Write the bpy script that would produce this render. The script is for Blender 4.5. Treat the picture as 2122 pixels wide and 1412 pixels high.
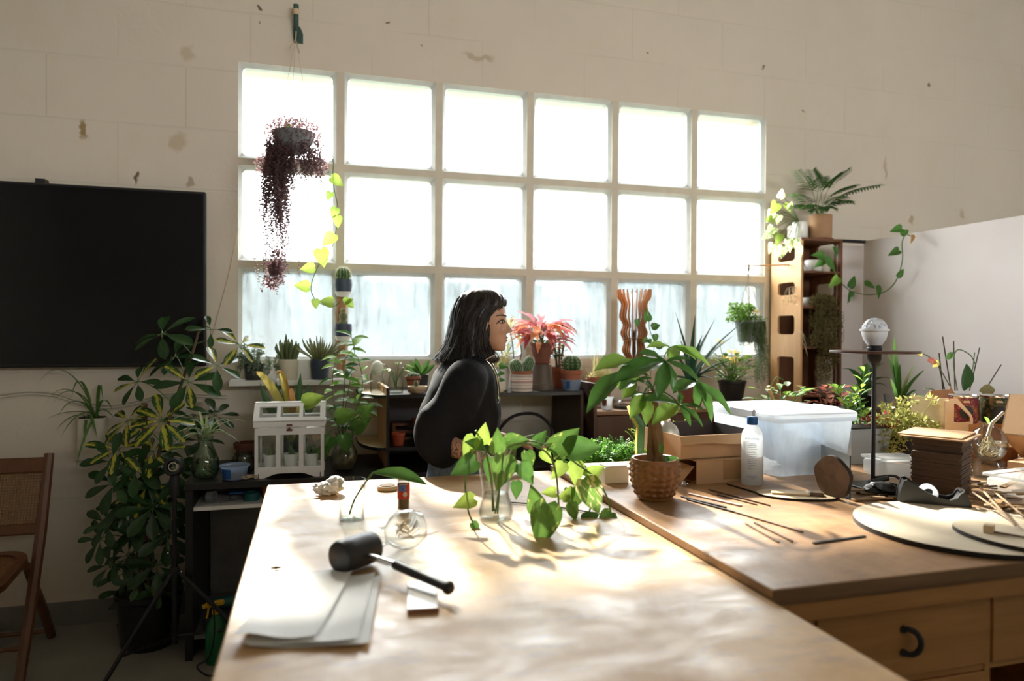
import bpy, math, random
from mathutils import Vector as V, Matrix
R = math.radians
sin, cos, pi = math.sin, math.cos, math.pi
sc = bpy.context.scene
COL = sc.collection
for _o in list(bpy.data.objects):
    bpy.data.objects.remove(_o)

# ------------------------------------------------------------------ camera
F, PIT, ROL, YAW, CH = 1450.0, R(.673), R(-.317), R(15.98), 1.45
WY = 3.89                      # the window wall stands at y = WY
camd = bpy.data.cameras.new('camera')
camd.sensor_width = 36.0
camd.lens = 36.0 * F / 2122
camd.clip_start = .02
camd.clip_end = 3000
camd.dof.use_dof = True
camd.dof.focus_distance = 2.5
camd.dof.aperture_fstop = 2.0
cam = bpy.data.objects.new('camera', camd)
COL.objects.link(cam)
cam.matrix_world = (Matrix.Translation((0, 0, CH)) @ Matrix.Rotation(-YAW, 4, 'Z')
                    @ Matrix.Rotation(pi / 2 - PIT, 4, 'X') @ Matrix.Rotation(-ROL, 4, 'Z'))
sc.camera = cam

# ------------------------------------------------------------------ daylight
world = bpy.data.worlds.new('world')
sc.world = world
world.use_nodes = True
wn = world.node_tree.nodes
wn['Background'].inputs[0].default_value = (.96, .98, 1.0, 1)
wn['Background'].inputs[1].default_value = 20.0
sund = bpy.data.lights.new('sun', 'SUN')
sund.energy = 19.0
sund.angle = R(2.5)
sund.color = (1.0, .93, .80)
sun = bpy.data.objects.new('sun', sund)
COL.objects.link(sun)
SUN_EL, SUN_AZ = R(34), R(-5)     # shining in through the window, a little from the left
sun.rotation_euler = V((sin(SUN_AZ) * cos(SUN_EL) * -1, -cos(SUN_AZ) * cos(SUN_EL), -sin(SUN_EL))).to_track_quat('-Z', 'Y').to_euler()
sun.location = (0, 8, 6)


def portal(name, loc, rot, sx, sy):
    d = bpy.data.lights.new(name, 'AREA')
    d.shape = 'RECTANGLE'
    d.size, d.size_y = sx, sy
    d.cycles.is_portal = True
    o = bpy.data.objects.new(name, d)
    o.location = loc
    o.rotation_euler = rot
    COL.objects.link(o)


portal('window_portal', (1.217, WY + .12, 2.07), (R(-90), 0, 0), 3.26, 1.58)
portal('added_window_portal', (2.8, -4.08, 2.6), (R(90), 0, 0), 4.0, 1.0)  # for the fill window added behind the camera
vs = sc.view_settings
vs.view_transform = 'Standard'
vs.look = 'None'
vs.gamma = 1.0
vs.exposure = 0.36
vs.use_curve_mapping = False
sc.cycles.use_denoising = True
sc.cycles.max_bounces = 10
sc.cycles.diffuse_bounces = 6
sc.cycles.transparent_max_bounces = 24
sc.cycles.sample_clamp_indirect = 8.0
sc.cycles.caustics_reflective = False
sc.cycles.caustics_refractive = False


# ------------------------------------------------------------------ from picture points to places in the room
def ray(px, py):
    a, b = px - 1061, py - 706
    u = a * cos(ROL) + b * sin(ROL)
    v = -a * sin(ROL) + b * cos(ROL)
    xr, zu = u / F, -v / F
    d = cos(PIT) + zu * sin(PIT)
    z = zu * cos(PIT) - sin(PIT)
    return V((xr * cos(YAW) + d * sin(YAW), -xr * sin(YAW) + d * cos(YAW), z))


def onz(px, py, h):            # point on the level plane z = h
    r = ray(px, py)
    return r * ((h - CH) / r.z) + V((0, 0, CH))


def ony(px, py, y):            # point on the upright plane y = const (parallel to the window wall)
    r = ray(px, py)
    return r * (y / r.y) + V((0, 0, CH))


def onx(px, py, x):
    r = ray(px, py)
    return r * (x / r.x) + V((0, 0, CH))


# ------------------------------------------------------------------ mesh builder
class MB:
    def __init__(self):
        self.v, self.f, self.m = [], [], []

    def add(self, vs_, fs, m=0, M=None):
        n = len(self.v)
        for p in vs_:
            p = V(p)
            self.v.append(M @ p if M else p)
        for f in fs:
            self.f.append(tuple(i + n for i in f))
            self.m.append(m)
        return self

    def box(self, x0, x1, y0, y1, z0, z1, m=0, b=0.0, M=None):
        if b <= 0:
            vs_ = [(x, y, z) for z in (z0, z1) for y in (y0, y1) for x in (x0, x1)]
            return self.add(vs_, [(0, 2, 3, 1), (4, 5, 7, 6), (0, 1, 5, 4), (2, 6, 7, 3), (0, 4, 6, 2), (1, 3, 7, 5)], m, M)
        b = min(b, (x1 - x0) * .49, (y1 - y0) * .49, (z1 - z0) * .49)
        vs_, ix = [], {}
        for i, (x, sx) in enumerate(((x0, 1), (x1, -1))):
            for j, (y, sy) in enumerate(((y0, 1), (y1, -1))):
                for k, (z, sz) in enumerate(((z0, 1), (z1, -1))):
                    for a in range(3):
                        ix[i, j, k, a] = len(vs_)
                        vs_.append((x + sx * b * (a != 0), y + sy * b * (a != 1), z + sz * b * (a != 2)))
        fs = []
        I = ix
        for s in (0, 1):
            q = [I[s, 0, 0, 0], I[s, 0, 1, 0], I[s, 1, 1, 0], I[s, 1, 0, 0]]
            fs.append(q if s == 0 else q[::-1])
            q = [I[0, s, 0, 1], I[1, s, 0, 1], I[1, s, 1, 1], I[0, s, 1, 1]]
            fs.append(q if s == 0 else q[::-1])
            q = [I[0, 0, s, 2], I[0, 1, s, 2], I[1, 1, s, 2], I[1, 0, s, 2]]
            fs.append(q if s == 0 else q[::-1])
        for p in (0, 1):
            for q in (0, 1):
                e = [I[0, p, q, 1], I[1, p, q, 1], I[1, p, q, 2], I[0, p, q, 2]]
                fs.append(e if (p + q) % 2 else e[::-1])
                e = [I[p, 0, q, 0], I[p, 1, q, 0], I[p, 1, q, 2], I[p, 0, q, 2]]
                fs.append(e[::-1] if (p + q) % 2 else e)
                e = [I[p, q, 0, 0], I[p, q, 1, 0], I[p, q, 1, 1], I[p, q, 0, 1]]
                fs.append(e if (p + q) % 2 else e[::-1])
        for i in (0, 1):
            for j in (0, 1):
                for k in (0, 1):
                    t = [I[i, j, k, 0], I[i, j, k, 1], I[i, j, k, 2]]
                    fs.append(t if (i + j + k) % 2 else t[::-1])
        return self.add(vs_, fs, m, M)

    def prism(self, pts, z0, z1, m=0, ms=None, M=None):      # outline in xy (counter-clockwise), from z0 to z1
        n = len(pts)
        vs_ = [(p[0], p[1], z0) for p in pts] + [(p[0], p[1], z1) for p in pts]
        self.add(vs_, [tuple(range(n))[::-1], tuple(range(n, 2 * n))], m, M)
        self.add(vs_, [(i, (i + 1) % n, n + (i + 1) % n, n + i) for i in range(n)], m if ms is None else ms, M)
        return self

    def ring(self, outer, inner, z0, z1, m=0, ms=None, M=None):   # plate with a hole; both outlines with as many points
        n = len(outer)
        vs_ = [(p[0], p[1], z) for z in (z0, z1) for p in outer] + [(p[0], p[1], z) for z in (z0, z1) for p in inner]
        fs, fside = [], []
        for i in range(n):
            j = (i + 1) % n
            fs += [(n + i, n + j, 3 * n + j, 3 * n + i), (j, i, 2 * n + i, 2 * n + j)]
            fside += [(i, j, n + j, n + i), (2 * n + j, 2 * n + i, 3 * n + i, 3 * n + j)]
        self.add(vs_, fs, m, M)
        self.add(vs_, fside, m if ms is None else ms, M)
        return self

    def lathe(self, prof, n=24, m=0, M=None, close=True, sx=1, sy=1):   # prof: (radius, z) from the bottom up
        vs_, fs = [], []
        for r, z in prof:
            for i in range(n):
                a = 2 * pi * i / n
                vs_.append((r * cos(a) * sx, r * sin(a) * sy, z))
        for k in range(len(prof) - 1):
            for i in range(n):
                j = (i + 1) % n
                fs.append((k * n + i, k * n + j, (k + 1) * n + j, (k + 1) * n + i))
        if close:
            if prof[0][0] > 1e-6:
                fs.append(tuple(range(n))[::-1])
            if prof[-1][0] > 1e-6:
                fs.append(tuple((len(prof) - 1) * n + i for i in range(n)))
        return self.add(vs_, fs, m, M)

    def tube(self, pts, r, n=6, m=0, M=None, cap=True, flat=1.0):
        pts = [V(p) for p in pts]
        k = len(pts)
        rs = [r] * k if not hasattr(r, '__len__') else list(r)
        vs_, fs = [], []
        up = None
        for i, p in enumerate(pts):
            t = (pts[min(i + 1, k - 1)] - pts[max(i - 1, 0)])
            t = t.normalized() if t.length > 1e-9 else V((0, 0, 1))
            if up is None:
                up = V((0, 0, 1)) if abs(t.z) < .9 else V((1, 0, 0))
            s = t.cross(up)
            if s.length < 1e-6:
                s = t.orthogonal()
            s.normalize()
            up = s.cross(t).normalized()
            for j in range(n):
                a = 2 * pi * j / n
                vs_.append(p + s * (cos(a) * rs[i]) + up * (sin(a) * rs[i] * flat))
        for i in range(k - 1):
            for j in range(n):
                q = (j + 1) % n
                fs.append((i * n + j, i * n + q, (i + 1) * n + q, (i + 1) * n + j))
        if cap:
            fs.append(tuple(range(n))[::-1])
            fs.append(tuple((k - 1) * n + j for j in range(n)))
        return self.add(vs_, fs, m, M)

    def ball(self, c, rx, ry=None, rz=None, nu=12, nv=8, m=0, M=None, fn=None):
        ry = rx if ry is None else ry
        rz = rx if rz is None else rz
        c = V(c)
        vs_, fs = [c + V((0, 0, -rz))], []
        for k in range(1, nv):
            t = pi * k / nv
            for i in range(nu):
                a = 2 * pi * i / nu
                s = fn(a, t) if fn else 1
                vs_.append(c + V((rx * sin(t) * cos(a) * s, ry * sin(t) * sin(a) * s, -rz * cos(t))))
        vs_.append(c + V((0, 0, rz)))
        for i in range(nu):
            j = (i + 1) % nu
            fs.append((0, 1 + j, 1 + i))
            fs.append((len(vs_) - 1, 1 + (nv - 2) * nu + i, 1 + (nv - 2) * nu + j))
            for k in range(nv - 2):
                fs.append((1 + k * nu + i, 1 + k * nu + j, 1 + (k + 1) * nu + j, 1 + (k + 1) * nu + i))
        return self.add(vs_, fs, m, M)

    def sheet(self, fn, nu, nv, m=0, M=None):                # open surface fn(u, v)
        vs_ = [fn(i / nu, j / nv) for j in range(nv + 1) for i in range(nu + 1)]
        w = nu + 1
        fs = [(j * w + i, j * w + i + 1, (j + 1) * w + i + 1, (j + 1) * w + i) for j in range(nv) for i in range(nu)]
        return self.add(vs_, fs, m, M)

    def blade(self, pts, w, m=0, fold=.25, up=None, prof=None):   # strap leaf along pts
        pts = [V(p) for p in pts]
        k = len(pts)
        vs_, fs = [], []
        for i, p in enumerate(pts):
            t = (pts[min(i + 1, k - 1)] - pts[max(i - 1, 0)]).normalized()
            u0 = V(up) if up else V((0, 0, 1))
            s = t.cross(u0)
            if s.length < 1e-3:
                s = t.orthogonal()
            s.normalize()
            nrm = s.cross(t)
            f = i / (k - 1)
            ww = w * (prof(f) if prof else min(1, f * 5 + .35) * (1 - f ** 2.6) + .02) * .5
            vs_ += [p - s * ww + nrm * ww * fold, p - nrm * ww * fold * .4, p + s * ww + nrm * ww * fold]
        for i in range(k - 1):
            a, b = i * 3, i * 3 + 3
            fs += [(a, a + 1, b + 1, b), (a + 1, a + 2, b + 2, b + 1)]
        return self.add(vs_, fs, m)

    def mesh(self, name, mats, smooth=35):
        me = bpy.data.meshes.new(name)
        me.from_pydata([tuple(p) for p in self.v], [], self.f)
        for mt in (mats if isinstance(mats, (list, tuple)) else [mats]):
            me.materials.append(M[mt] if isinstance(mt, str) else mt)
        me.polygons.foreach_set('material_index', self.m)
        if smooth:
            me.polygons.foreach_set('use_smooth', [True] * len(self.f))
            me.set_sharp_from_angle(angle=R(smooth))
        me.update()
        return me


def link(name, data, parent=None, loc=(0, 0, 0)):
    o = bpy.data.objects.new(name, data)
    COL.objects.link(o)
    o.location = loc
    if parent:
        o.parent = parent
    return o


def tag(o, label=None, cat=None, group=None, kind=None):
    if label:
        o['label'] = label
    if cat:
        o['category'] = cat
    if group:
        o['group'] = group
    if kind:
        o['kind'] = kind
    return o


def thing(name, label, cat, loc=(0, 0, 0), rz=0.0, group=None):
    o = link(name, None, None, loc)
    o.empty_display_size = .05
    o.rotation_euler = (0, 0, rz)
    return tag(o, label, cat, group)


def part(parent, name, mb, mat, smooth=35, loc=(0, 0, 0), label=None, kind=None):
    me = mb.mesh(name, mat, smooth) if isinstance(mb, MB) else mb
    o = link(name, me, parent, loc)
    return tag(o, label, None, None, kind)


def single(name, label, cat, mb, mat, loc=(0, 0, 0), rz=0.0, smooth=35, group=None, kind=None):
    o = link(name, mb.mesh(name, mat, smooth), None, loc)
    o.rotation_euler = (0, 0, rz)
    return tag(o, label, cat, group, kind)


def struct(name, mb, mat, parent=None, smooth=0):
    o = link(name, mb.mesh(name, mat, smooth), parent)
    if not parent:
        o['kind'] = 'structure'
    return o


def rrect(x0, x1, y0, y1, r, n=4):                            # rounded rectangle outline, counter-clockwise
    out = []
    for cx, cy, a0 in ((x1 - r, y1 - r, 0), (x0 + r, y1 - r, 90), (x0 + r, y0 + r, 180), (x1 - r, y0 + r, 270)):
        for k in range(n + 1):
            a = R(a0 + 90 * k / n)
            out.append((cx + r * cos(a), cy + r * sin(a)))
    return out


def outrect(x0, x1, y0, y1, n=4):                             # square-cornered partner of rrect with as many points
    out = []
    for cx, cy in ((x1, y1), (x0, y1), (x0, y0), (x1, y0)):
        out += [(cx, cy)] * (n + 1)
    return out


def bez(p0, p1, p2, p3, n=10):
    p0, p1, p2, p3 = V(p0), V(p1), V(p2), V(p3)
    return [p0 * (1 - t) ** 3 + p1 * 3 * t * (1 - t) ** 2 + p2 * 3 * t * t * (1 - t) + p3 * t ** 3
            for t in [i / n for i in range(n + 1)]]


def spline(ps, n=6):                                          # Catmull-Rom through ps
    ps = [V(p) for p in ps]
    q = [ps[0] * 2 - ps[1]] + ps + [ps[-1] * 2 - ps[-2]]
    out = []
    for i in range(1, len(q) - 2):
        for k in range(n):
            t = k / n
            a, b, c, d = q[i - 1], q[i], q[i + 1], q[i + 2]
            out.append(.5 * ((2 * b) + (c - a) * t + (2 * a - 5 * b + 4 * c - d) * t * t + (3 * b - a - 3 * c + d) * t ** 3))
    out.append(ps[-1])
    return out


XZ = Matrix(((1, 0, 0, 0), (0, 0, -1, 0), (0, 1, 0, 0), (0, 0, 0, 1)))      # outline drawn upright: (x, y, depth) -> (x, -depth, y)
YZ = Matrix(((0, 0, 1, 0), (1, 0, 0, 0), (0, 1, 0, 0), (0, 0, 0, 1)))       # (a, b, depth) -> (depth, a, b)

# ------------------------------------------------------------------ materials
M = {}


def sock(n, *names):
    for k in names:
        if k in n.inputs:
            return n.inputs[k]


class NT:
    def __init__(self, name):
        self.mat = bpy.data.materials.new(name)
        self.mat.use_nodes = True
        self.t = self.mat.node_tree
        self.t.nodes.clear()
        self.out = self.t.nodes.new('ShaderNodeOutputMaterial')
        M[name] = self.mat

    def n(self, kind, **kw):
        nd = self.t.nodes.new('ShaderNode' + kind)
        for k, v in kw.items():
            if hasattr(nd, k):
                setattr(nd, k, v)
            else:
                nd.inputs[k.replace('_', ' ')].default_value = v
        return nd

    def l(self, a, b):
        self.t.links.new(a, b)

    def coord(self, scale=(1, 1, 1), kind='Object', rot=(0, 0, 0)):
        c = self.n('TexCoord')
        mp = self.n('Mapping')
        mp.inputs['Scale'].default_value = scale
        mp.inputs['Rotation'].default_value = rot
        self.l(c.outputs[kind], mp.inputs['Vector'])
        return mp.outputs[0]

    def noise(self, vec, scale=5, detail=3, rough=.55, dist=0):
        nd = self.n('TexNoise')
        nd.inputs['Scale'].default_value = scale
        nd.inputs['Detail'].default_value = detail
        nd.inputs['Roughness'].default_value = rough
        nd.inputs['Distortion'].default_value = dist
        if vec is not None:
            self.l(vec, nd.inputs['Vector'])
        return nd.outputs[0]

    def ramp(self, fac, stops):
        nd = self.n('ValToRGB')
        el = nd.color_ramp.elements
        while len(el) < len(stops):
            el.new(.5)
        for e, (p, c) in zip(el, stops):
            e.position = p
            e.color = (c[0], c[1], c[2], 1) if hasattr(c, '__len__') else (c, c, c, 1)
        self.l(fac, nd.inputs[0])
        return nd.outputs[0]

    def mixc(self, fac, a, b, blend='MIX'):
        nd = self.n('Mix', data_type='RGBA', blend_type=blend)
        for s, x in ((nd.inputs[0], fac), (nd.inputs[6], a), (nd.inputs[7], b)):
            if hasattr(x, 'is_output'):
                self.l(x, s)
            elif hasattr(x, '__len__'):
                s.default_value = (x[0], x[1], x[2], 1)
            else:
                s.default_value = x
        return nd.outputs[2]

    def math(self, op, a, b=0.0, c=None, clamp=False):
        nd = self.n('Math', operation=op, use_clamp=clamp)
        for s, x in zip(nd.inputs, (a, b, c)):
            if x is None:
                continue
            if hasattr(x, 'is_output'):
                self.l(x, s)
            else:
                s.default_value = x
        return nd.outputs[0]

    def bump(self, h, strength=.3, dist=.01):
        nd = self.n('Bump')
        nd.inputs['Strength'].default_value = strength
        nd.inputs['Distance'].default_value = dist
        self.l(h, nd.inputs['Height'])
        return nd.outputs[0]

    def bsdf(self, col, rough=.5, metal=0, spec=.5, bump=None, trans=0, ior=1.45, emit=None, coat=0, sheen=0):
        b = self.n('BsdfPrincipled')
        for k, x in (('Base Color', col), ('Roughness', rough), ('Metallic', metal), ('Specular IOR Level', spec),
                     ('Transmission Weight', trans), ('IOR', ior), ('Coat Weight', coat), ('Sheen Weight', sheen)):
            s = b.inputs[k]
            if hasattr(x, 'is_output'):
                self.l(x, s)
            elif hasattr(x, '__len__'):
                s.default_value = (x[0], x[1], x[2], 1)
            else:
                s.default_value = x
        if emit:
            b.inputs['Emission Color'].default_value = (*emit[:3], 1)
            b.inputs['Emission Strength'].default_value = emit[3]
        if bump is not None:
            self.l(bump, b.inputs['Normal'])
        return b.outputs[0]

    def mixs(self, fac, a, b):
        nd = self.n('MixShader')
        if hasattr(fac, 'is_output'):
            self.l(fac, nd.inputs[0])
        else:
            nd.inputs[0].default_value = fac
        self.l(a, nd.inputs[1])
        self.l(b, nd.inputs[2])
        return nd.outputs[0]

    def done(self, s):
        self.l(s, self.out.inputs['Surface'])
        return self.mat


def plain(name, col, rough=.5, var=.12, scale=12, bump=0.0, metal=0, spec=.5, coat=0, bscale=None, sheen=0):
    t = NT(name)
    c = t.coord()
    n = t.noise(c, scale, 4)
    lo = [x * (1 - var) for x in col]
    hi = [min(1, x * (1 + var)) for x in col]
    colr = t.ramp(n, [(.3, lo), (.7, hi)])
    b = None
    if bump:
        b = t.bump(t.noise(c, bscale or scale * 4, 4), bump, .004)
    return t.done(t.bsdf(colr, rough, metal, spec, b, coat=coat, sheen=sheen))


def wood(name, dark, light, rough=.5, along=(1, 14, 14), scale=3.0, bump=.08, coat=0, spec=.5):
    t = NT(name)
    c = t.coord(along)
    g = t.noise(c, scale, 6, .6, .6)
    g2 = t.noise(t.coord(), 2.2, 3)
    col = t.ramp(g, [(.25, dark), (.75, light)])
    col = t.mixc(t.math('MULTIPLY', g2, .35), col, [x * .72 for x in light])
    return t.done(t.bsdf(col, rough, 0, spec, t.bump(g, bump, .003), coat=coat))


def leafm(name, dark, light, trans=.4, rough=.38, vari=None, kind='noise', scale=3.0, tcol=None):
    """Leaf: glossy skin over a translucent blade. vari = (colour, amount) patches."""
    t = NT(name)
    c = t.coord()
    n = t.noise(c, scale, 3)
    oi = t.n('ObjectInfo')
    col = t.ramp(n, [(.25, dark), (.75, light)])
    f = t.math('MULTIPLY_ADD', oi.outputs['Random'], .5, .75)
    col = t.mixc(1.0, col, f, 'MULTIPLY')
    if vari:
        sep = t.n('SeparateXYZ')
        t.l(c, sep.inputs[0])
        if kind == 'centre':          # pale heart, dark rim with a jagged border
            ax = t.math('ABSOLUTE', sep.outputs[0])
            e = t.math('ADD', ax, t.math('MULTIPLY', t.noise(t.coord((9, 2, 1)), 2.5, 2), .35))
            k = t.ramp(e, [(vari[1], 1.0), (vari[1] + .03, 0.0)])
        elif kind == 'edge':
            ax = t.math('ABSOLUTE', sep.outputs[0])
            k = t.ramp(ax, [(vari[1], 0.0), (vari[1] + .02, 1.0)])
        else:
            k = t.ramp(t.noise(t.coord((5, 1.6, 2)), 2.2, 4), [(vari[1], 0.0), (vari[1] + .06, 1.0)])
        k = t.math('MULTIPLY', k, 1.0, clamp=True)
        col = t.mixc(k, col, vari[0])
    b = t.bsdf(col, rough, 0, .45)
    tr = t.n('BsdfTranslucent')
    hs = t.n('HueSaturation')
    hs.inputs['Hue'].default_value = .485
    hs.inputs['Saturation'].default_value = .92
    hs.inputs['Value'].default_value = 1.15
    t.l(col, hs.inputs['Color'])
    t.l(hs.outputs[0], tr.inputs[0])
    return t.done(t.mixs(trans, b, tr.outputs[0]))


def thinglass(name, tint=(1, 1, 1), rough=.02, refl=1.0):
    t = NT(name)
    tr = t.n('BsdfTransparent')
    tr.inputs[0].default_value = (*tint, 1)
    g = t.n('BsdfGlossy')
    g.inputs['Roughness'].default_value = rough
    lw = t.n('LayerWeight')
    lw.inputs[0].default_value = .35
    f3 = t.math('POWER', lw.outputs['Facing'], 2.6)
    fac = t.math('MULTIPLY_ADD', f3, .5 * refl, .035 * refl, True)
    t.l(t.mixc(t.math('POWER', lw.outputs['Facing'], 2.0), tint, [x * .52 for x in tint]), tr.inputs[0])
    return t.done(t.mixs(fac, tr.outputs[0], g.outputs[0]))


def frosted(name, col, clear=.35, trans=.6, rough=.35, noise=0):
    """Milky plastic: partly see-through, partly translucent."""
    t = NT(name)
    tp = t.n('BsdfTransparent')
    tp.inputs[0].default_value = (*[min(1, c * 1.05) for c in col], 1)
    tl = t.n('BsdfTranslucent')
    tl.inputs[0].default_value = (*col, 1)
    pr = t.bsdf(col, rough, 0, .5)
    a = t.mixs(trans, pr, tl.outputs[0])
    if noise:
        cf = t.ramp(t.noise(t.coord((3, 3, 1)), 6, 5), [(.3, max(0, clear - noise)), (.7, min(1, clear + noise))])
        return t.done(t.mixs(cf, a, tp.outputs[0]))
    return t.done(t.mixs(clear, a, tp.outputs[0]))


# walls: old white paint over blockwork, stains and chipped spots where the photograph has them
def wallmat(name, base, chips):
    t = NT(name)
    c = t.coord()
    big = t.noise(t.coord((1, 1, 1)), .9, 5, .6)
    mid = t.noise(t.coord((1, 1, .5)), 4.5, 5, .6)
    col = t.ramp(big, [(.3, [x * .90 for x in base]), (.7, base)])
    col = t.mixc(t.ramp(mid, [(.55, 0.0), (.85, .35)]), col, [base[0] * .86, base[1] * .80, base[2] * .68])
    # faint block joints
    br = t.n('TexBrick')
    br.offset = .5
    br.inputs['Scale'].default_value = 1.0
    br.inputs['Mortar Size'].default_value = .006
    br.inputs['Mortar Smooth'].default_value = .6
    br.inputs['Brick Width'].default_value = .62
    br.inputs['Row Height'].default_value = .31
    cc = t.n('TexCoord')
    mp = t.n('Mapping')
    mp.inputs['Rotation'].default_value = (R(90), 0, 0)
    t.l(cc.outputs['Object'], mp.inputs[0])
    t.l(mp.outputs[0], br.inputs['Vector'])
    joint = t.math('MULTIPLY', br.outputs['Fac'], t.ramp(t.noise(c, 1.7, 3), [(.38, 0.0), (.6, 1.0)]))
    col = t.mixc(t.math('MULTIPLY', joint, .13), col, [x * .55 for x in base])
    wob = t.n('TexNoise')
    wob.inputs['Scale'].default_value = 16
    t.l(c, wob.inputs['Vector'])
    vm = t.n('VectorMath', operation='SUBTRACT')
    t.l(wob.outputs['Color'], vm.inputs[0])
    vm.inputs[1].default_value = (.5, .5, .5)
    vs2 = t.n('VectorMath', operation='SCALE')
    t.l(vm.outputs[0], vs2.inputs[0])
    vs2.inputs['Scale'].default_value = .09
    va = t.n('VectorMath', operation='ADD')
    t.l(c, va.inputs[0])
    t.l(vs2.outputs[0], va.inputs[1])
    for (p, rx, rz, cc_, st) in chips:
        sb = t.n('VectorMath', operation='SUBTRACT')
        t.l(va.outputs[0], sb.inputs[0])
        sb.inputs[1].default_value = p
        dv = t.n('VectorMath', operation='MULTIPLY')
        t.l(sb.outputs[0], dv.inputs[0])
        dv.inputs[1].default_value = (1 / rx, 0, 1 / rz)
        ln = t.n('VectorMath', operation='LENGTH')
        t.l(dv.outputs[0], ln.inputs[0])
        k = t.ramp(ln.outputs['Value'], [(.55, st), (1.0, 0.0)])
        col = t.mixc(k, col, cc_)
    h = t.math('ADD', t.math('MULTIPLY', mid, .7), t.math('MULTIPLY', joint, -.5))
    h = t.math('ADD', h, t.math('MULTIPLY', t.noise(c, 40, 4), .25))
    return t.done(t.bsdf(col, .75, 0, .25, t.bump(h, .35, .012)))


def wp(px, py):
    p = ony(px, py, WY)
    return (p.x, 0, p.z)


BR, TN = (.12, .07, .03), (.45, .33, .17)
wallmat('wall_paint', (.72, .64, .525), [
    (wp(168, 280), .022, .05, (.30, .19, .07), .9), (wp(278, 375), .016, .04, BR, .9), (wp(380, 118), .045, .05, TN, .45),
    (wp(362, 300), .05, .06, TN, .5), (wp(385, 383), .03, .03, (.25, .17, .08), .6), (wp(530, 24), .012, .012, BR, .9), (wp(528, 52), .012, .012, BR, .6),
    (wp(793, 49), .010, .010, BR, .8), (wp(866, 94), .010, .012, BR, .6), (wp(1334, 107), .008, .012, BR, .8), (wp(1575, 137), .012, .016, BR, .8),
    (wp(985, 118), .11, .022, (.36, .26, .15), .55), (wp(1832, 345), .02, .09, (.42, .28, .14), .55), (wp(1885, 447), .03, .045, (.36, .22, .09), .6),
    (wp(1920, 168), .010, .018, BR, .8), (wp(1660, 225), .007, .012, BR, .7), (wp(1990, 435), .03, .035, (.4, .27, .13), .5)])
plain('wall_plain', (.56, .51, .43), .8, .06, 1.5, .1)
plain('ceiling_paint', (.55, .52, .46), .85, .05, 1.2)
plain('skirting_paint', (.20, .195, .18), .7, .15, 6, .1)
plain('floor_paint', (.27, .26, .225), .42, .14, 2.5, .06)
plain('mullion_paint', (.62, .56, .44), .55, .06, 10, .12)
plain('frame_paint', (.52, .53, .50), .45, .05, 20, .08)
plain('outside_ground', (.065, .08, .065), .95, .3, .2)
plain('outside_trees', (.052, .068, .070), .95, .35, .8)
plain('black_plastic', (.012, .012, .013), .32, .1, 10)
plain('black_matt', (.016, .015, .016), .55, .2, 10)
plain('black_rubber', (.014, .013, .015), .45, .25, 20, .1)
plain('screen_glass', (.006, .006, .007), .12, .1, 4)
plain('white_paint', (.80, .79, .76), .45, .05, 10)
plain('white_ceramic', (.82, .81, .78), .22, .03, 10)
plain('cream_ceramic', (.62, .57, .46), .5, .06, 14, .1)
plain('navy_ceramic', (.045, .06, .10), .5, .12, 14, .08)
plain('terracotta', (.34, .115, .06), .75, .15, 14, .12)
plain('dark_terracotta', (.16, .055, .035), .7, .2, 14, .12)
plain('steel', (.55, .55, .56), .3, .06, 10, metal=1)
plain('chrome', (.8, .8, .82), .12, .03, 10, metal=1)
plain('soil', (.035, .024, .016), .95, .4, 60, .8, bscale=90)
plain('grey_plastic', (.22, .23, .24), .45, .1, 10)
plain('dark_grey_plastic', (.035, .037, .04), .5, .15, 10)
plain('white_paper', (.86, .86, .85), .8, .02, 6)
plain('white_plastic', (.85, .86, .87), .3, .02, 8)
plain('pink_paint', (.5, .4, .4), .5, .1, 6)


def tabletop(name, a, b, stain, along):
    t = NT(name)
    g = t.noise(t.coord(along), 2.4, 7, .62, .8)
    big = t.noise(t.coord(), 2.3, 4, .6, .5)
    sm = t.noise(t.coord((1, 2.2, 1)), 9, 5, .7)
    col = t.ramp(g, [(.28, a), (.72, b)])
    col = t.mixc(t.ramp(big, [(.42, 0.0), (.75, .55)]), col, [x * .58 for x in a])
    col = t.mixc(t.ramp(sm, [(.54, 0.0), (.70, .55)]), col, stain)
    ws = t.noise(t.coord((1, 3, 1)), 6.5, 5, .75)
    col = t.mixc(t.ramp(ws, [(.62, 0.0), (.74, .45)]), col, (.62, .60, .58))
    rg = t.ramp(t.noise(t.coord((1, 1.8, 1)), 5.5, 6, .7, .6), [(.36, .30), (.64, .54)])
    return t.done(t.bsdf(col, rg, 0, .5, t.bump(t.math('ADD', g, sm), .05, .004)))


tabletop('table_wood_a', (.52, .31, .14), (.68, .455, .245), (.28, .23, .22), (3.5, 1.6, 3))
tabletop('table_wood_b', (.29, .155, .075), (.43, .255, .13), (.17, .10, .09), (4.5, 1.3, 4))
wood('orange_wood', (.26, .11, .025), (.42, .20, .055), .5, (1, 12, 12))
wood('edge_wood', (.10, .05, .02), (.22, .12, .05), .6, (1, 10, 10))
wood('black_veneer', (.010, .0085, .008), (.018, .015, .013), .35, (1, 12, 12))
wood('walnut', (.045, .018, .008), (.10, .042, .018), .5, (12, 12, 1))
wood('chair_wood', (.095, .035, .014), (.17, .068, .026), .4, (12, 12, 1.5), coat=.2)
wood('plywood', (.58, .43, .26), (.72, .56, .37), .55, (1, 8, 8))
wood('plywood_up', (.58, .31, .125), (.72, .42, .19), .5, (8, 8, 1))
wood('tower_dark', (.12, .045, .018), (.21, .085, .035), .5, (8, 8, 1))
wood('lamp_wood', (.36, .15, .055), (.52, .25, .10), .5, (6, 6, 1))
plain('burnt_edge', (.016, .011, .009), .7, .4, 20)
plain('cardboard', (.50, .31, .17), .8, .1, 5, .06)
plain('cardboard_dark', (.055, .045, .045), .85, .2, 5)
thinglass('glass', (.97, .985, .98))
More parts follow.
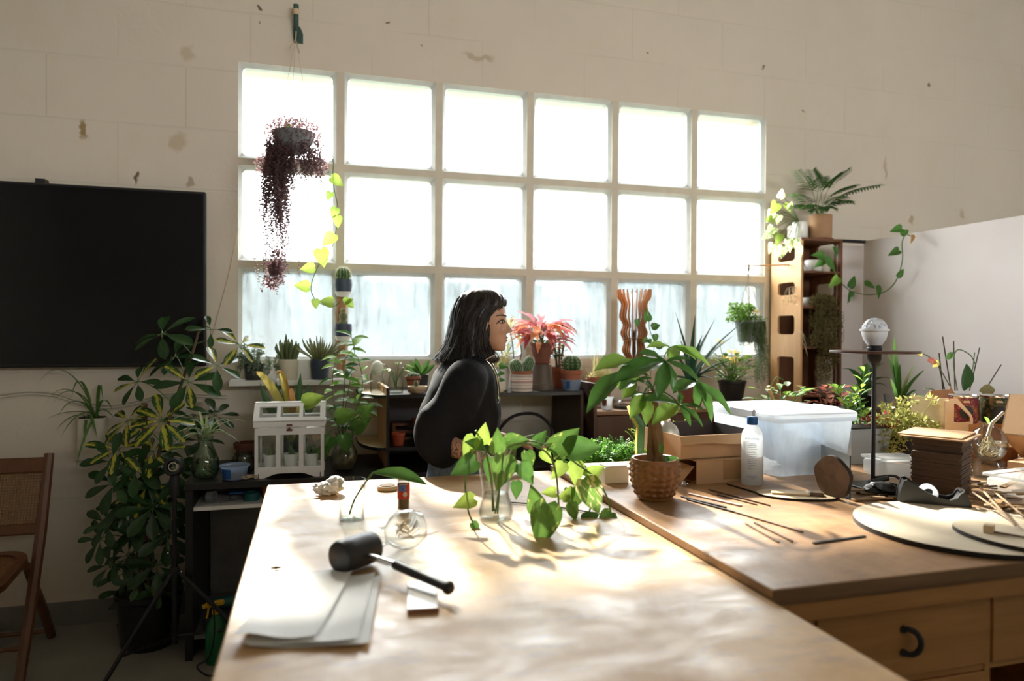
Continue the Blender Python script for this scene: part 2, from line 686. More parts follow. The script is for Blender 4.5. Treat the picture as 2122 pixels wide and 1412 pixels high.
thinglass('green_glass', (.82, .90, .84), .03, 1.2)
thinglass('clear_plastic', (.95, .97, .98), .08, 1.3)


def dirtyglass(name, dirt, col):
    t = NT(name)
    tr = t.n('BsdfTransparent')
    tr.inputs[0].default_value = (.97, .985, .985, 1)
    g = t.n('BsdfGlossy')
    g.inputs['Roughness'].default_value = .05
    tl = t.n('BsdfTranslucent')
    tl.inputs[0].default_value = (*col, 1)
    a = t.noise(t.coord((9, 1, 1.1)), 3.0, 6, .65, .8)
    b = t.noise(t.coord(), 3.5, 4, .6, .4)
    k = t.ramp(t.math('ADD', t.math('MULTIPLY', a, .6), t.math('MULTIPLY', b, .4)), [(.34, dirt[0]), (.66, dirt[1])])
    s = t.mixs(k, tr.outputs[0], tl.outputs[0])
    return t.done(t.mixs(.05, s, g.outputs[0]))


dirtyglass('pane_glass', (.02, .07), (.3, .32, .32))
dirtyglass('pane_dirty', (.30, .85), (.088, .100, .105))

# ------------------------------------------------------------------ the room
WX0, WPX, WW = -.349, .5356, .4557          # first pane, pitch, pane width
ROWS = [(2.369, 2.825), (1.836, 2.293), (1.315, 1.761)]
OX0, OX1 = WX0 - .019, WX0 + 5 * WPX + WW + .019
OZ0, OZ1 = ROWS[2][0] - .019, ROWS[0][1] + .019
RX0, RX1, RY0, RZ = -3.4, 5.4, -4.0, 4.3

b = MB()
b.box(RX0 - .2, OX0, WY, WY + .22, 0, RZ)
b.box(OX1, RX1 + .2, WY, WY + .22, 0, RZ)
b.box(OX0, OX1, WY, WY + .22, 0, OZ0)
b.box(OX0, OX1, WY, WY + .22, OZ1, RZ)
struct('wall_front', b, 'wall_paint')
struct('wall_left', MB().box(RX0 - .2, RX0, RY0, WY, 0, RZ), 'wall_plain')
struct('wall_right', MB().box(RX1, RX1 + .2, RY0, WY, 0, RZ), 'wall_plain')
b = MB()
b.box(RX0 - .2, 0.8, RY0 - .2, RY0, 0, RZ)
b.box(4.8, RX1 + .2, RY0 - .2, RY0, 0, RZ)
b.box(.8, 4.8, RY0 - .2, RY0, 0, 2.1)
b.box(.8, 4.8, RY0 - .2, RY0, 3.1, RZ)
struct('wall_rear', b, 'wall_plain')
struct('added_shade_wall', MB().box(-1.2, 3.2, -1.70, -1.58, 0, 2.15), 'wall_plain')  # added unseen wall, keeps rear light off the left wall and cabinet fronts
struct('floor', MB().box(RX0 - .2, RX1 + .2, RY0 - .2, WY + .2, -.12, 0), 'floor_paint')
struct('ceiling', MB().box(RX0 - .2, RX1 + .2, RY0 - .2, WY + .22, RZ, RZ + .2), 'ceiling_paint')
struct('baseboard_front', MB().box(RX0, RX1, WY - .012, WY, 0, .115), 'skirting_paint')

win = link('window_1', None)
win['kind'] = 'structure'
zs = [(ROWS[i][0] + ROWS[i + 1][1]) / 2 for i in range(2)]
for z in zs:
    part(win, 'crossbar', MB().box(OX0, OX1, WY, WY + .10, z - .019, z + .019), 'mullion_paint', 0)
zlim = [(OZ0, zs[1] - .019), (zs[1] + .019, zs[0] - .019), (zs[0] + .019, OZ1)]
for i in range(5):
    x = WX0 + (i + 1) * WPX - (WPX - WW) / 2
    for z0, z1 in zlim:
        part(win, 'mullion', MB().box(x - .021, x + .021, WY, WY + .10, z0, z1), 'mullion_paint', 0)


def pane_frame(x0, x1, z0, z1, gx):      # splayed wooden frame with rounded glass edge
    n = 5
    o = outrect(x0 - gx, x1 + gx, z0 - .019, z1 + .019, n)
    i = rrect(x0, x1, z0, z1, .024, n)
    k = len(o)
    vs_ = [(p[0], WY + .004, p[1]) for p in o] + [(p[0], WY + .026, p[1]) for p in i] + [(p[0], WY + .07, p[1]) for p in i]
    fs = []
    for a in range(k):
        c = (a + 1) % k
        fs += [(c, a, k + a, k + c), (k + c, k + a, 2 * k + a, 2 * k + c)]
    return MB().add(vs_, fs)


gx = (WPX - WW) / 2 - .021
for r, (z0, z1) in enumerate(ROWS):
    for i in range(6):
        x0 = WX0 + i * WPX
        part(win, 'frame', pane_frame(x0, x0 + WW, z0, z1, gx if True else 0), 'frame_paint', 25)
        part(win, 'pane', MB().box(x0 - .01, x0 + WW + .01, WY + .058, WY + .062, z0 - .01, z1 + .01),
             'pane_dirty' if r == 2 else 'pane_glass', 0)
# window added in the unseen rear wall to give fill light
rw = link('added_window', None)
rw['kind'] = 'structure'
for i in range(9):
    x = .82 + i * .495
    part(rw, 'mullion', MB().box(x - .02, x + .02, RY0 - .12, RY0 - .02, 2.1, 3.1), 'mullion_paint', 0)
for z in (2.12, 2.6, 3.08):
    part(rw, 'crossbar', MB().box(.8, 4.8, RY0 - .11, RY0 - .03, z - .02, z + .02), 'mullion_paint', 0)

# land outside: open ground and a pale belt of trees in the haze
b = MB()
b.box(-400, 400, WY + .3, 700, -4.2, -4.0)
struct('ground_outside', b, 'outside_ground')
random.seed(4)
b = MB()
for i in range(120):
    x = -150 + i * 3.4 + random.uniform(-1, 1)
    y = 120 + random.uniform(-8, 8)
    top = 1.45 + y * random.uniform(.079, .090)
    b.ball((x, y, (top - 4) / 2), random.uniform(3, 5), 3, (top + 4) / 2, 8, 6)
b.box(-170, 270, 124, 130, -4, 1.45 + 124 * .0795)
o = single('distant_tree_belt', 'pale hazy belt of distant trees beyond the window', 'trees', b, 'outside_trees')
o['kind'] = 'stuff'

# ------------------------------------------------------------------ the two work tables
TA, TB = .95, .97
t = thing('work_table', 'large worn pale wooden work table with bare top in the foreground', 'table', (0, 0, 0))
b = MB()
b.box(-.137, .830, -.35, 2.395, TA - .036, TA, 0, .003)
part(t, 'tabletop', b, 'table_wood_a')
b = MB()
b.box(-.10, .80, -.30, -.27, TA - .15, TA - .036)
b.box(-.10, .80, 2.30, 2.33, TA - .15, TA - .036)
b.box(-.10, -.07, -.27, 2.30, TA - .15, TA - .036)
b.box(.77, .80, -.27, 2.30, TA - .15, TA - .036)
part(t, 'apron', b, 'orange_wood', 0)
for x in (-.06, .70):
    for y in (-.26, 2.22):
        part(t, 'leg', MB().box(x, x + .07, y, y + .07, 0, TA - .036, 0, .004), 'orange_wood')

t = thing('drawer_cabinet_bench', 'orange-brown wooden drawer bench with stained board top on the right', 'bench', (0, 0, 0))
BX0, BX1, BY0, BY1 = .834, 2.75, 1.118, 2.395
part(t, 'tabletop', MB().box(.812 + .02, BX1, BY0 + .002, BY1, TB - .022, TB, 0, .002), ['table_wood_b'])
part(t, 'top_edge', MB().box(.833, BX1, BY0, BY0 + .0015, TB - .024, TB - .001), 'edge_wood', 0)
part(t, 'under_board', MB().box(.836, BX1, BY0 + .006, BY1, TB - .034, TB - .0235), 'edge_wood', 0)
b = MB()
b.box(BX0 + .004, BX1, BY0 + .010, BY1, TB - .074, TB - .035, 0, .002)
part(t, 'top_rail', b, 'orange_wood')
b = MB()
b.box(BX0 + .01, BX0 + .03, BY0 + .05, BY1 - .03, .05, TB - .08)
b.box(BX1 - .03, BX1, BY0 + .05, BY1 - .03, .05, TB - .08)
b.box(BX0 + .03, BX1 - .03, BY1 - .05, BY1 - .03, .05, TB - .08)
b.box(BX0 + .03, BX1 - .03, BY0 + .05, BY1 - .05, .05, .09)
for xx in (.945, 1.393, 1.82, 2.26):
    b.box(xx - .008, xx + .008, BY0 + .034, BY1 - .05, .09, TB - .078)
for zz in (.740, .45):
    b.box(BX0 + .03, BX1 - .03, BY0 + .036, BY1 - .05, zz - .006, zz + .006)
part(t, 'carcass', b, 'orange_wood', 0)


def drawer(x0, x1, z0, z1, handle=True):
    d = part(t, 'drawer', MB().box(x0, x1, BY0 + .030, BY0 + .049, z0, z1, 0, .002), 'orange_wood')
    if handle:
        cx, cz = (x0 + x1) / 2 + .014, (z0 + z1) / 2 + .004
        a = [R(d_) for d_ in range(-115, 116, 23)]
        pts = [V((cx - .012 + .017 * cos(q), BY0 + .03 - .022 * cos(q * .78), cz + .026 * sin(q))) for q in a]
        hb = MB().tube(pts, [.0045] + [.006] * (len(pts) - 2) + [.0045], 8)
        hb.lathe([(.008, 0), (.008, .004)], 10, 0, Matrix.Translation((cx - .019, BY0 + .030, cz + .024)) @ Matrix.Rotation(R(90), 4, 'X'))
        hb.lathe([(.008, 0), (.008, .004)], 10, 0, Matrix.Translation((cx - .019, BY0 + .030, cz - .024)) @ Matrix.Rotation(R(90), 4, 'X'))
        part(d, 'handle', hb, 'black_matt', label='curved black drawer pull')
    return d


drawer(.955, 1.383, .748, .890)
drawer(1.403, 1.81, .748, .890, False)
drawer(1.83, 2.25, .748, .890)
drawer(.955, 1.383, .458, .732)
drawer(1.83, 2.25, .458, .732)
drawer(2.27, BX1 - .032, .458, .890)
drawer(.955, 1.383, .10, .442)

# ------------------------------------------------------------------ television
t = thing('television', 'large flat black television hanging on the wall left of the window', 'television', (-1.285, WY - .06, 1.27))
b = MB()
b.box(-.775, .775, -.028, 0, 0, .875, 0, .006)
b.box(-.5, .5, 0, .03, .12, .6, 0, .01)
part(t, 'housing', b, 'black_plastic')
part(t, 'screen', MB().box(-.762, .762, -.0305, -.0285, .016, .862), 'screen_glass', 0)
b = MB()
b.box(-.4, -.36, .0, .058, .3, .9)
b.box(.02, .06, .0, .058, .3, .9)
b.box(-.5, .2, .03, .059, .45, .52)
part(t, 'wall_bracket', b, 'black_matt', 0)

# ------------------------------------------------------------------ plant kit
leafm('leaf_pothos', (.045, .14, .018), (.11, .25, .032), .30, .28, ((.34, .40, .09), .62))
leafm('leaf_lime', (.17, .29, .03), (.28, .41, .055), .42, .36)
leafm('leaf_yellow', (.52, .46, .07), (.66, .55, .12), .5, .45)
leafm('leaf_deep', (.020, .07, .016), (.045, .13, .025), .22, .28)
leafm('leaf_mid', (.035, .125, .02), (.08, .21, .032), .30, .28)
leafm('leaf_fresh', (.13, .30, .035), (.24, .44, .06), .5, .38)
leafm('leaf_scheff', (.016, .048, .014), (.035, .085, .022), .16, .25)
leafm('leaf_scheff_var', (.016, .05, .014), (.035, .085, .022), .2, .27, ((.46, .42, .05), .215), 'centre')
leafm('leaf_money', (.03, .11, .016), (.065, .19, .028), .28, .2)
leafm('leaf_spider', (.10, .22, .05), (.17, .32, .08), .35, .35)
leafm('leaf_spider_pale', (.30, .40, .16), (.50, .58, .30), .4, .38)
leafm('leaf_agave', (.012, .045, .028), (.03, .085, .045), .12, .35)
leafm('leaf_sansev', (.03, .09, .03), (.06, .15, .045), .15, .35, scale=9)
leafm('leaf_palm', (.03, .11, .02), (.07, .20, .035), .3, .35)
leafm('leaf_fern', (.05, .22, .02), (.16, .42, .05), .45, .45, scale=8)
leafm('leaf_wine', (.17, .09, .095), (.42, .25, .24), .6, .5, scale=40)
leafm('leaf_red', (.50, .07, .08), (.68, .26, .16), .5, .4, scale=2)
leafm('leaf_dead', (.40, .19, .05), (.60, .36, .10), .45, .6)
leafm('leaf_grass', (.40, .40, .14), (.62, .55, .25), .5, .6)
leafm('leaf_grey', (.16, .23, .14), (.30, .37, .22), .3, .5, scale=12)
leafm('leaf_string', (.10, .20, .07), (.28, .38, .15), .3, .45, scale=14)
leafm('leaf_bronze', (.19, .16, .06), (.36, .30, .11), .3, .5, scale=10)
leafm('leaf_coleus', (.22, .05, .04), (.42, .16, .08), .4, .45, scale=12)
leafm('petal_yellow', (.80, .58, .03), (.95, .75, .08), .5, .5)
leafm('cactus_flesh', (.035, .09, .03), (.08, .17, .05), .08, .5, scale=10)
leafm('cactus_pale', (.14, .17, .07), (.30, .31, .15), .15, .55, scale=12)
plain('spine', (.80, .75, .55), .6, .1, 20)
plain('wool', (.85, .86, .80), .9, .06, 30)
plain('stem_green', (.10, .17, .045), .5, .2, 10)
plain('stem_brown', (.12, .075, .04), .7, .3, 14, .2)
plain('stem_dark', (.05, .045, .028), .6, .3, 14)
plain('bark', (.17, .10, .05), .8, .35, 18, .5)
plain('twine', (.45, .36, .24), .9, .15, 40)
plain('root', (.52, .42, .26), .8, .25, 30)
plain('cutting_bark', (.35, .22, .12), .8, .3, 20, .3)

SHAPES = {
    'heart': [(0, .42), (.07, .86), (.2, 1), (.38, .96), (.58, .74), (.78, .40), (.92, .13), (1, .0)],
    'obovate': [(0, .06), (.12, .26), (.3, .60), (.5, .88), (.68, 1), (.84, .84), (.95, .45), (1, .05)],
    'oval': [(0, .08), (.12, .5), (.3, .9), (.48, 1), (.66, .88), (.84, .52), (.95, .2), (1, .0)],
    'lance': [(0, .08), (.1, .36), (.28, .74), (.5, 1), (.68, .88), (.84, .52), (.94, .2), (1, .0)],
    'spear': [(0, .35), (.15, .75), (.35, 1), (.6, .9), (.8, .55), (.93, .2), (1, .0)],
}


def interp(tab, t):
    for (a, x), (c, y) in zip(tab, tab[1:]):
        if t <= c:
            k = (t - a) / (c - a)
            return x + (y - x) * k
    return tab[-1][1]


_LM = {}


def lmesh(mat, shape='oval', W=.5, fold=.18, droop=.18, wave=0.0, n=8):
    """Unit leaf: base at the origin, tip at +Y, upper side +Z."""
    key = (mat, shape, W, fold, droop, wave, n)
    if key in _LM:
        return _LM[key]
    b = MB()
    vs_, fs = [], []
    us = (-1, -.55, 0, .55, 1)
    for i in range(n + 1):
        t = i / n
        w = W * .5 * interp(SHAPES[shape], t)
        for u in us:
            back = (.09 * (1 - t) ** 3 * abs(u) if shape == 'heart' else 0)
            z = fold * abs(u) * w * 2 - droop * t * t + wave * sin(t * 17 + u * 1.4) * abs(u) * .06
            vs_.append((u * w, t - back, z))
    for i in range(n):
        for k in range(4):
            a = i * 5 + k
            fs.append((a, a + 1, a + 6, a + 5))
    b.add(vs_, fs)
    me = b.mesh('leaf', mat, 180)
    _LM[key] = me
    return me


def leaf(parent, me, base, d, up, L, ws=1.0, name='leaf', roll=0.0):
    d = V(d).normalized()
    up = V(up)
    x = d.cross(up)
    if x.length < 1e-4:
        x = d.orthogonal()
    x.normalize()
    z = x.cross(d)
    if roll:
        q = Matrix.Rotation(roll, 3, d)
        x, z = q @ x, q @ z
    o = bpy.data.objects.new(name, me)
    COL.objects.link(o)
    o.parent = parent
    m = Matrix.Identity(4)
    for r in range(3):
        m[r][0], m[r][1], m[r][2], m[r][3] = x[r] * L * ws, d[r] * L, z[r] * L, base[r]
    o.matrix_basis = m
    return o


rnd = random.Random(11)
U = rnd.uniform


def along(pts, f):
    f = max(0, min(.9999, f)) * (len(pts) - 1)
    i = int(f)
    return pts[i].lerp(pts[i + 1], f - i), (pts[i + 1] - pts[i]).normalized()


def whorl(parent, c, axis, n, L, me, spread=1.0, stalk=.035, sm='stem_green', jit=.25, mes=None, ws=1.0):
    """n leaflets round the end of a leaf stalk, like a hand."""
    axis = V(axis).normalized()
    s = axis.orthogonal().normalized()
    q = axis.cross(s)
    a0 = U(0, 6.28)
    st = MB()
    for k in range(n):
        a = a0 + 2 * pi * k / n + U(-jit, jit) * .6
        d = (s * cos(a) + q * sin(a)) * spread + axis * U(-.15, .35) - V((0, 0, .12))
        d.normalize()
        l = L * U(.78, 1.12)
        p = V(c) + d * stalk
        st.tube([V(c), p], .0016, 4, 0, cap=False)
        leaf(parent, (mes[k % len(mes)] if mes else me), p, d, axis + V((0, 0, .3)), l, ws)
    return st


def pot(prof, n=28, wall=.006):
    """Open pot from its outer profile; a lip and an inner wall are added."""
    inner = [(max(.004, r - wall), z) for r, z in prof]
    return MB().lathe(prof + [(prof[-1][0] - wall, prof[-1][1])] + [(r, z) for r, z in inner[::-1][1:] if z > prof[0][1] + wall] + [(inner[0][0], prof[0][1] + wall)], n)


def potted(name, label, cat, loc, prof, mat, soil=None, n=28, group=None, wall=.006, rz=0.0):
    t_ = thing(name, label, cat, loc, rz, group)
    part(t_, 'pot', pot(prof, n, wall), mat)
    if soil is None:
        soil = prof[-1][1] - .015
    r = interp([(z, r_) for r_, z in prof], soil) - wall * .8
    part(t_, 'soil', MB().lathe([(r, soil - .012), (r, soil), (r * .5, soil + .004), (.0, soil + .006)], 20), 'soil')
    return t_


def clump(b, centre, rad, n, ll, lw, up=(0, 0, 1), squash=1.0, outw=.8, m=0, shape=(.5, .0)):
    """n small loose leaves filling a rounded mass."""
    c = V(centre)
    rx, ry, rz = rad
    for _ in range(n):
        while True:
            p = V((U(-1, 1), U(-1, 1), U(-1, 1)))
            if p.length <= 1:
                break
        q = V((p.x * rx, p.y * ry, p.z * rz))
        d = (V((p.x, p.y, p.z * .6)) * outw + V((U(-1, 1), U(-1, 1), U(-.6, 1))) * .7)
        d.normalize()
        s = d.cross(V((U(-1, 1), U(-1, 1), U(-1, 1))))
        if s.length < 1e-3:
            continue
        s.normalize()
        l, w = ll * U(.6, 1.2), lw * U(.7, 1.2)
        a = c + q
        e = a + d * l
        mid = a.lerp(e, .5) + s.cross(d) * w * .25
        b.add([a, mid + s * w * .5, e, mid - s * w * .5], [(0, 1, 2, 3)], m)


def strings(b, start_fn, n, length, seg, bead, m=0, sway=.012, thick=.0007, ms=0, leafy=None):
    """Trailing strings with beads or small leaves."""
    for _ in range(n):
        p = V(start_fn())
        L = length * U(.35, 1.0)
        k = max(2, int(L / seg))
        pts = [p.copy()]
        dx, dy = U(-1, 1) * sway * .5, U(-1, 1) * sway * .5
        for i in range(k):
            dx = dx * .8 + U(-1, 1) * sway * .5
            dy = dy * .8 + U(-1, 1) * sway * .5
            p = p + V((dx * .35, dy * .35, -seg))
            pts.append(p.copy())
            a = U(0, 6.28)
            d = V((cos(a), sin(a), U(-.4, .5)))
            e = p + d * bead
            s = d.cross(V((0, 0, 1))).normalized() * bead * .42
            up = V((0, 0, bead * .4))
            b.add([p, p.lerp(e, .5) + s, e, p.lerp(e, .5) - s, p.lerp(e, .6) + up], [(0, 1, 4), (1, 2, 4), (2, 3, 4), (3, 0, 4), (0, 3, 2, 1)], m)
        b.tube(pts, thick, 3, ms, cap=False)


def rosette_blades(t_, n, L, w, mat, base=(0, 0, 0), lift=(.5, 1.2), droop=.6, name='leaf', fold=.3, seg=9, az=None, spread=.01, prof=None):
    for k in range(n):
        a = (az[k] if az else 2 * pi * k / n + U(-.3, .3))
        l = L * U(.7, 1.1)
        e = U(*lift)
        pts = []
        p = V(base) + V((cos(a), sin(a), 0)) * spread
        for i in range(seg + 1):
            pts.append(p.copy())
            p = p + V((cos(a) * cos(e), sin(a) * cos(e), sin(e))) * (l / seg)
            e -= droop * (2.2 / seg) * U(.8, 1.2)
        part(t_, name, MB().blade(pts, w * U(.85, 1.15), 0, fold, prof=prof), mat, 180)


def heartleaf(mat, W=.82, fold=.22, droop=.2):
    return lmesh(mat, 'heart', W, fold, droop)


def cactus_body(b, c, r, h, ribs=13, depth=.14, m=0, nv=14, tilt=None, nu=None):
    nu = nu or ribs * 4
    fn = lambda a, t: 1 - depth * (.5 + .5 * cos(ribs * a)) ** 1.4
    b.ball((0, 0, 0), r, r, h / 2, nu, nv, m, Matrix.Translation(V(c) + V((0, 0, h / 2))) @ (tilt or Matrix.Identity(4)), fn)


def spines_on(b, c, r, h, ribs, rows, L, m=0, per=4, th=.0006, tilt=None):
    T_ = Matrix.Translation(V(c) + V((0, 0, h / 2))) @ (tilt or Matrix.Identity(4))
    for k in range(ribs):
        a = 2 * pi * (k + .5) / ribs
        for j in range(1, rows):
            t_ = pi * (.12 + .80 * j / rows)
            p = V((r * sin(t_) * cos(a), r * sin(t_) * sin(a), -h / 2 * cos(t_)))
            nrm = V((p.x / r / r, p.y / r / r, p.z / (h * h / 4))).normalized()
            for _ in range(per):
                d = (nrm + V((U(-1, 1), U(-1, 1), U(-1, 1))) * .7).normalized()
                s = d.orthogonal().normalized() * th
                q = d.cross(s)
                b.add([T_ @ (p + s), T_ @ (p - s * .5 + q * .8), T_ @ (p - s * .5 - q * .8), T_ @ (p + d * L * U(.6, 1.1))],
                      [(0, 1, 3), (1, 2, 3), (2, 0, 3)], m)

# ------------------------------------------------------------------ left side: chair, wall planter, umbrella tree, tripod, black desk
def cane(b, x0, x1, z0, z1, nx, nz, th, M_):
    for i in range(nx + 1):
        x = x0 + (x1 - x0) * i / nx
        b.box(x - th, x + th, -.0012, .0012, z0, z1, 0, 0, M_)
    for j in range(nz + 1):
        z = z0 + (z1 - z0) * j / nz
        b.box(x0, x1, -.0018, .0006, z - th, z + th, 0, 0, M_)
    for k in range(-nz, nx):
        pass


t = thing('folding_chair', 'brown wooden folding chair with woven cane back and seat under the television', 'chair', (-1.345, 3.30, 0))
for s in (-1, 1):
    x = s * .195
    part(t, 'stile', MB().tube([(x, .0, 0), (x, .10, .22), (x, .24, .55), (x, .345, .885)], [.016, .018, .018, .016], 8, flat=1.3), 'chair_wood')
    part(t, 'rear_leg', MB().tube([(s * .168, .46, 0), (s * .168, .34, .18), (s * .168, .16, .43)], [.017, .019, .016], 8, flat=1.4), 'chair_wood')
th_ = math.atan2(.345 - .24, .885 - .55)
MBK = Matrix.Translation((0, .24, .55)) @ Matrix.Rotation(-th_, 4, 'X')
part(t, 'top_rail', MB().box(-.185, .185, -.012, .012, .265, .335, 0, .006, MBK), 'chair_wood')
part(t, 'lower_rail', MB().box(-.185, .185, -.012, .012, -.005, .045, 0, .006, MBK), 'chair_wood')
b = MB()
cane(b, -.18, .18, .045, .265, 30, 18, .0032, MBK)
plain('cane', (.20, .095, .035), .55, .25, 30)
part(t, 'cane_back', b, 'cane', 0)
b = MB()
b.ring([(p[0], p[1]) for p in rrect(-.18, .18, -.20, .20, .10, 6)], [(p[0], p[1]) for p in rrect(-.145, .145, -.165, .165, .08, 6)], -.013, .013)
Ms = Matrix.Translation((0, .02, .445)) @ Matrix.Rotation(R(8), 4, 'X')
fr = MB().add([Ms @ p for p in b.v], b.f)
part(t, 'seat_frame', fr, 'chair_wood')
b = MB()
cane(b, -.145, .145, -.165, .165, 24, 28, .003, Ms @ Matrix.Rotation(R(-90), 4, 'X'))
part(t, 'cane_seat', b, 'cane', 0)
part(t, 'stretcher', MB().tube([(-.17, .44, .035), (.17, .44, .035)], .010, 8), 'chair_wood')
part(t, 'stretcher', MB().tube([(-.19, .05, .12), (.19, .05, .12)], .010, 8), 'chair_wood')

# cable clipped along the wall
cp = [ony(x, y, WY - .012) for x, y in ((-160, 850), (0, 830), (60, 822), (115, 826), (170, 842), (228, 849), (290, 838), (340, 825), (400, 824), (470, 826))]
cp2 = [p + V((0, .002, -.014)) for p in cp]
single('wall_cable', 'cream twin cable sagging along the wall under the television', 'cable',
       MB().tube(spline(cp, 5), .0055, 6).tube(spline(cp2, 5), .0055, 6), 'cream_ceramic')

# white wall pocket with spider plant
L0 = ony(195, 960, WY - .045)
t = thing('wall_planter', 'white wall-hung pocket planter with a drooping green spider plant', 'planter', (L0.x, WY - .047, L0.z))
b = MB()
b.prism(rrect(-.062, .062, -.045, .045, .025, 4), 0, .20)
part(t, 'pocket', b, 'cream_ceramic')
part(t, 'soil', MB().prism(rrect(-.055, .055, -.038, .038, .022, 4), .200, .204), 'soil')
for tgt in ((75, 818), (95, 850), (110, 850), (100, 880), (130, 915), (118, 905), (205, 925), (215, 842), (240, 880), (160, 985), (178, 930), (150, 835), (235, 862), (125, 870)):
    e = ony(tgt[0], tgt[1], WY - .10 - U(0, .12)) - V((L0.x, WY - .047, L0.z))
    p0 = V((U(-.03, .03), U(-.02, .02), .205))
    h = max(p0.z, e.z) + U(.04, .10)
    part(t, 'leaf', MB().blade(bez(p0, p0.lerp(e, .25) + V((0, -.01, h - p0.z)), p0.lerp(e, .75) + V((0, -.02, (h - p0.z) * .9)), e, 10), .016, 0, .35), 'leaf_spider', 180)

# umbrella tree
SB = V((-.72, 3.56, 0))
t = thing('umbrella_tree', 'tall dark umbrella tree with yellow-splashed leaves standing in a black floor pot', 'plant', SB)
part(t, 'pot', pot([(.105, 0), (.12, .02), (.135, .22), (.145, .23), (.145, .25)]), 'black_plastic')
part(t, 'soil', MB().lathe([(.135, .215), (.135, .225), (0, .235)], 20), 'soil')


def sl(px, py, y=3.5):
    return ony(px, py, y) - SB


stem = spline([V((.0, 0, .22)), sl(315, 1170, 3.54), sl(322, 1060, 3.52), sl(330, 960, 3.48), sl(352, 880, 3.46), sl(378, 800, 3.46), sl(402, 730, 3.45), sl(412, 690, 3.45)], 5)
part(t, 'stem', MB().tube(stem, [.011 - .006 * i / len(stem) for i in range(len(stem))], 7), 'stem_brown')
stem2 = spline([V((-.04, .02, .22)), sl(290, 1150, 3.55), sl(275, 1060, 3.55), sl(262, 980, 3.54)], 5)
part(t, 'stem', MB().tube(stem2, .008, 7), 'stem_brown')
lsv = lmesh('leaf_scheff_var', 'obovate', .42, .12, .14)
lsd = lmesh('leaf_scheff', 'obovate', .42, .12, .14)
stk = MB()
WH = [(437, 690, 0, 4, .085), (335, 700, 0, 6, .13), (362, 748, 0, 6, .12), (497, 722, 2, 6, .095), (286, 800, 1, 7, .105), (392, 800, 1, 7, .115), (450, 765, 1, 6, .105),
      (268, 880, 2, 7, .115), (338, 880, 2, 8, .125), (402, 875, 0, 7, .125), (448, 868, 0, 7, .11), (245, 940, 2, 7, .11), (318, 945, 2, 7, .12), (285, 985, 0, 7, .12),
      (308, 1015, 3, 7, .12), (240, 1010, 0, 7, .11), (262, 1060, 0, 7, .11), (345, 1040, 0, 7, .12), (225, 1095, 0, 7, .10), (300, 1095, 0, 8, .12),
      (352, 1115, 0, 7, .12), (212, 1128, 0, 6, .095), (268, 1160, 0, 7, .105), (330, 1180, 0, 7, .11), (234, 1180, 0, 6, .085), (300, 1210, 0, 6, .09), (390, 960, 0, 6, .11),
      (420, 920, 0, 6, .11), (235, 965, 0, 7, .10), (365, 1080, 0, 7, .11), (320, 1060, 0, 8, .12), (285, 1040, 0, 7, .12), (370, 985, 0, 6, .11), (340, 1230, 0, 5, .08)]
for i, (px, py, v, n, L) in enumerate(WH):
    yy = 3.40 + .05 * ((i * 7) % 5) / 2
    if px > 380 and py > 850:
        yy = 3.66
    c = sl(px, py, yy)
    best = min(stem + stem2, key=lambda p: (p - c - V((0, 0, -.05))).length)
    st0 = best + V((0, 0, 0))
    stk.tube(bez(st0, st0.lerp(c, .4) + V((0, 0, .03)), st0.lerp(c, .8) + V((0, 0, .03)), c, 6), .0022, 4, cap=False)
    ax = (c - st0).normalized() * .55 + V((U(-.2, .2), -.75, .55))
    ms = [lsv] if v >= 2 else ([lsd, lsv, lsd, lsd] if v == 1 else [lsd])
    w_ = whorl(t, c, ax, n, L, lsd, 1.0, .022, mes=ms)
    stk.add(w_.v, w_.f)
part(t, 'leaf_stalks', stk, 'stem_green')

# low plant at the foot of the wall
t = thing('floor_plant', 'small dark leafy plant in a low black pot by the skirting', 'plant', onz(285, 1338, 0))
part(t, 'pot', pot([(.05, 0), (.06, .01), (.07, .08), (.072, .09)]), 'black_plastic')
part(t, 'soil', MB().lathe([(.064, .07), (.064, .078), (0, .082)], 16), 'soil')
stk = MB()
for k in range(3):
    c = V((U(-.09, .05), U(-.06, .04), .18 + .07 * k))
    stk.tube([V((0, 0, .08)), c], .0025, 4)
    w_ = whorl(t, c, (U(-.3, .3), -.6, .6), 6, .085, lsd)
    stk.add(w_.v, w_.f)
part(t, 'stem', stk, 'stem_green')

# wooden stake leaning on the wall
a0, a1 = ony(296, 842, WY - .03), ony(291, 1100, WY - .06)
single('wooden_stake', 'flat brown wooden stake behind the umbrella tree against the wall', 'stake',
       MB().add([], []).box(-.012, .012, -.006, .006, 0, 1.03, 0, .002), 'chair_wood', (a0.x + .01, WY - .022, .055))

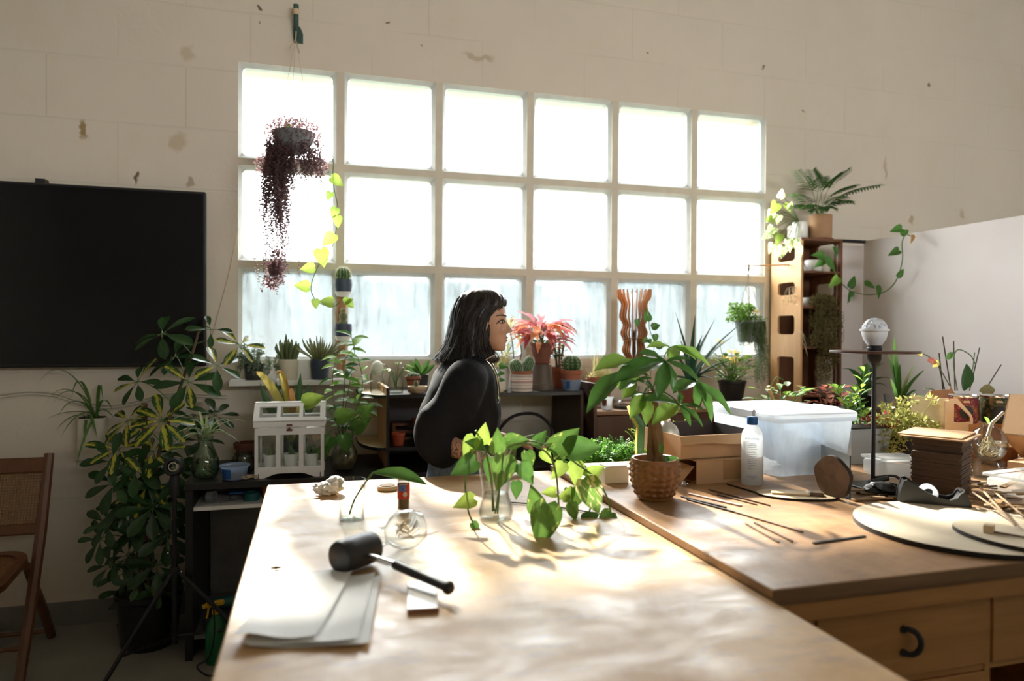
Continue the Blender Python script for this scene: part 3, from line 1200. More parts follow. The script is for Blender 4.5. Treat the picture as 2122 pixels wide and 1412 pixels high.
# light stand
TS = onz(372, 1378, 0)
t = thing('light_stand', 'black tripod light stand with a round socket on top beside the black desk', 'stand', (TS.x, TS.y - .03, 0))
part(t, 'pole', MB().tube([(0, 0, .09), (0, 0, .48)], .0125, 10).tube([(0, 0, .46), (0, 0, .74)], .0095, 10), 'black_plastic')
hz = .40
b = MB().lathe([(.018, hz - .02), (.021, hz - .01), (.021, hz + .015), (.016, hz + .025)], 12)
b.lathe([(.017, .47), (.018, .475), (.018, .505), (.012, .51)], 12)
b.lathe([(.016, .11), (.016, .14)], 12)
part(t, 'collar', b, 'black_matt')
b = MB()
b.ball((.026, -.006, hz), .006, nu=8, nv=6)
b.ball((-.024, -.012, .49), .006, nu=8, nv=6)
part(t, 'clamp_knob', b, 'chrome')
for a, L in ((R(238), .46), (R(-18), .44), (R(110), .40)):
    d = V((cos(a), sin(a), 0))
    e = d * L
    part(t, 'leg', MB().tube([d * .02 + V((0, 0, hz)), e + V((0, 0, .012))], .009, 8), 'black_plastic')
    part(t, 'brace', MB().tube([d * .015 + V((0, 0, .125)), d * L * .62 + V((0, 0, .012 + (hz - .012) * .38))], .005, 6), 'black_plastic')
    part(t, 'rubber_foot', MB().ball(tuple(e + V((0, 0, .014))), .014, .014, .014, 8, 6), 'black_rubber')
hd = V((0, 0, .86))
b = MB().lathe([(.030, -.04), (.040, -.02), (.040, .035), (.034, .045), (.026, .045), (.024, .0)], 20, 0, Matrix.Translation(hd) @ Matrix.Rotation(R(80), 4, 'X'), close=False)
b.lathe([(.018, -.13), (.022, -.11), (.022, -.06), (.016, -.03)], 12, 0, Matrix.Translation(hd))
part(t, 'socket_head', b, 'black_matt')
part(t, 'socket_ring', MB().lathe([(.012, .03), (.015, .042), (.019, .042), (.019, .03)], 16, 0, Matrix.Translation(hd) @ Matrix.Rotation(R(80), 4, 'X'), close=False), 'chrome', label='bright metal ring')

# black desk along the wall
DX0, DX1, DY0, DY1, DZ = -.535, 1.37, 3.30, WY - .015, .782
t = thing('black_desk', 'long black desk along the wall under the window with a white inner shelf', 'desk', (0, 0, 0))
part(t, 'desktop', MB().box(DX0, DX1, DY0, DY1, DZ - .03, DZ, 0, .003), 'black_veneer')
part(t, 'side_panel', MB().box(DX0 + .005, DX0 + .035, DY0 + .02, DY1, 0, DZ - .03), 'black_veneer', 0)
part(t, 'side_panel', MB().box(DX1 - .035, DX1 - .005, DY0 + .02, DY1, 0, DZ - .03), 'black_veneer', 0)
part(t, 'side_panel', MB().box(.36, .385, DY0 + .02, DY1, 0, DZ - .03), 'black_veneer', 0)
part(t, 'back_panel', MB().box(DX0 + .04, .36, DY1 - .02, DY1 - .008, .10, .60), 'grey_plastic', 0)
part(t, 'inner_shelf', MB().box(DX0 + .037, .36, DY0 + .03, DY1 - .03, .655, .672, 0, .001), 'white_paint', 0, label='white board shelf')
part(t, 'bottom_shelf', MB().box(DX0 + .037, .36, DY0 + .05, DY1 - .03, .08, .10), 'grey_plastic', 0)


def tape_roll(name, label, loc, ro, ri, h, mat, rot):
    o = single(name, label, 'tape', MB().lathe([(ri, 0), (ro, 0), (ro, h), (ri, h), (ri, 0)], 24, close=False), mat, loc)
    o.rotation_euler = rot
    return o


plain('teal_plastic', (.01, .10, .10), .5, .1, 8)
plain('blue_plastic', (.02, .09, .28), .4, .1, 8)
p = ony(435, 1055, 3.42)
tape_roll('tape_roll', 'grey tape roll standing on the white shelf of the black desk', (p.x, 3.42, .672 + .026), .026, .014, .03, 'grey_plastic', (R(90), 0, R(70)))
p = ony(525, 1050, 3.42)
tape_roll('tape_roll', 'dark green tape roll lying on the white shelf of the black desk', (p.x, 3.42, .672), .036, .02, .036, 'teal_plastic', (0, 0, 0))
p = ony(495, 1040, 3.43)
t2 = thing('storage_box', 'small blue see-through storage box on the white desk shelf', 'box', (p.x, 3.45, .672))
part(t2, 'tray', MB().box(-.032, .032, -.025, .025, 0, .028, 0, .003), 'clear_plastic')
part(t2, 'lid', MB().box(-.034, .034, -.027, .027, .028, .036, 0, .002), 'blue_plastic')
p = ony(465, 1050, 3.40)
b = MB().tube([(.014 * cos(a), .014 * sin(a), .002) for a in [i * pi / 6 for i in range(13)]], .0014, 5)
b.box(.012, .05, -.006, .006, .001, .004).box(.0, .04, .012, .02, .001, .004)
single('key_ring', 'metal key ring with keys lying on the white desk shelf', 'keys', b, 'steel', (p.x, 3.40, .672))
p = ony(553, 1035, 3.45)
single('small_clay_pot', 'small orange pot on the white desk shelf at the table edge', 'pot', pot([(.02, 0), (.026, .045), (.029, .046), (.029, .056)], 18, .003), 'terracotta', (p.x + .01, 3.45, .672))

# things under the desk
p = onz(440, 1365, 0)
t2 = thing('spray_bottle', 'green spray bottle with a yellow trigger head under the black desk', 'bottle', (-.40, 3.285, 0), R(20))
plain('green_plastic', (.012, .13, .045), .4, .1, 8)
plain('yellow_plastic', (.55, .33, .01), .4, .08, 8)
part(t2, 'bottle', MB().lathe([(.0, 0), (.040, 0), (.043, .01), (.043, .14), (.036, .17), (.018, .20), (.014, .205), (.014, .215)], 22), 'green_plastic')
b = MB().lathe([(.018, .212), (.018, .232), (.011, .236), (.011, .246)], 14)
b.box(-.045, .035, -.011, .011, .244, .268, 0, .006)
b.box(-.056, -.044, -.008, .008, .246, .262, 0, .002)
b.tube(bez((-.028, 0, .246), (-.036, 0, .232), (-.030, 0, .216), (-.040, 0, .20), 6), .0045, 6)
part(t2, 'trigger_head', b, 'yellow_plastic')
p = ony(475, 1215, 3.42)
t2 = thing('hand_tool', 'dark green corded hand tool lying on a grey case under the desk', 'tool', (-.36, 3.45, .165), R(8))
part(t2, 'tool_body', MB().tube([(-.10, 0, .03), (-.06, 0, .034), (.04, 0, .036), (.11, 0, .03)], [.016, .026, .028, .02], 12), 'teal_plastic')
part(t2, 'nose', MB().tube([(-.13, 0, .03), (-.10, 0, .03)], [.008, .014], 10), 'black_plastic')
part(t2, 'cord', MB().tube(spline([(.11, 0, .03), (.15, -.05, .02), (.10, -.12, -.02), (.08, -.14, -.1)], 6), .003, 5), 'black_rubber')
t2 = thing('equipment_case', 'flat grey equipment case lying under the black desk', 'case', (-.25, 3.48, .10))
part(t2, 'case_body', MB().box(-.21, .21, -.12, .12, 0, .062, 0, .01), 'dark_grey_plastic')
part(t2, 'latch', MB().box(-.10, -.06, -.126, -.118, .02, .05, 0, .002), 'steel')
part(t2, 'latch', MB().box(.06, .10, -.126, -.118, .02, .05, 0, .002), 'steel')
b = MB()
rnd2 = random.Random(5)
frosted('bag_film', (.55, .58, .58), .72, .3, .25, .15)
b.ball((0, 0, .13), .12, .09, .15, 20, 14, 0, None, lambda a, t_: 1 + .16 * sin(a * 5 + t_ * 7) + .10 * sin(a * 11 - t_ * 4))
single('plastic_bag', 'crumpled clear plastic bag stuffed under the black desk', 'bag', b, 'bag_film', (.02, 3.55, .10))
cb = spline([(-.40, 3.20, .30), (-.395, 3.19, .16), (-.42, 3.22, .05), (-.47, 3.24, .006), (-.40, 3.14, .006), (-.30, 3.16, .006), (-.2, 3.25, .006)], 8)
single('floor_cable', 'thin black cable trailing from the light stand over the floor', 'cable', MB().tube(cb, .0032, 6), 'black_rubber')

# ---- on the black desk, left of the white terrarium
p = onz(425, 1003, DZ)
t2 = thing('spider_plant_vase', 'round green glass vase with a pale spider plant on the desk corner', 'vase', (p.x, p.y + .05, DZ))
vp = [(.032, 0), (.050, .008), (.062, .04), (.060, .08), (.044, .125), (.033, .15), (.032, .17), (.036, .19)]
part(t2, 'glass', pot(vp, 28, .003), 'green_glass')
part(t2, 'water', MB().lathe([(.030, .005), (.048, .012), (.058, .04), (.056, .075), (.0, .075)], 24), 'green_glass')
b = MB()
for k in range(16):
    a = U(0, 6.28)
    b.tube(spline([(0, 0, .16), (U(-.02, .02), U(-.02, .02), .10), (cos(a) * .03, sin(a) * .03, .05), (cos(a + 1) * .045, sin(a + 1) * .045, .02)], 4), .0011, 4)
part(t2, 'roots', b, 'root')
for tx, ty in ((355, 955), (380, 910), (395, 880), (412, 862), (430, 870), (440, 900), (460, 890), (480, 878), (510, 880), (500, 925), (480, 915), (365, 910), (350, 945), (420, 905)):
    e = ony(tx, ty, p.y - U(-.04, .08)) - V((p.x, p.y + .05, DZ))
    p0 = V((U(-.012, .012), U(-.012, .012), .175))
    part(t2, 'leaf', MB().blade(bez(p0, p0 + V((e.x * .15, e.y * .15, .06)), p0.lerp(e, .65) + V((0, 0, .055)), e, 9), .015, 0, .35), 'leaf_spider_pale', 180)

p = onz(487, 1004, DZ)
t2 = thing('plastic_tub', 'small clear tub with a blue label and soil inside, on the black desk', 'tub', (p.x, p.y + .05, DZ))
frosted('tub_plastic', (.62, .72, .86), .5, .5, .2)
part(t2, 'tub_wall', pot([(.045, 0), (.050, .004), (.058, .055), (.066, .06), (.066, .064)], 28, .002), 'tub_plastic')
part(t2, 'soil', MB().lathe([(.049, .008), (.054, .042), (0, .047)], 20), 'soil')
b = MB()
for i in range(9):
    a0_, a1_ = R(205 + i * 6), R(211 + i * 6)
    r0, r1 = .0515, .0578
    b.add([(r0 * cos(a0_), r0 * sin(a0_), .008), (r0 * cos(a1_), r0 * sin(a1_), .008), (r1 * cos(a1_), r1 * sin(a1_), .052), (r1 * cos(a0_), r1 * sin(a0_), .052)], [(0, 1, 2, 3)])
part(t2, 'label', b, 'blue_plastic', 180)
p = ony(516, 985, 3.62)
t2 = potted('clay_pot', 'empty brown clay pot behind the green glass jar on the desk', 'pot', (p.x, 3.66, DZ), [(.05, 0), (.058, .09), (.066, .092), (.07, .12)], 'dark_terracotta', .08)
p = ony(505, 1000, 3.52)
t2 = thing('glass_jar', 'squat greenish glass jar between tub and white terrarium', 'jar', (p.x + .005, 3.53, DZ))
part(t2, 'glass', pot([(.04, 0), (.052, .01), (.056, .04), (.048, .075), (.042, .08), (.042, .09)], 24, .003), 'green_glass')
p = onz(523, 1002, DZ)
b = MB()
pts = [V((.03 * cos(a * 1.0) * (1 + .25 * sin(a * 2.3)), .018 * sin(a), .006 + .012 * (.5 + .5 * sin(a * 1.7)))) for a in [i * .35 for i in range(50)]]
b.tube(pts, .0025, 5)
single('string_bundle', 'small loose bundle of natural string beside the white terrarium', 'string', b, 'twine', (p.x - .01, p.y + .02, DZ))

# ------------------------------------------------------------------ white terrarium on the black desk
TP = ony(606, 1002, 3.40)
TYC = 3.415
t = thing('terrarium', 'white house-shaped glass terrarium with three cactus pots inside', 'terrarium', (TP.x, TYC, DZ), R(-3))
t.scale = (.93, .93, .93)
tw, td, th, lid = .163, .085, .245, .365
b = MB()
b.box(-tw, -tw + .016, -td, -td + .016, 0, th, 0, .001)
b.box(tw - .016, tw, -td, -td + .016, 0, th, 0, .001)
b.box(-tw, -tw + .016, td - .016, td, 0, th, 0, .001)
b.box(tw - .016, tw, td - .016, td, 0, th, 0, .001)
part(t, 'corner_post', b, 'white_paint')
b = MB()
for y0, y1 in ((-td, -td + .014), (td - .014, td)):
    b.box(-tw + .016, tw - .016, y0, y1, .022, .052, 0, .001)
    b.box(-tw + .016, tw - .016, y0, y1, th - .035, th, 0, .001)
    for x in (-.054, .054):
        b.box(x - .011, x + .011, y0, y1, .052, th - .035, 0, .001)
for x0, x1 in ((-tw, -tw + .014), (tw - .014, tw)):
    b.box(x0, x1, -td + .016, td - .016, .022, .052, 0, .001)
    b.box(x0, x1, -td + .016, td - .016, th - .03, th, 0, .001)
b.box(-tw + .014, tw - .014, -td + .014, td - .014, .030, .040)
part(t, 'frame', b, 'white_paint')
sk = []
for k in range(13):
    u = k / 12
    sk.append((-tw + .02 + (2 * tw - .04) * u, .022 - .022 * (min(1, max(0, abs(u - .5) * 5 - 1.1)))))
b = MB()
b.add([(x, -td, .024) for x, z in sk] + [(x, -td, z) for x, z in sk] + [(x, -td + .012, .024) for x, z in sk] + [(x, -td + .012, z) for x, z in sk],
      [(i, i + 13, i + 14, i + 1) for i in range(12)] + [(26 + i, 27 + i, 40 + i, 39 + i) for i in range(12)] + [(13 + i, 39 + i, 40 + i, 14 + i) for i in range(12)])
part(t, 'scalloped_foot', b, 'white_paint', 0)
for x0, x1 in ((-tw + .016, -.065), (-.043, .043), (.065, tw - .016)):
    for y in (-td + .007, td - .007):
        part(t, 'pane', MB().box(x0, x1, y - .001, y + .001, .052, th - .035), 'glass', 0)
for x in (-tw + .007, tw - .007):
    part(t, 'pane', MB().box(x - .001, x + .001, -td + .016, td - .016, .052, th - .03), 'glass', 0)
lidp = part(t, 'lid', MB(), 'white_paint')
b = MB()
o = [(-tw - .008, -td - .010), (tw + .008, -td - .010), (tw + .008, td + .010), (-tw - .008, td + .010)]
b.box(-tw - .006, tw + .006, -td - .008, -td + .010, th + .003, th + .028, 0, .002)
b.box(-tw - .006, tw + .006, td - .010, td + .008, th + .003, th + .028, 0, .002)
b.box(-tw - .006, -tw + .010, -td, td, th + .003, th + .028, 0, .002)
b.box(tw - .010, tw + .006, -td, td, th + .003, th + .028, 0, .002)
for s in (-1, 1):       # two sloping glazed halves
    A0, A1 = V((0, s * (td + .006), th + .030)), V((0, s * .018, lid - .012))
    dv = (A1 - A0).normalized()
    nn = V((0, -dv.z, dv.y)) * s * -1
    def sl_bar(x0, x1, f0, f1):
        p0, p1 = A0.lerp(A1, f0), A0.lerp(A1, f1)
        vv = []
        for q in (p0, p1):
            for xx in (x0, x1):
                vv += [(xx, q.y, q.z), (xx, q.y + nn.y * .010, q.z + nn.z * .010)]
        b.add(vv, [(0, 2, 6, 4), (1, 5, 7, 3), (0, 1, 3, 2), (4, 6, 7, 5), (0, 4, 5, 1), (2, 3, 7, 6)])
    sl_bar(-tw - .006, tw + .006, 0, .2)
    sl_bar(-tw - .006, tw + .006, .82, 1)
    for x0, x1 in ((-tw - .006, -tw + .02), (-.062, -.044), (.044, .062), (tw - .02, tw + .006)):
        sl_bar(x0, x1, .2, .82)
b.box(-tw - .006, tw + .006, -.022, .022, lid - .014, lid, 0, .002)
for x in (-tw, tw):
    b.add([(x, -td - .004, th + .028), (x, td + .004, th + .028), (x, .0, lid - .01)], [(0, 1, 2)])
lidp.data = b.mesh('lid', 'white_paint', 25)
for s in (-1, 1):
    for x0, x1 in ((-tw + .02, -.062), (-.044, .044), (.062, tw - .02)):
        f = lambda u: (s * (td + .004) * (1 - u) + s * .018 * u, (th + .030) * (1 - u) + (lid - .014) * u)
        y0, z0 = f(.2)
        y1, z1 = f(.82)
        part(lidp, 'pane', MB().add([(x0, y0, z0), (x1, y0, z0), (x1, y1, z1), (x0, y1, z1)], [(0, 1, 2, 3)]), 'glass', 0)
b = MB().box(-.014, .014, -td - .013, -td - .008, th + .008, th + .018, 0, .002)
b.box(-.014, .014, -td - .008, -td, th - .016, th - .006, 0, .002).ball((0, -td - .014, th - .002), .006, nu=8, nv=6)
part(t, 'latch', b, 'dark_terracotta', label='dark rusty latch')
b = MB()
for k in range(120):
    x, y = U(-tw + .02, tw - .02), U(-td + .02, td - .02)
    r = U(.004, .008)
    b.ball((x, y, .042 + r * .5), r, r * U(.7, 1.1), r * .7, 6, 4)
part(t, 'pebbles', b, 'cream_ceramic', kind='stuff')

for i, (dx, kind) in enumerate(((-.098, 'short'), (0, 'dark'), (.098, 'mixed'))):
    base = V((TP.x, TYC, DZ)) + Matrix.Rotation(R(-3), 3, 'Z') @ V((dx * .93, -.005, .0385))
    lab = ('white pot with stubby brownish cactus, left in the terrarium', 'white pot with a dark bushy cactus, middle of the terrarium',
           'white pot with green succulents, right in the terrarium')[i]
    q = potted('cactus_pot', lab, 'plant', base, [(.026, 0), (.029, .003), (.037, .062), (.038, .064)], 'white_ceramic', .055, 24, 'pots in the terrarium', .003)
    q.scale = (.93, .93, .93)
    b = MB()
    if kind == 'short':
        for (x, y, h) in ((-.014, 0, .05), (.006, .008, .062), (.016, -.01, .042), (-.002, -.014, .036)):
            cactus_body(b, (x, y, .05), .0095, h, 8, .15, 0, 8)
    elif kind == 'dark':
        for k in range(14):
            a = U(0, 6.28)
            cactus_body(b, (cos(a) * U(0, .02), sin(a) * U(0, .02), .05), .008, U(.03, .055), 6, .2, 0, 6)
        for k in range(3):
            b.tube([(0, 0, .06), (U(-.02, .02), 0, .12), (U(-.03, .03), 0, U(.14, .17))], .003, 6)
    else:
        cactus_body(b, (-.012, 0, .05), .011, .055, 8, .15, 0, 8)
        cactus_body(b, (.014, -.006, .05), .015, .032, 10, .15, 0, 8)
        clump(b, (.008, .01, .08), (.02, .018, .02), 60, .016, .008)
    part(q, 'cactus', b, 'cactus_pale' if kind == 'short' else 'cactus_flesh')

# snake plant and withered leaves rising behind the terrarium
SP = V((TP.x + .0, 3.66, DZ))
t = potted('snake_plant', 'dark banded snake plant with yellowing leaves behind the terrarium', 'plant', SP, [(.05, 0), (.055, .01), (.07, .12), (.072, .125)], 'black_plastic')
for tx, ty, y, w in ((540, 800, 3.62, .045), (572, 795, 3.66, .05), (590, 800, 3.6, .05), (624, 778, 3.66, .045), (640, 800, 3.62, .05), (607, 815, 3.6, .055), (655, 812, 3.7, .045)):
    e = ony(tx, ty, y) - SP
    p0 = V((e.x * .25, e.y * .2, .11))
    part(t, 'leaf', MB().blade(bez(p0, p0 + V((e.x * .2, 0, e.z * .35)), V((e.x * .8, e.y, e.z * .7)), e, 8), w, 0, .3, (0, 1, .1), lambda f: min(1, .55 + f) * (1 - f ** 4) + .02), 'leaf_sansev', 180)
for tx, ty, bend, w, mt in ((533, 783, -.04, .045, 'leaf_yellow'), (580, 780, 0, .04, 'leaf_yellow'), (598, 818, .06, .035, 'leaf_dead'), (570, 782, .12, .02, 'leaf_dead'), (612, 850, .1, .02, 'leaf_yellow')):
    e = ony(tx, ty, 3.55) - SP
    p0 = V((e.x * .1 + .005, -.02, .11))
    part(t, 'leaf', MB().blade(bez(p0, p0 + V((0, -.02, (e.z - .11) * .6)), V((e.x + bend * .4, e.y, e.z + .05 + abs(bend) * .3)), e, 9), w, 0, .4, (0, 1, .1)), mt, 180)

# glass vase of soil with a leafy climber
CV = ony(717, 993, 3.46)
t = thing('climber_vase', 'bulbous glass vase with a tall fresh green climber right of the terrarium', 'vase', (CV.x, 3.46, DZ))
part(t, 'glass', pot([(.042, 0), (.058, .01), (.066, .045), (.060, .085), (.042, .125), (.038, .15), (.046, .185)], 28, .003), 'glass')
part(t, 'root_mass', MB().ball((0, 0, .058), .058, .058, .052, 18, 12, 0, None, lambda a, t_: 1 + .06 * sin(a * 7 + t_ * 9)), 'root_soil' if 'root_soil' in M else plain('root_soil', (.10, .085, .035), .9, .5, 40, .6).name)
O = V((CV.x, 3.46, DZ))
lf = [lmesh('leaf_fresh', 'spear', .5, .2, .2), lmesh('leaf_mid', 'spear', .5, .2, .25), lmesh('leaf_grey', 'spear', .5, .2, .2), lmesh('leaf_fresh', 'oval', .55, .2, .2)]
st = MB()
for path in ([(712, 900), (722, 820), (735, 740), (728, 700)], [(705, 900), (695, 850), (690, 790), (697, 745)], [(720, 890), (745, 840), (752, 790), (742, 745)], [(710, 880), (716, 800), (712, 760), (735, 720)],
             [(712, 900), (735, 875), (760, 855), (765, 840)]):
    pts = spline([V((0, 0, .08))] + [ony(x, y, 3.44 + U(-.03, .03)) - O for x, y in path], 6)
    st.tube(pts, [.0028 - .0014 * i / len(pts) for i in range(len(pts))], 5)
    for k in range(15):
        p, d = along(pts, .30 + .7 * k / 14)
        a = k * 2.4 + U(-.4, .4)
        dd = V((cos(a), sin(a) * .7 - .25, U(-.25, .5)))
        leaf(t, rnd.choice(lf), p, dd, (0, -.4, 1), U(.05, .09))
part(t, 'stems', st, 'stem_brown')
for (x, y, mt, L, dx, dz) in ((632, 842, 'leaf_lime', .10, 1, .45), (700, 872, 'leaf_fresh', .10, .9, .35), (690, 910, 'leaf_mid', .09, -.5, -.8), (735, 895, 'leaf_pothos', .10, .6, .5), (748, 862, 'leaf_pothos', .085, .8, .6), (712, 905, 'leaf_mid', .09, .3, -.9), (672, 930, 'leaf_pothos', .07, .1, -1)):
    p = ony(x, y, 3.37) - O
    leaf(t, heartleaf(mt), p, (dx, -.2, dz), (-.1, -1, .4), L)
b = MB()
for x, y in ((660, 920), (680, 880), (735, 905), (745, 875), (705, 880), (652, 850)):
    e = ony(x, y, 3.38) - O
    b.tube(bez((0, 0, .16), (e.x * .2, 0, .24), (e.x * .7, e.y * .7, e.z + .03), e, 8), .002, 5)
part(t, 'runners', b, 'stem_green')

# ------------------------------------------------------------------ window shelf with pots, left
s0 = ony(475, 795, 3.74)
single('window_shelf', 'thin white shelf board under the left window panes', 'shelf', MB().box(0, .68, 0, .15, 0, .028, 0, .002), 'white_paint', (s0.x, WY - .152, 1.172))
SZ = 1.2005


def shelf_pot(px, r, h, mat, label, y=3.80, sq=False):
    p = ony(px, 790, y)
    q = thing('shelf_pot', label, 'plant', (p.x, y, SZ), 0, 'pots on the white window shelf')
    if sq:
        b = MB().ring(rrect(-r, r, -r, r, .006, 3), rrect(-r + .004, r - .004, -r + .004, r - .004, .004, 3), 0, h)
        b.box(-r + .003, r - .003, -r + .003, r - .003, 0, .004)
        part(q, 'pot', b, mat)
        part(q, 'soil', MB().box(-r + .004, r - .004, -r + .004, r - .004, h - .02, h - .012), 'soil')
    else:
        part(q, 'pot', pot([(r * .82, 0), (r * .86, .004), (r, h)], 24, .004), mat)
        part(q, 'soil', MB().lathe([(r * .9, h - .02), (r * .93, h - .012), (0, h - .008)], 18), 'soil')
    return q


q = shelf_pot(527, .048, .085, 'dark_grey_plastic', 'dark pot with trailing grey-green sedum, first on the window shelf')
b = MB()
for k in range(26):
    a = U(0, 6.28)
    r0 = U(0, .035)
    p0 = V((cos(a) * r0, sin(a) * r0, .08))
    out = U(.02, .085)
    up = U(-.09, .10)
    e = p0 + V((cos(a) * out - .01, sin(a) * out * .6 - .02, up))
    pts = bez(p0, p0 + V((cos(a) * out * .4, sin(a) * out * .4, .05)), e + V((0, 0, .02)), e, 8)
    b.tube(pts, .0018, 4)
    for f in range(14):
        p, d = along(pts, .15 + f * .06)
        clump(b, p, (.006, .006, .006), 5, .012, .006)
part(q, 'foliage', b, 'leaf_grey', 180, kind='stuff')
q = shelf_pot(562, .036, .065, 'white_ceramic', 'small white pot with sprawling sedum, second on the window shelf', 3.79)
b = MB()
for k in range(14):
    a = U(0, 6.28)
    p0 = V((cos(a) * .02, sin(a) * .02, .06))
    e = p0 + V((cos(a) * U(.02, .05), sin(a) * .03 - .02, U(-.03, .07)))
    pts = bez(p0, p0 + V((0, 0, .03)), e + V((0, 0, .02)), e, 6)
    b.tube(pts, .0015, 4)
    for f in range(10):
        p, d = along(pts, .2 + f * .08)
        clump(b, p, (.006, .006, .006), 5, .011, .006)
part(q, 'foliage', b, 'leaf_grey', 180, kind='stuff')


def fingers(q, n, r0, hh, spread, z, mat, fr=.0065):
    for k in range(n):
        a = 2.4 * k
        rr = r0 * math.sqrt((k + .5) / n)
        h = hh * U(.65, 1.1) * (1.05 - .4 * rr / r0)
        p0 = V((cos(a) * rr, sin(a) * rr, z))
        e = p0 + V((cos(a) * spread * rr / r0 * U(.6, 1.2), sin(a) * spread * rr / r0, h))
        pts = bez(p0, p0 + V((0, 0, h * .4)), e - V((0, 0, h * .3)), e, 6)
        part(q, 'finger', MB().tube(pts, [fr * .8, fr, fr, fr, fr * .95, fr * .8, fr * .3], 7), mat)


q = shelf_pot(598, .053, .105, 'cream_ceramic', 'cream pot with upright finger cactus, middle of the window shelf', 3.78)
fingers(q, 26, .042, .135, .03, .095, 'cactus_mid' if 'cactus_mid' in M else leafm('cactus_mid', (.10, .14, .06), (.20, .24, .11), .12, .5, scale=12).name, .0072)
q = shelf_pot(632, .042, .10, 'white_ceramic', 'plain white cube pot behind the finger cactus pots on the window shelf', 3.835, True)
q = shelf_pot(664, .050, .105, 'navy_ceramic', 'navy blue pot with spindly finger cactus, last on the window shelf', 3.77)
fingers(q, 36, .042, .140, .095, .095, 'cactus_pale', .0048)

# wooden post with two cup planters on the mullion
PX = ony(708, 700, WY - .02)
t = thing('cup_planter_post', 'upright wooden strip on the window mullion carrying two navy cups', 'planter', (PX.x, WY - .012, 1.21))
part(t, 'strip', MB().box(-.022, .022, -.014, .010, 0, .56, 0, .002), 'lamp_wood')
part(t, 'backing', MB().box(-.034, .034, .0105, .0115, 0, .58), 'white_paint', 0)
CUP = [(.030, 0), (.040, .006), (.047, .05), (.045, .075), (.0445, .08)]
for z, kd in ((.20, 'lower'), (.435, 'upper')):
    c = part(t, 'cup', pot(CUP, 26, .004), 'navy_ceramic', loc=(.005, -.063, z))
    part(c, 'bracket', MB().lathe([(.02, -.012), (.034, -.006), (.043, .012), (.044, .014), (.028, -.002)], 22, close=False), 'white_paint')
    part(c, 'soil', MB().lathe([(.040, .055), (.041, .062), (0, .066)], 18), 'soil')
    w0 = (PX.x + .005, WY - .075, 1.21 + z + .060)
    q = thing('cup_cactus', 'round ribbed cactus with golden spines in the upper navy cup' if kd == 'upper' else 'stacked pale pear-shaped cactus in the lower navy cup', 'cactus', w0)
    b, s_ = MB(), MB()
    if kd == 'upper':
        cactus_body(b, (0, 0, 0), .038, .085, 14, .18)
        spines_on(s_, (0, 0, 0), .038, .085, 14, 12, .014, per=7, th=.0005)
        part(q, 'flesh', b, 'cactus_flesh')
    else:
        cactus_body(b, (0, 0, -.005), .024, .052, 14, .08)
        cactus_body(b, (.0, 0, .036), .021, .046, 14, .08)
        cactus_body(b, (.0, 0, .072), .013, .032, 14, .08)
        for c_, r_, h_ in (((0, 0, -.005), .024, .052), ((0, 0, .036), .021, .046), ((0, 0, .072), .013, .032)):
            spines_on(s_, c_, r_, h_, 14, 9, .005, per=4, th=.0005)
        part(q, 'flesh', b, 'cactus_pale')
    part(q, 'spines', s_, 'spine', 0, kind='stuff')

# wall hook and hanging basket
HK = ony(607, 95, WY)
t = thing('wall_hook', 'old dark green metal wall hook with insulator above the window', 'hook', (HK.x, WY, HK.z))
part(t, 'back_plate', MB().add([], []).prism([(-.012, 0), (.035, 0), (.035, .05), (.020, .085), (.010, .09), (-.012, .09)], 0, .008, 0, None, Matrix.Translation((0, -.0, 0)) @ XZ), 'hook_green' if 'hook_green' in M else plain('hook_green', (.03, .075, .055), .5, .3, 20, .2).name)
part(t, 'arm', MB().tube([(0, -.006, .03), (0, -.03, .07), (0, -.05, .12), (0, -.055, .18)], [.014, .013, .013, .014], 10), 'hook_green')
part(t, 'insulator', MB().lathe([(.0135, 0), (.0165, .008), (.0165, .02), (.0135, .028)], 14, 0, Matrix.Translation((0, -.054, .128))), 'plywood')
HT = V((HK.x, WY - .055, HK.z + .04))
HB = ony(603, 290, 3.62)
HP = V((HB.x, 3.66, 2.335))
t = thing('hanging_basket', 'hanging basket with a wine-red trailing plant and yellow-green vine in the window', 'plant', HP)
part(t, 'bowl', pot([(.045, 0), (.062, .01), (.088, .05), (.105, .095), (.108, .10)], 26, .004), 'grey_plastic')
part(t, 'soil', MB().lathe([(.098, .085), (.1, .09), (0, .095)], 20), 'soil')
b = MB()
for a in (.4, 2.5, 4.6):
    b.tube([V((.103 * cos(a), .103 * sin(a), .098)), V((0, 0, .62)) + V((HT.x - HP.x, HT.y - HP.y, 0)) * .8], .0008, 4)
b.tube([V((0, 0, .62)) + V((HT.x - HP.x, HT.y - HP.y, 0)) * .8, HT - HP], .0035, 5)
top = V((0, 0, .62)) + V((HT.x - HP.x, HT.y - HP.y, 0)) * .8
b.tube([top, top + V((-.03, -.01, -.05))], .0015, 4).tube([top, top + V((.02, -.01, -.07))], .0025, 4)
part(t, 'rope', b, 'twine')
b = MB()
clump(b, (0, 0, .10), (.14, .13, .06), 1900, .018, .007)
clump(b, (.01, 0, .145), (.11, .10, .04), 500, .02, .007)
clump(b, (.02, -.02, .035), (.135, .12, .07), 800, .018, .007)
for (px, py, ry, n) in ((548, 345, .05, 260), (650, 350, .05, 260)):
    c = ony(px, py, 3.6) - HP
    clump(b, c, (.045, .05, ry), n, .022, .010)


def wine_str(x0, x1, n, L, spread=.02):
    strings(b, lambda: (U(x0, x1), U(-.13, .05), U(.0, .06)), n, L, .010, .014, sway=.011)


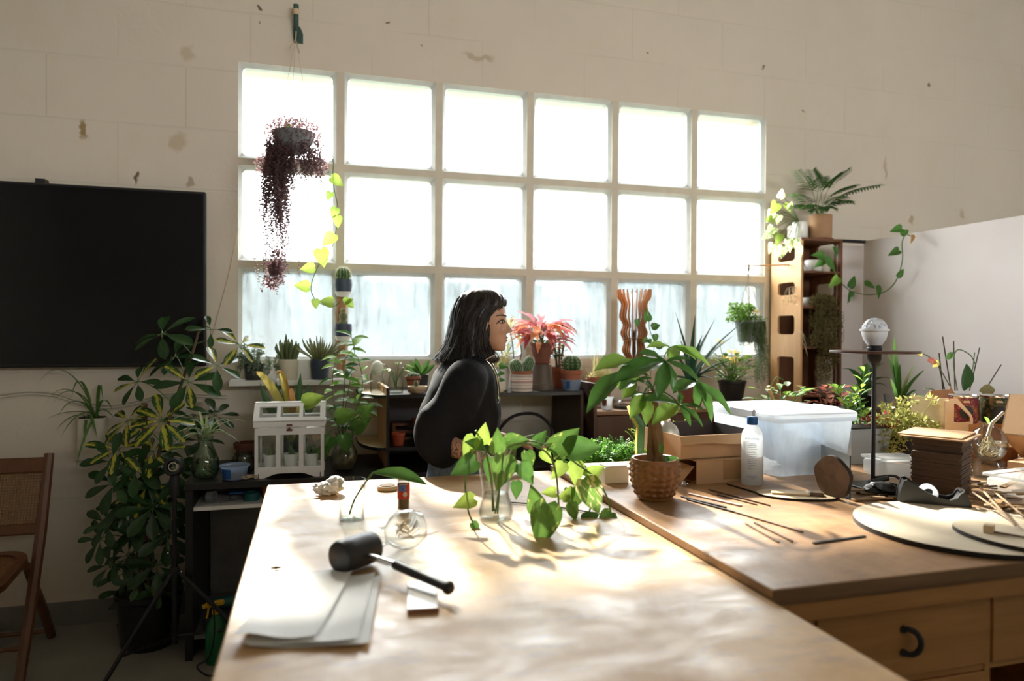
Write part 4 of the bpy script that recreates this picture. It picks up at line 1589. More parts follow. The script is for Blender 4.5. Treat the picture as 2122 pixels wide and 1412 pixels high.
wine_str(-.125, -.02, 95, .44)
wine_str(-.11, -.05, 26, .66)
wine_str(-.02, .135, 70, .22)
wine_str(.05, .10, 8, .36)
wine_str(-.115, -.055, 34, .76)
for px, py, r, n in ((570, 560, .035, 420), (566, 585, .04, 300), (575, 535, .025, 140)):
    clump(b, ony(px, py, 3.58) - HP, (r, .035, r), n, .020, .010)
part(t, 'trailing_foliage', b, 'leaf_wine', 180, kind='stuff')
vpts = [(640, 300), (672, 308), (686, 335), (686, 375), (692, 410), (697, 435), (694, 480), (684, 520), (660, 552), (645, 590), (645, 612), (660, 632), (690, 640), (712, 620)]
vp = spline([ony(x, y, 3.60 + .004 * i) - HP for i, (x, y) in enumerate(vpts)], 5)
part(t, 'vine', MB().tube(vp, .0022, 5), 'stem_green')
for x, y, dx, dz, L in ((682, 372, .9, -.55, .075), (682, 402, -.35, -1, .05), (694, 435, -.4, -.9, .06), (697, 452, .0, -1, .06), (690, 490, -.7, -.75, .085), (662, 520, .2, -1, .095), (650, 560, -1, -.1, .07),
                       (640, 600, -1, .15, .075), (652, 625, .1, -1, .05), (690, 632, -.8, .1, .07), (712, 630, .8, .3, .05), (718, 628, .5, -.5, .05)):
    leaf(t, heartleaf('leaf_lime', .85, .15, .15), ony(x, y, 3.60) - HP, (dx, -.1, dz), (U(-.2, .2), -1, .25), L)
leaf(t, heartleaf('leaf_lime', .8), ony(588, 282, 3.6) - HP, (.25, -.2, .9), (0, -1, .2), .055)
part(t, 'runner', MB().tube([(-.02, 0, .13), ony(588, 284, 3.6) - HP], .0015, 4), 'stem_green')
# thin cord at the wall beside the window
single('slanting_string', 'thin pale string running slantwise down the wall beside the window', 'string',
       MB().tube([ony(492, 480, WY - .008), ony(470, 585, WY - .008), ony(440, 700, WY - .008), ony(424, 830, WY - .008)], .0012, 4), 'twine')

# ------------------------------------------------------------------ black hutch on the desk
HX0, HX1, HY0, HY1, HZ = .352, 1.372, 3.42, WY - .02, 1.143
t = thing('hutch_shelf', 'black shelf unit with rounded pale end boards standing on the desk behind the woman', 'shelf', (0, 0, 0))
part(t, 'top_board', MB().box(HX0 + .012, HX1, HY0, HY1, HZ - .019, HZ, 0, .001), 'black_veneer', 0)
part(t, 'side_board', MB().box(HX0 - .004, HX0 + .011, HY0, HY1, DZ, HZ + .034, 0, .001), ['plywood_up'], 0)
part(t, 'front_edge', MB().box(HX0 - .004, HX0 + .011, HY0 - .003, HY0 - .0005, DZ, HZ + .034), 'black_matt', 0)
part(t, 'side_board', MB().box(HX1 - .016, HX1, HY0, HY1, DZ, HZ - .02), 'walnut', 0)
qa = [(HX0 - .005, HY0)] + [(HX0 - .005 - .115 * sin(R(a)), HY0 + .02 + (.26) * (1 - cos(R(a)))) for a in range(0, 91, 10)] + [(HX0 - .12, HY1), (HX0 - .005, HY1)]
qa = qa[::-1]
part(t, 'end_shelf', MB().prism(qa, .868, .884, 0, 1), ['plywood', 'black_matt'], 0)
part(t, 'end_shelf', MB().prism(qa, HZ - .019, HZ - .003, 0, 1), ['plywood', 'black_matt'], 0)
part(t, 'back_board', MB().box(HX0 + .012, .80, HY1 - .008, HY1, DZ, HZ - .02), 'walnut_grey' if 'walnut_grey' in M else plain('walnut_grey', (.085, .07, .075), .6, .15, 6).name, 0)
part(t, 'middle_shelf', MB().box(HX0 + .012, .80, HY0 + .01, HY1 - .009, .868, .884), 'black_veneer', 0)
part(t, 'divider', MB().box(.80, .815, HY0 + .01, HY1, DZ, HZ - .02), 'black_veneer', 0)

# ------------------------------------------------------------------ pots on and in the hutch
def onh(px, py=800, y=3.6):
    p = ony(px, py, y)
    return V((p.x, y, HZ + .0005))


def jar(name, label, loc, r, h, neck=None, water=.3, mat='glass', cat='jar'):
    t_ = thing(name, label, cat, loc)
    prof = [(r * .92, 0), (r, .006), (r, h * .8), (neck or r, h * .9), (neck or r, h)]
    part(t_, 'glass', pot(prof, 24, .002), mat)
    if water:
        part(t_, 'water', MB().lathe([(r * .9, .005), (r * .93, h * water), (0, h * water)], 20), 'glass')
    return t_


# two glass jars at the left end
p = onh(783, 812, 3.52)
t = jar('cutting_jar', 'tall glass jar with white cactus cutting at the left end of the hutch', p, .036, .115, .030, .25)
b = MB().ball((0, 0, .125), .030, .026, .038, 16, 12)
part(t, 'woolly_cutting', b, 'wool')
p = onh(821, 815, 3.50)
t = jar('cutting_jar', 'wide glass jar with leafy cuttings, second on the hutch', p, .038, .09, .034, .35)
st = MB()
for k in range(9):
    a = k * .7
    e = V((cos(a) * .05, sin(a) * .04, .11 + U(0, .05)))
    st.tube([V((0, 0, .02)), V((cos(a) * .015, sin(a) * .015, .08)), e], .0016, 4)
    leaf(t, lmesh(('leaf_fresh', 'leaf_mid', 'leaf_spider_pale')[k % 3], 'spear', .45), e, (cos(a), sin(a), U(-.2, .4)), (0, 0, 1), U(.035, .055))
part(t, 'stems', st, 'stem_green')
p = onh(857, 806, 3.60)
t = potted('clay_pot', 'small clay pot with pale fleshy succulent, left on the hutch', 'plant', p, [(.026, 0), (.036, .062), (.041, .064), (.042, .078)], 'terracotta', .07)
b = MB()
for k in range(60):
    a = U(0, 6.28)
    rr = U(0, .035)
    b.ball((cos(a) * rr, sin(a) * rr, .076 + .012 * (1 - rr / .04) + U(0, .006)), .0065, nu=6, nv=5)
part(t, 'succulent', b, 'leaf_grey', kind='stuff')
p = onh(866, 820, 3.47)
t = potted('bowl_planter', 'shallow tan bowl with a tiny cactus beside the woman', 'plant', p, [(.022, 0), (.028, .004), (.045, .02), (.049, .036)], 'plywood', .028)
b, s_ = MB(), MB()
cactus_body(b, (-.006, 0, .026), .0095, .038, 8, .14)
spines_on(s_, (-.006, 0, .026), .0095, .038, 8, 7, .006, per=3, th=.0004)
part(t, 'cactus', b, 'cactus_flesh')
part(t, 'spines', s_, 'spine', 0, kind='stuff')
p = onh(872, 800, 3.72)
t = potted('grey_pot', 'grey pot with broad green blades partly behind the woman', 'plant', p, [(.035, 0), (.045, .075), (.046, .078)], 'dark_grey_plastic')
for dx, dz in ((-.8, .5), (-.3, 1), (.5, 1), (-.6, .9), (.8, .7)):
    leaf(t, lmesh('leaf_mid', 'lance', .32, .3, .15), (0, 0, .07), (dx, -.2, dz), (-.2, -1, .3), .10)
# inside, left bay
p = ony(828, 920, 3.50)
single('small_orange_pot', 'small empty orange plastic pot on the middle hutch shelf', 'pot', pot([(.024, 0), (.031, .05), (.034, .052), (.034, .062)], 20, .002), 'orange_clay' if 'orange_clay' in M else plain('orange_clay', (.42, .09, .045), .55, .1, 10).name, (p.x, 3.50, .8845))
b = MB()
for z in (0, .036, .072):
    b.box(-.07, .07, -.05, .05, z, z + .014, 0, .001)
for z in (.014, .050):
    b.box(-.07, -.055, -.05, .05, z, z + .022)
    b.box(.055, .07, -.05, .05, z, z + .022)
p = ony(850, 915, 3.7)
single('slatted_crate', 'little slatted wooden crate in the left hutch bay', 'crate', b, 'tower_dark', (p.x - .02, 3.72, .8845))
p = ony(878, 905, 3.62)
single('dark_pot', 'dark brown empty pot behind the woman on the middle hutch shelf', 'pot', pot([(.05, 0), (.062, .10), (.068, .102), (.068, .118)], 24, .004), 'dark_terracotta', (p.x + .01, 3.62, .8845))
# cable and dome in the right bay, standing on the desk
b = MB()
b.lathe([(.09, 0), (.088, .006), (.066, .02), (.062, .06), (.045, .085), (.0, .095)], 28)
single('black_dome_hat', 'black rounded hat-like cover in the open hutch bay', 'hat', b, 'black_matt', (1.10, 3.60, DZ + .0005))
cpts = spline([(.92, 3.52, DZ + .01), (.93, 3.55, .90), (1.02, 3.56, 1.0), (1.16, 3.57, 1.01), (1.25, 3.57, .93), (1.24, 3.55, .84), (1.15, 3.50, DZ + .012), (1.0, 3.47, DZ + .012)], 8)
single('thick_black_hose', 'thick black hose looping in the open hutch bay', 'hose', MB().tube(cpts, .0085, 8), 'black_rubber')
single('pale_wire', 'thin pale cord hanging inside the open hutch bay', 'cord', MB().tube(spline([(1.10, 3.70, 1.12), (1.115, 3.69, 1.0), (1.10, 3.68, .9), (1.09, 3.66, DZ + .004)], 6), .002, 5), 'cream_ceramic')
b = MB()
b.box(-.10, .10, -.05, .05, 0, .014, 0, .003).tube([(-.10, -.03, .02), (.02, .01, .02)], .006, 6)
single('black_power_strip', 'flat black power strip lying at the back of the desk', 'power strip', b, 'black_plastic', (1.16, 3.70, DZ + .0005))

# pots right of the woman
p = onh(1040, 812, 3.52)
t = potted('white_planter', 'white pot with a sprouting pale plant right beside the woman', 'plant', p + V((0, .05, 0)), [(.045, 0), (.05, .004), (.062, .12), (.066, .125)], 'white_ceramic')
b = MB()
clump(b, (0, 0, .145), (.06, .05, .03), 260, .03, .008)
part(t, 'foliage', b, 'leaf_grass', 180, kind='stuff')
t = potted('round_cream_pot', 'tiny round cream pot with a climbing sprig at the hutch edge', 'plant', onh(1036, 818, 3.45), [(.018, 0), (.030, .012), (.034, .03), (.028, .05), (.026, .054)], 'cream_ceramic', .046)
st = MB().tube([(0, 0, .05), (.004, 0, .085), (.0, 0, .13)], .0018, 5)
part(t, 'stem', st, 'stem_green')
for z, dx, L in ((.13, 1, .048), (.095, .9, .03), (.085, -.5, .025), (.06, .8, .03)):
    leaf(t, heartleaf('leaf_mid'), (0, 0, z), (dx, -.3, .1), (0, -1, .6), L)
# tall thin dracaena-like plant by her face
p = onh(1060, 800, 3.72)
t = potted('spiky_plant', 'thin-stemmed plant with spiky yellow-green tufts beside her face', 'plant', p, [(.035, 0), (.045, .08), (.046, .085)], 'white_ceramic')
st = MB()
for path, n in (([(1066, 770), (1063, 720), (1056, 680)], 13), ([(1050, 775), (1042, 740), (1036, 718)], 12), ([(1055, 780), (1052, 760), (1050, 735)], 12), ([(1062, 780), (1080, 740), (1078, 705)], 9)):
    pts = spline([V((0, 0, .08))] + [ony(x, y, 3.68) - p for x, y in path], 5)
    st.tube(pts, .0032, 5)
    e = pts[-1]
    for k in range(n):
        a = k * 2.4
        up = U(-.1, 1.0)
        l = U(.06, .105)
        q = e + V((cos(a) * l, sin(a) * l * .6 - .01, up * l * .8))
        part(t, 'leaf', MB().blade([e - V((0, 0, .02 * k / n)), e.lerp(q, .5) + V((0, 0, .008)), q], .015, 0, .3), 'leaf_grass' if k % 3 else 'leaf_fresh', 180)
part(t, 'stem', st, 'stem_brown')

# patterned pot with the heart-shaped cactus
def bandmat():
    t_ = NT('patterned_ceramic')
    c = t_.coord()
    sep = t_.n('SeparateXYZ')
    t_.l(c, sep.inputs[0])
    z = sep.outputs[2]
    ang = t_.math('ARCTAN2', sep.outputs[1], sep.outputs[0])
    line = t_.ramp(t_.math('FRACT', t_.math('MULTIPLY', z, 62.0)), [(.0, 1.0), (.14, 1.0), (.18, 0.0), (.95, 0.0)])
    zig = t_.math('PINGPONG', t_.math('MULTIPLY', ang, 9.0), .5)
    mot = t_.math('SUBTRACT', t_.math('FRACT', t_.math('MULTIPLY', z, 31.0)), t_.math('ADD', zig, .25))
    mot = t_.ramp(t_.math('ABSOLUTE', mot), [(.0, 1.0), (.07, 1.0), (.12, 0.0)])
    k = t_.math('MAXIMUM', line, mot)
    col = t_.mixc(k, (.72, .62, .54), (.17, .14, .15))
    red = t_.ramp(t_.math('ABSOLUTE', t_.math('SUBTRACT', z, .055)), [(.0, 1.0), (.002, 1.0), (.004, 0.0)])
    col = t_.mixc(red, col, (.45, .10, .06))
    t_.done(t_.bsdf(col, .6))


bandmat()
p = onh(1082, 815, 3.47)
t = thing('heart_cactus', 'heart-shaped white-spined cactus in a pale zigzag-patterned pot', 'cactus', p)
part(t, 'pot', pot([(.052, 0), (.056, .004), (.058, .086), (.057, .09)], 32, .004), 'patterned_ceramic')
part(t, 'inner_pot', pot([(.045, .02), (.050, .09), (.054, .092), (.055, .108)], 28, .003), 'terracotta')
part(t, 'soil', MB().lathe([(.048, .088), (.05, .096), (0, .10)], 20), 'soil')
b, s_ = MB(), MB()
for s, x, h, r in ((-1, -.030, .085, .034), (1, .032, .10, .031)):
    tl = Matrix.Rotation(R(24 * s), 4, 'Y')
    cactus_body(b, (x, 0, .085), r, h, 18, .06, 0, 12, tl)
    spines_on(s_, (x, 0, .085), r * 1.01, h, 18, 16, .008, per=5, th=.0006, tilt=tl)
part(t, 'flesh', b, 'cactus_flesh')
part(t, 'spines', s_, 'wool', 0, kind='stuff')

# red plant standing on an upturned pot
p = onh(1123, 812, 3.56)
single('upturned_pot', 'upturned dark clay pot serving as a stand for the red plant', 'pot',
       MB().lathe([(.066, 0), (.066, .03), (.062, .032), (.052, .135), (.0, .135)], 28), 'brown_plastic' if 'brown_plastic' in M else plain('brown_plastic', (.10, .075, .055), .55, .15, 10).name, p)
z0 = HZ + .1365
t = potted('red_leaved_plant', 'pink and red drooping leafy plant in a dark brown pot on the upturned pot', 'plant', V((p.x, p.y, z0)), [(.040, 0), (.046, .008), (.048, .012), (.044, .016), (.058, .10), (.062, .102), (.062, .115)], 'dark_terracotta', .10)
lr = [lmesh('leaf_red', 'lance', .42, .3, .75, .6), lmesh('leaf_pink' if 'leaf_pink' in M else leafm('leaf_pink', (.55, .16, .17), (.70, .36, .32), .5, .4).name, 'lance', .40, .3, .6, .6), lmesh('leaf_coral' if 'leaf_coral' in M else leafm('leaf_coral', (.62, .20, .05), (.80, .42, .16), .5, .4).name, 'lance', .40, .3, .7, .6)]
for k in range(64):
    a = k * 2.4
    e = U(-.1, 1.1)
    d = V((cos(a) * cos(e), sin(a) * cos(e), sin(e)))
    base = V((cos(a) * .02, sin(a) * .02, .12 + U(0, .09)))
    leaf(t, lr[k % 3], base + V((d.x * .06, d.y * .05, d.z * .02)), d, (0, 0, 1), U(.07, .12))
for k in range(6):
    a = k * 1.05
    leaf(t, lmesh('leaf_mid', 'lance', .34, .3, .3), (cos(a) * .02, sin(a) * .02, .105), (cos(a), sin(a), .8), (0, 0, 1), .07)
st = MB()
for k in range(9):
    a = k * .7
    st.tube([V((0, 0, .1)), V((cos(a) * .02, sin(a) * .02, .19))], .003, 5)
part(t, 'stem', st, 'stem_brown')
# clay pot with a bushy shrub right behind it
p = onh(1158, 806, 3.66)
t = potted('jade_shrub', 'bushy green shrub with orange tips in a clay pot behind the red plant', 'plant', p, [(.05, 0), (.058, .085), (.064, .088), (.066, .115)], 'terracotta', .10)
st = MB()
for k in range(7):
    a = k * .9
    e = V((cos(a) * U(.02, .07), sin(a) * .05, U(.20, .32)))
    pts = spline([(cos(a) * .012, sin(a) * .012, .1), (cos(a) * .02, sin(a) * .02, .17), e], 4)
    st.tube(pts, [.005, .005, .004, .004, .004, .003, .003, .003, .0025], 6)
    for f in range(13):
        q, d = along(pts, .40 + f * .045)
        aa = f * 2.4
        leaf(t, lmesh('leaf_mid' if (f + k) % 4 else 'leaf_coral', 'obovate', .55, .1, .1), q, (cos(aa), sin(aa), .5), (0, 0, 1), U(.03, .048))
part(t, 'stem', st, 'stem_brown')
# round barrel cactus
p = onh(1185, 812, 3.49)
t = thing('barrel_cactus', 'round dark cactus in a red pot set in a clear plastic cup', 'cactus', p)
part(t, 'cup', pot([(.043, 0), (.045, .003), (.052, .052), (.056, .054), (.056, .058)], 26, .0015), 'tub_plastic')
part(t, 'cup_label', MB().add([(.0475 * cos(R(a)), .0475 * sin(R(a)), .010) for a in (215, 228, 241)] + [(.0525 * cos(R(a)), .0525 * sin(R(a)), .050) for a in (215, 228, 241)], [(0, 1, 4, 3), (1, 2, 5, 4)]), 'blue_plastic', 180)
part(t, 'pot', pot([(.038, .004), (.050, .085), (.056, .087), (.058, .108)], 26, .003), 'terracotta')
part(t, 'soil', MB().lathe([(.05, .09), (.052, .097), (0, .10)], 20), 'soil')
b, s_ = MB(), MB()
cactus_body(b, (0, 0, .088), .052, .098, 12, .2, 0, 12)
spines_on(s_, (0, 0, .088), .052, .098, 12, 8, .020, per=5, th=.0006)
part(t, 'flesh', b, 'cactus_flesh')
part(t, 'spines', s_, 'spine', 0, kind='stuff')

# ------------------------------------------------------------------ walnut cabinet continuing to the right
CX0, CX1, CY0, CY1, CZ = 1.392, 2.62, 3.34, WY - .02, 1.043
t = thing('walnut_cabinet', 'dark walnut wall cabinet right of the hutch, plants along its top', 'cabinet', (0, 0, 0))
part(t, 'top', MB().box(CX0 + .02, CX1, CY0, CY1, CZ - .02, CZ, 0, .002), 'cabinet_top' if 'cabinet_top' in M else wood('cabinet_top', (.20, .10, .045), (.34, .19, .09), .5, (1, 9, 9)).name)
part(t, 'side_panel', MB().box(CX0, CX0 + .018, CY0 - .01, CY1, 0, 1.19, 0, .001), 'walnut')
part(t, 'side_panel', MB().box(CX1 - .018, CX1, CY0, CY1, 0, CZ - .02, 0, .001), 'walnut')
for x0, x1 in ((CX0 + .022, 1.80), (1.806, 2.20), (2.206, CX1 - .022)):
    d = part(t, 'door', MB().box(x0, x1, CY0 + .003, CY0 + .02, .06, CZ - .024, 0, .002), 'walnut')
    part(d, 'knob', MB().ball((x1 - .04, CY0 - .008, .7), .010, nu=10, nv=8), 'black_matt')
part(t, 'back', MB().box(CX0 + .02, CX1 - .02, CY1 - .01, CY1, 0, CZ - .02), 'walnut', 0)


def onc(px, py=840, y=3.6):
    p_ = ony(px, py, y)
    return V((p_.x, y, CZ + .0005))


p = onc(1245, 795, 3.72)
t = potted('grass_pot', 'clay pot of dry yellow grass next to the barrel cactus', 'plant', p, [(.05, 0), (.07, .12), (.078, .122), (.08, .155)], 'terracotta', .145)
b = MB()
for k in range(130):
    a, rr = U(0, 6.28), U(0, .06)
    h = U(.04, .18)
    p0 = V((cos(a) * rr, sin(a) * rr, .14))
    e = p0 + V((U(-.08, .08), U(-.05, .05), h))
    b.blade([p0, p0.lerp(e, .5) + V((0, 0, .012)), e], .0035, 0, .2)
clump(b, (0, 0, .155), (.07, .07, .02), 200, .03, .008)
part(t, 'grass', b, 'leaf_grass', 180, kind='stuff')
p = onc(1258, 850, 3.42)
t = thing('yogurt_cup', 'translucent plastic cup with a brown label on the cabinet top', 'cup', p)
part(t, 'cup', pot([(.024, 0), (.026, .003), (.034, .062), (.038, .064), (.038, .068)], 24, .0015), 'white_cup' if 'white_cup' in M else frosted('white_cup', (.80, .82, .84), .25, .5).name)
part(t, 'label', MB().add([(.0285 * cos(R(a)), .0285 * sin(R(a)), .020) for a in (200, 225, 250)] + [(.0348 * cos(R(a)), .0348 * sin(R(a)), .056) for a in (200, 225, 250)], [(0, 1, 4, 3), (1, 2, 5, 4)]), 'dark_terracotta', 180)
p = onc(1292, 848, 3.46)
t = thing('propagation_dish', 'low round clear dish filled with soil on the cabinet top', 'dish', p)
part(t, 'dish', pot([(.05, 0), (.053, .003), (.056, .045), (.057, .048)], 28, .0015), 'clear_plastic')
part(t, 'soil', MB().lathe([(.052, .004), (.053, .016), (0, .019)], 22), 'soil')
for i, (px, y, r, h, lab) in enumerate(((1238, 3.48, .032, .03, 'flat clear tray beside the yogurt cup on the cabinet'), (1336, 3.55, .036, .11, 'lidded glass jar behind the money tree trunk'), (1478, 3.50, .034, .075, 'clear plastic cup at the right end of the cabinet top'))):
    jar('plant_jar', lab, onc(px, 845, y), r, h, None, .2, 'clear_plastic' if i != 1 else 'glass')

# wavy wooden slat lamp
p = onc(1314, 800, 3.60)
t = thing('wavy_slat_lamp', 'table lamp with a wavy shade of upright wooden slats before the window', 'lamp', p)
zt = ony(1314, 598, 3.60).z - CZ
zb = ony(1314, 742, 3.60).z - CZ
NS = 22
WV = [(0, .045), (.13, .0677), (.24, .058), (.38, .077), (.49, .063), (.61, .084), (.79, .0735), (.9, .0955), (1, .0977)]


def wavy(u):
    for (a, x), (c_, y) in zip(WV, WV[1:]):
        if u <= c_:
            k_ = (u - a) / (c_ - a)
            return x + (y - x) * (.5 - .5 * cos(pi * k_))
    return WV[-1][1]


hh = zt - zb
for k in range(NS):
    a = 2 * pi * (k + .5) / NS
    prof_o, prof_i = [], []
    for i in range(29):
        u = i / 28
        z = zb + hh * u
        r = wavy(u)
        wdt = .017
        if u > .955:
            wdt *= .6
        prof_o.append((r, z))
        prof_i.append((r - wdt, z))
    out = prof_o + prof_i[::-1]
    Ma = Matrix.Rotation(a, 4, 'Z') @ Matrix(((1, 0, 0, 0), (0, 0, -1, 0), (0, 1, 0, 0), (0, 0, 0, 1)))
    n = len(prof_o)
    b = MB()
    vs_ = [(q[0], q[1], dz) for dz in (-.0019, .0019) for q in prof_o] + [(q[0], q[1], dz) for dz in (-.0019, .0019) for q in prof_i]
    fs, fe = [], []
    for i in range(n - 1):
        fs += [(i, 2 * n + i, 2 * n + i + 1, i + 1), (n + i, n + i + 1, 3 * n + i + 1, 3 * n + i)]
        fe += [(i, i + 1, n + i + 1, n + i), (2 * n + i, 3 * n + i, 3 * n + i + 1, 2 * n + i + 1)]
    b.add(vs_, fs, 0, Ma)
    b.add(vs_, fe + [(0, n, 3 * n, 2 * n), (n - 1, 3 * n - 1, 4 * n - 1, 2 * n - 1)], 1, Ma)
    part(t, 'slat', b, ['lamp_wood', 'lamp_edge' if 'lamp_edge' in M else plain('lamp_edge', (.34, .13, .045), .6, .2, 10).name], 0)
b = MB()
for z in (zb + hh * .27, zb + hh * .30):
    b.lathe([(.026, z), (.068, z), (.068, z + .003), (.026, z + .003), (.026, z)], 28, close=False)
part(t, 'ring', b, 'lamp_wood')
part(t, 'stem', MB().tube([(0, 0, .01), (0, 0, zb + hh * .32)], .009, 10).lathe([(.015, zb + hh * .28), (.016, zb + hh * .42)], 14), 'black_matt')
part(t, 'tube_bulb', MB().lathe([(.0, zb + hh * .40), (.017, zb + hh * .40), (.018, zb + hh * .42), (.018, zt - .03), (.012, zt - .018), (0, zt - .015)], 18), 'white_cup')
part(t, 'base', MB().lathe([(.07, 0), (.072, .003), (.072, .012), (.02, .018)], 28), 'lamp_wood')

# heart-leaved climber beside the lamp
p = onc(1348, 800, 3.5)
t = jar('climber_jar', 'glass jar with heart-leaved climber rising beside the wavy lamp', p, .03, .10, .024, .5)
path = [(1348, 790), (1352, 740), (1356, 710), (1346, 680), (1344, 660), (1340, 640)]
pts = spline([V((0, 0, .03))] + [ony(x, y, 3.48) - p for x, y in path], 5)
part(t, 'vine', MB().tube(pts, .002, 5), 'stem_green')
for x, y, dx, dz, L in ((1340, 662, -.05, 1, .065), (1350, 676, .9, .3, .055), (1356, 690, .1, -1, .05), (1350, 706, -.8, .2, .04), (1342, 700, -.8, -.4, .04), (1360, 715, .9, .1, .05), (1344, 730, -.9, .3, .05), (1318, 660, .2, -1, .045)):
    leaf(t, heartleaf('leaf_mid'), ony(x, y, 3.47) - p, (dx, -.15, dz), (0, -1, .3), L)

# agave
p = onc(1432, 800, 3.50)
t = potted('agave', 'dark green spiky aloe with long arching leaves in front of the window', 'plant', p, [(.055, 0), (.06, .01), (.075, .11), (.08, .125)], 'dark_terracotta')
for tx, ty, y in ((1398, 640, 3.52), (1440, 648, 3.56), (1482, 655, 3.52), (1548, 652, 3.40), (1530, 738, 3.40), (1500, 760, 3.35), (1505, 700, 3.7), (1385, 742, 3.35), (1370, 700, 3.65), (1520, 690, 3.75), (1410, 700, 3.7), (1475, 780, 3.28), (1455, 690, 3.35), (1372, 780, 3.3)):
    e = ony(tx, ty, y) - p
    p0 = V((e.x * .08, (e.y) * .08, .12))
    part(t, 'leaf', MB().blade(bez(p0, p0 + V((e.x * .15, e.y * .15, (e.z - .12) * .45 + .03)), p0.lerp(e, .6) + V((0, 0, .03)), e, 9), .034, 0, .55, None, lambda f: (1 - f ** 1.8) * .95 + .03), 'leaf_agave', 180)
# flowering kalanchoe in a black pot
p = ony(1522, 812, 3.58)
t = potted('kalanchoe', 'yellow-flowering kalanchoe in a black pot under the hanging basket', 'plant', V((p.x, 3.60, CZ + .0005)), [(.055, 0), (.06, .006), (.078, .115), (.083, .117), (.084, .13)], 'black_plastic')
lk = [lmesh('leaf_fresh', 'obovate', .75, .12, .12), lmesh('leaf_lime', 'obovate', .75, .12, .12), lmesh('leaf_mid', 'obovate', .75, .12, .12)]
st = MB()
for k in range(150):
    a = k * 2.4
    rr = .105 * math.sqrt(U(0, 1))
    c = V((cos(a) * rr, sin(a) * rr, .13 + U(.0, .15)))
    leaf(t, rnd.choice(lk), c, (cos(a), sin(a), U(-.1, .7)), (0, 0, 1), U(.034, .055))
    if k % 6 == 0:
        st.tube([V((0, 0, .11)), c], .0022, 4)
b = MB()
for k in range(7):
    c = V((U(-.075, .085), U(-.05, .03), U(.22, .30)))
    if k == 6:
        c = V((-.10, -.02, .36))
    st.tube([V((c.x * .4, c.y * .4, .13)), c], .0018, 4)
    clump(b, c, (.018, .016, .010), 26, .012, .009)
part(t, 'flowers', b, 'petal_yellow', 180, kind='stuff')
part(t, 'stems', st, 'stem_green')

# ------------------------------------------------------------------ plywood tower shelf with cut-outs
WX, WXR, TY0, TY1, TZ1 = 2.835, 3.135, 3.58, WY - .025, 2.018
TZ0 = .93
single('low_stool', 'dark wooden block stool carrying the plywood tower', 'stool', MB().box(-.02, .34, -.02, .27, 0, TZ0 - .001, 0, .004), 'walnut', (WX - .01, TY0, 0))
t = thing('plywood_tower', 'tall plywood tower shelf with rounded cut-outs right of the window', 'shelf', (WX, TY0, TZ0))
TH = TZ1 - TZ0
D = TY1 - TY0


def tower_side(x0, x1):
    holes = []
    for py0, py1 in ((498, 536), (580, 606), (648, 687), (733, 812)):
        za, zb_ = onx(1627, py1, WX).z - TZ0, onx(1627, py0, WX).z - TZ0
        holes.append((max(.02, za), zb_))
    holes = sorted(holes)
    b = MB()
    zc = 0.0
    ya, yb = D * .20, D * .76
    zs_ = [0.0]
    for i, (za, zb_) in enumerate(holes):
        mid = TH if i == len(holes) - 1 else (zb_ + holes[i + 1][0]) / 2
        o_ = outrect(0, D, zs_[-1], mid, 4)
        i_ = rrect(ya, yb, za, zb_, .022, 4)
        b.ring(o_, i_, x0, x1, 0, 0, YZ)
        zs_.append(mid)
    return b


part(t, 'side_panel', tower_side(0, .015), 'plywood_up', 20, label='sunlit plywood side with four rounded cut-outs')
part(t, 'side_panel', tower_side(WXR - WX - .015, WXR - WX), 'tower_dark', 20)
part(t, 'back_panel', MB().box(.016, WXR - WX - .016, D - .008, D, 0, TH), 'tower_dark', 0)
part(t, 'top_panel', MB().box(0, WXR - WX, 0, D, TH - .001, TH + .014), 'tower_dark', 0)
shz = [ony(1700, py, TY0).z - TZ0 for py in (555, 628, 712, 812)]
for z in shz:
    if z > .02:
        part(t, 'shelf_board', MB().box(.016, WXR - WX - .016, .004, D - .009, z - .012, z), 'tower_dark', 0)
# on top of the tower
p = V((WX + .05, TY0 + .09, TZ1 + .0145))
t = thing('white_pothos_pot', 'white pot with pale variegated vine spilling over the tower edge', 'plant', V((WX + .035, TY0 + .06, TZ1 + .0145)))
leafm('leaf_pale_var', (.22, .36, .10), (.36, .48, .16), .5, .35, ((.70, .74, .50), .50))
part(t, 'pot', pot([(.032, 0), (.040, .01), (.046, .05), (.044, .10)], 24, .004), 'white_ceramic')
part(t, 'soil', MB().lathe([(.04, .08), (.041, .088), (0, .09)], 18), 'soil')
O = V((WX + .035, TY0 + .06, TZ1 + .0145))
st = MB()
for (x, y, dx, dz, L) in ((1612, 405, .2, 1, .06), (1605, 415, -.6, -.9, .085), (1595, 432, -.5, -1, .08), (1622, 418, .5, -.6, .06), (1600, 465, -.7, -.8, .08), (1612, 480, -.4, -1, .075), (1592, 478, -.8, -.5, .07),
                          (1628, 490, .2, -1, .08), (1640, 492, .5, -.8, .085), (1620, 505, -.3, -1, .075), (1600, 500, -.6, -.9, .07), (1648, 505, .4, -.9, .07), (1610, 440, -.3, -1, .06), (1632, 428, .2, .9, .05), (1598, 448, -.9, -.2, .06), (1608, 512, -.2, -1, .06)):
    q = ony(x, y, TY0 - .04 + U(-.03, .05)) - O
    st.tube(bez((0, 0, .09), (q.x * .3, q.y * .3, .14), (q.x * .8, q.y, q.z + .04), q, 7), .0018, 4)
    leaf(t, heartleaf('leaf_pale_var' if U(0, 1) > .3 else 'leaf_lime'), q, (dx, -.3, dz), (U(-.4, .2), -1, .3), L)
part(t, 'stems', st, 'stem_green')
single('white_square_planter', 'white square planter on top of the tower between two plants', 'planter', MB().box(-.045, .045, -.045, .045, 0, .10, 0, .006), 'cream_ceramic', (WX + .105, TY0 + .17, TZ1 + .0145))
p = V((WX + .225, TY0 + .11, TZ1 + .0145))
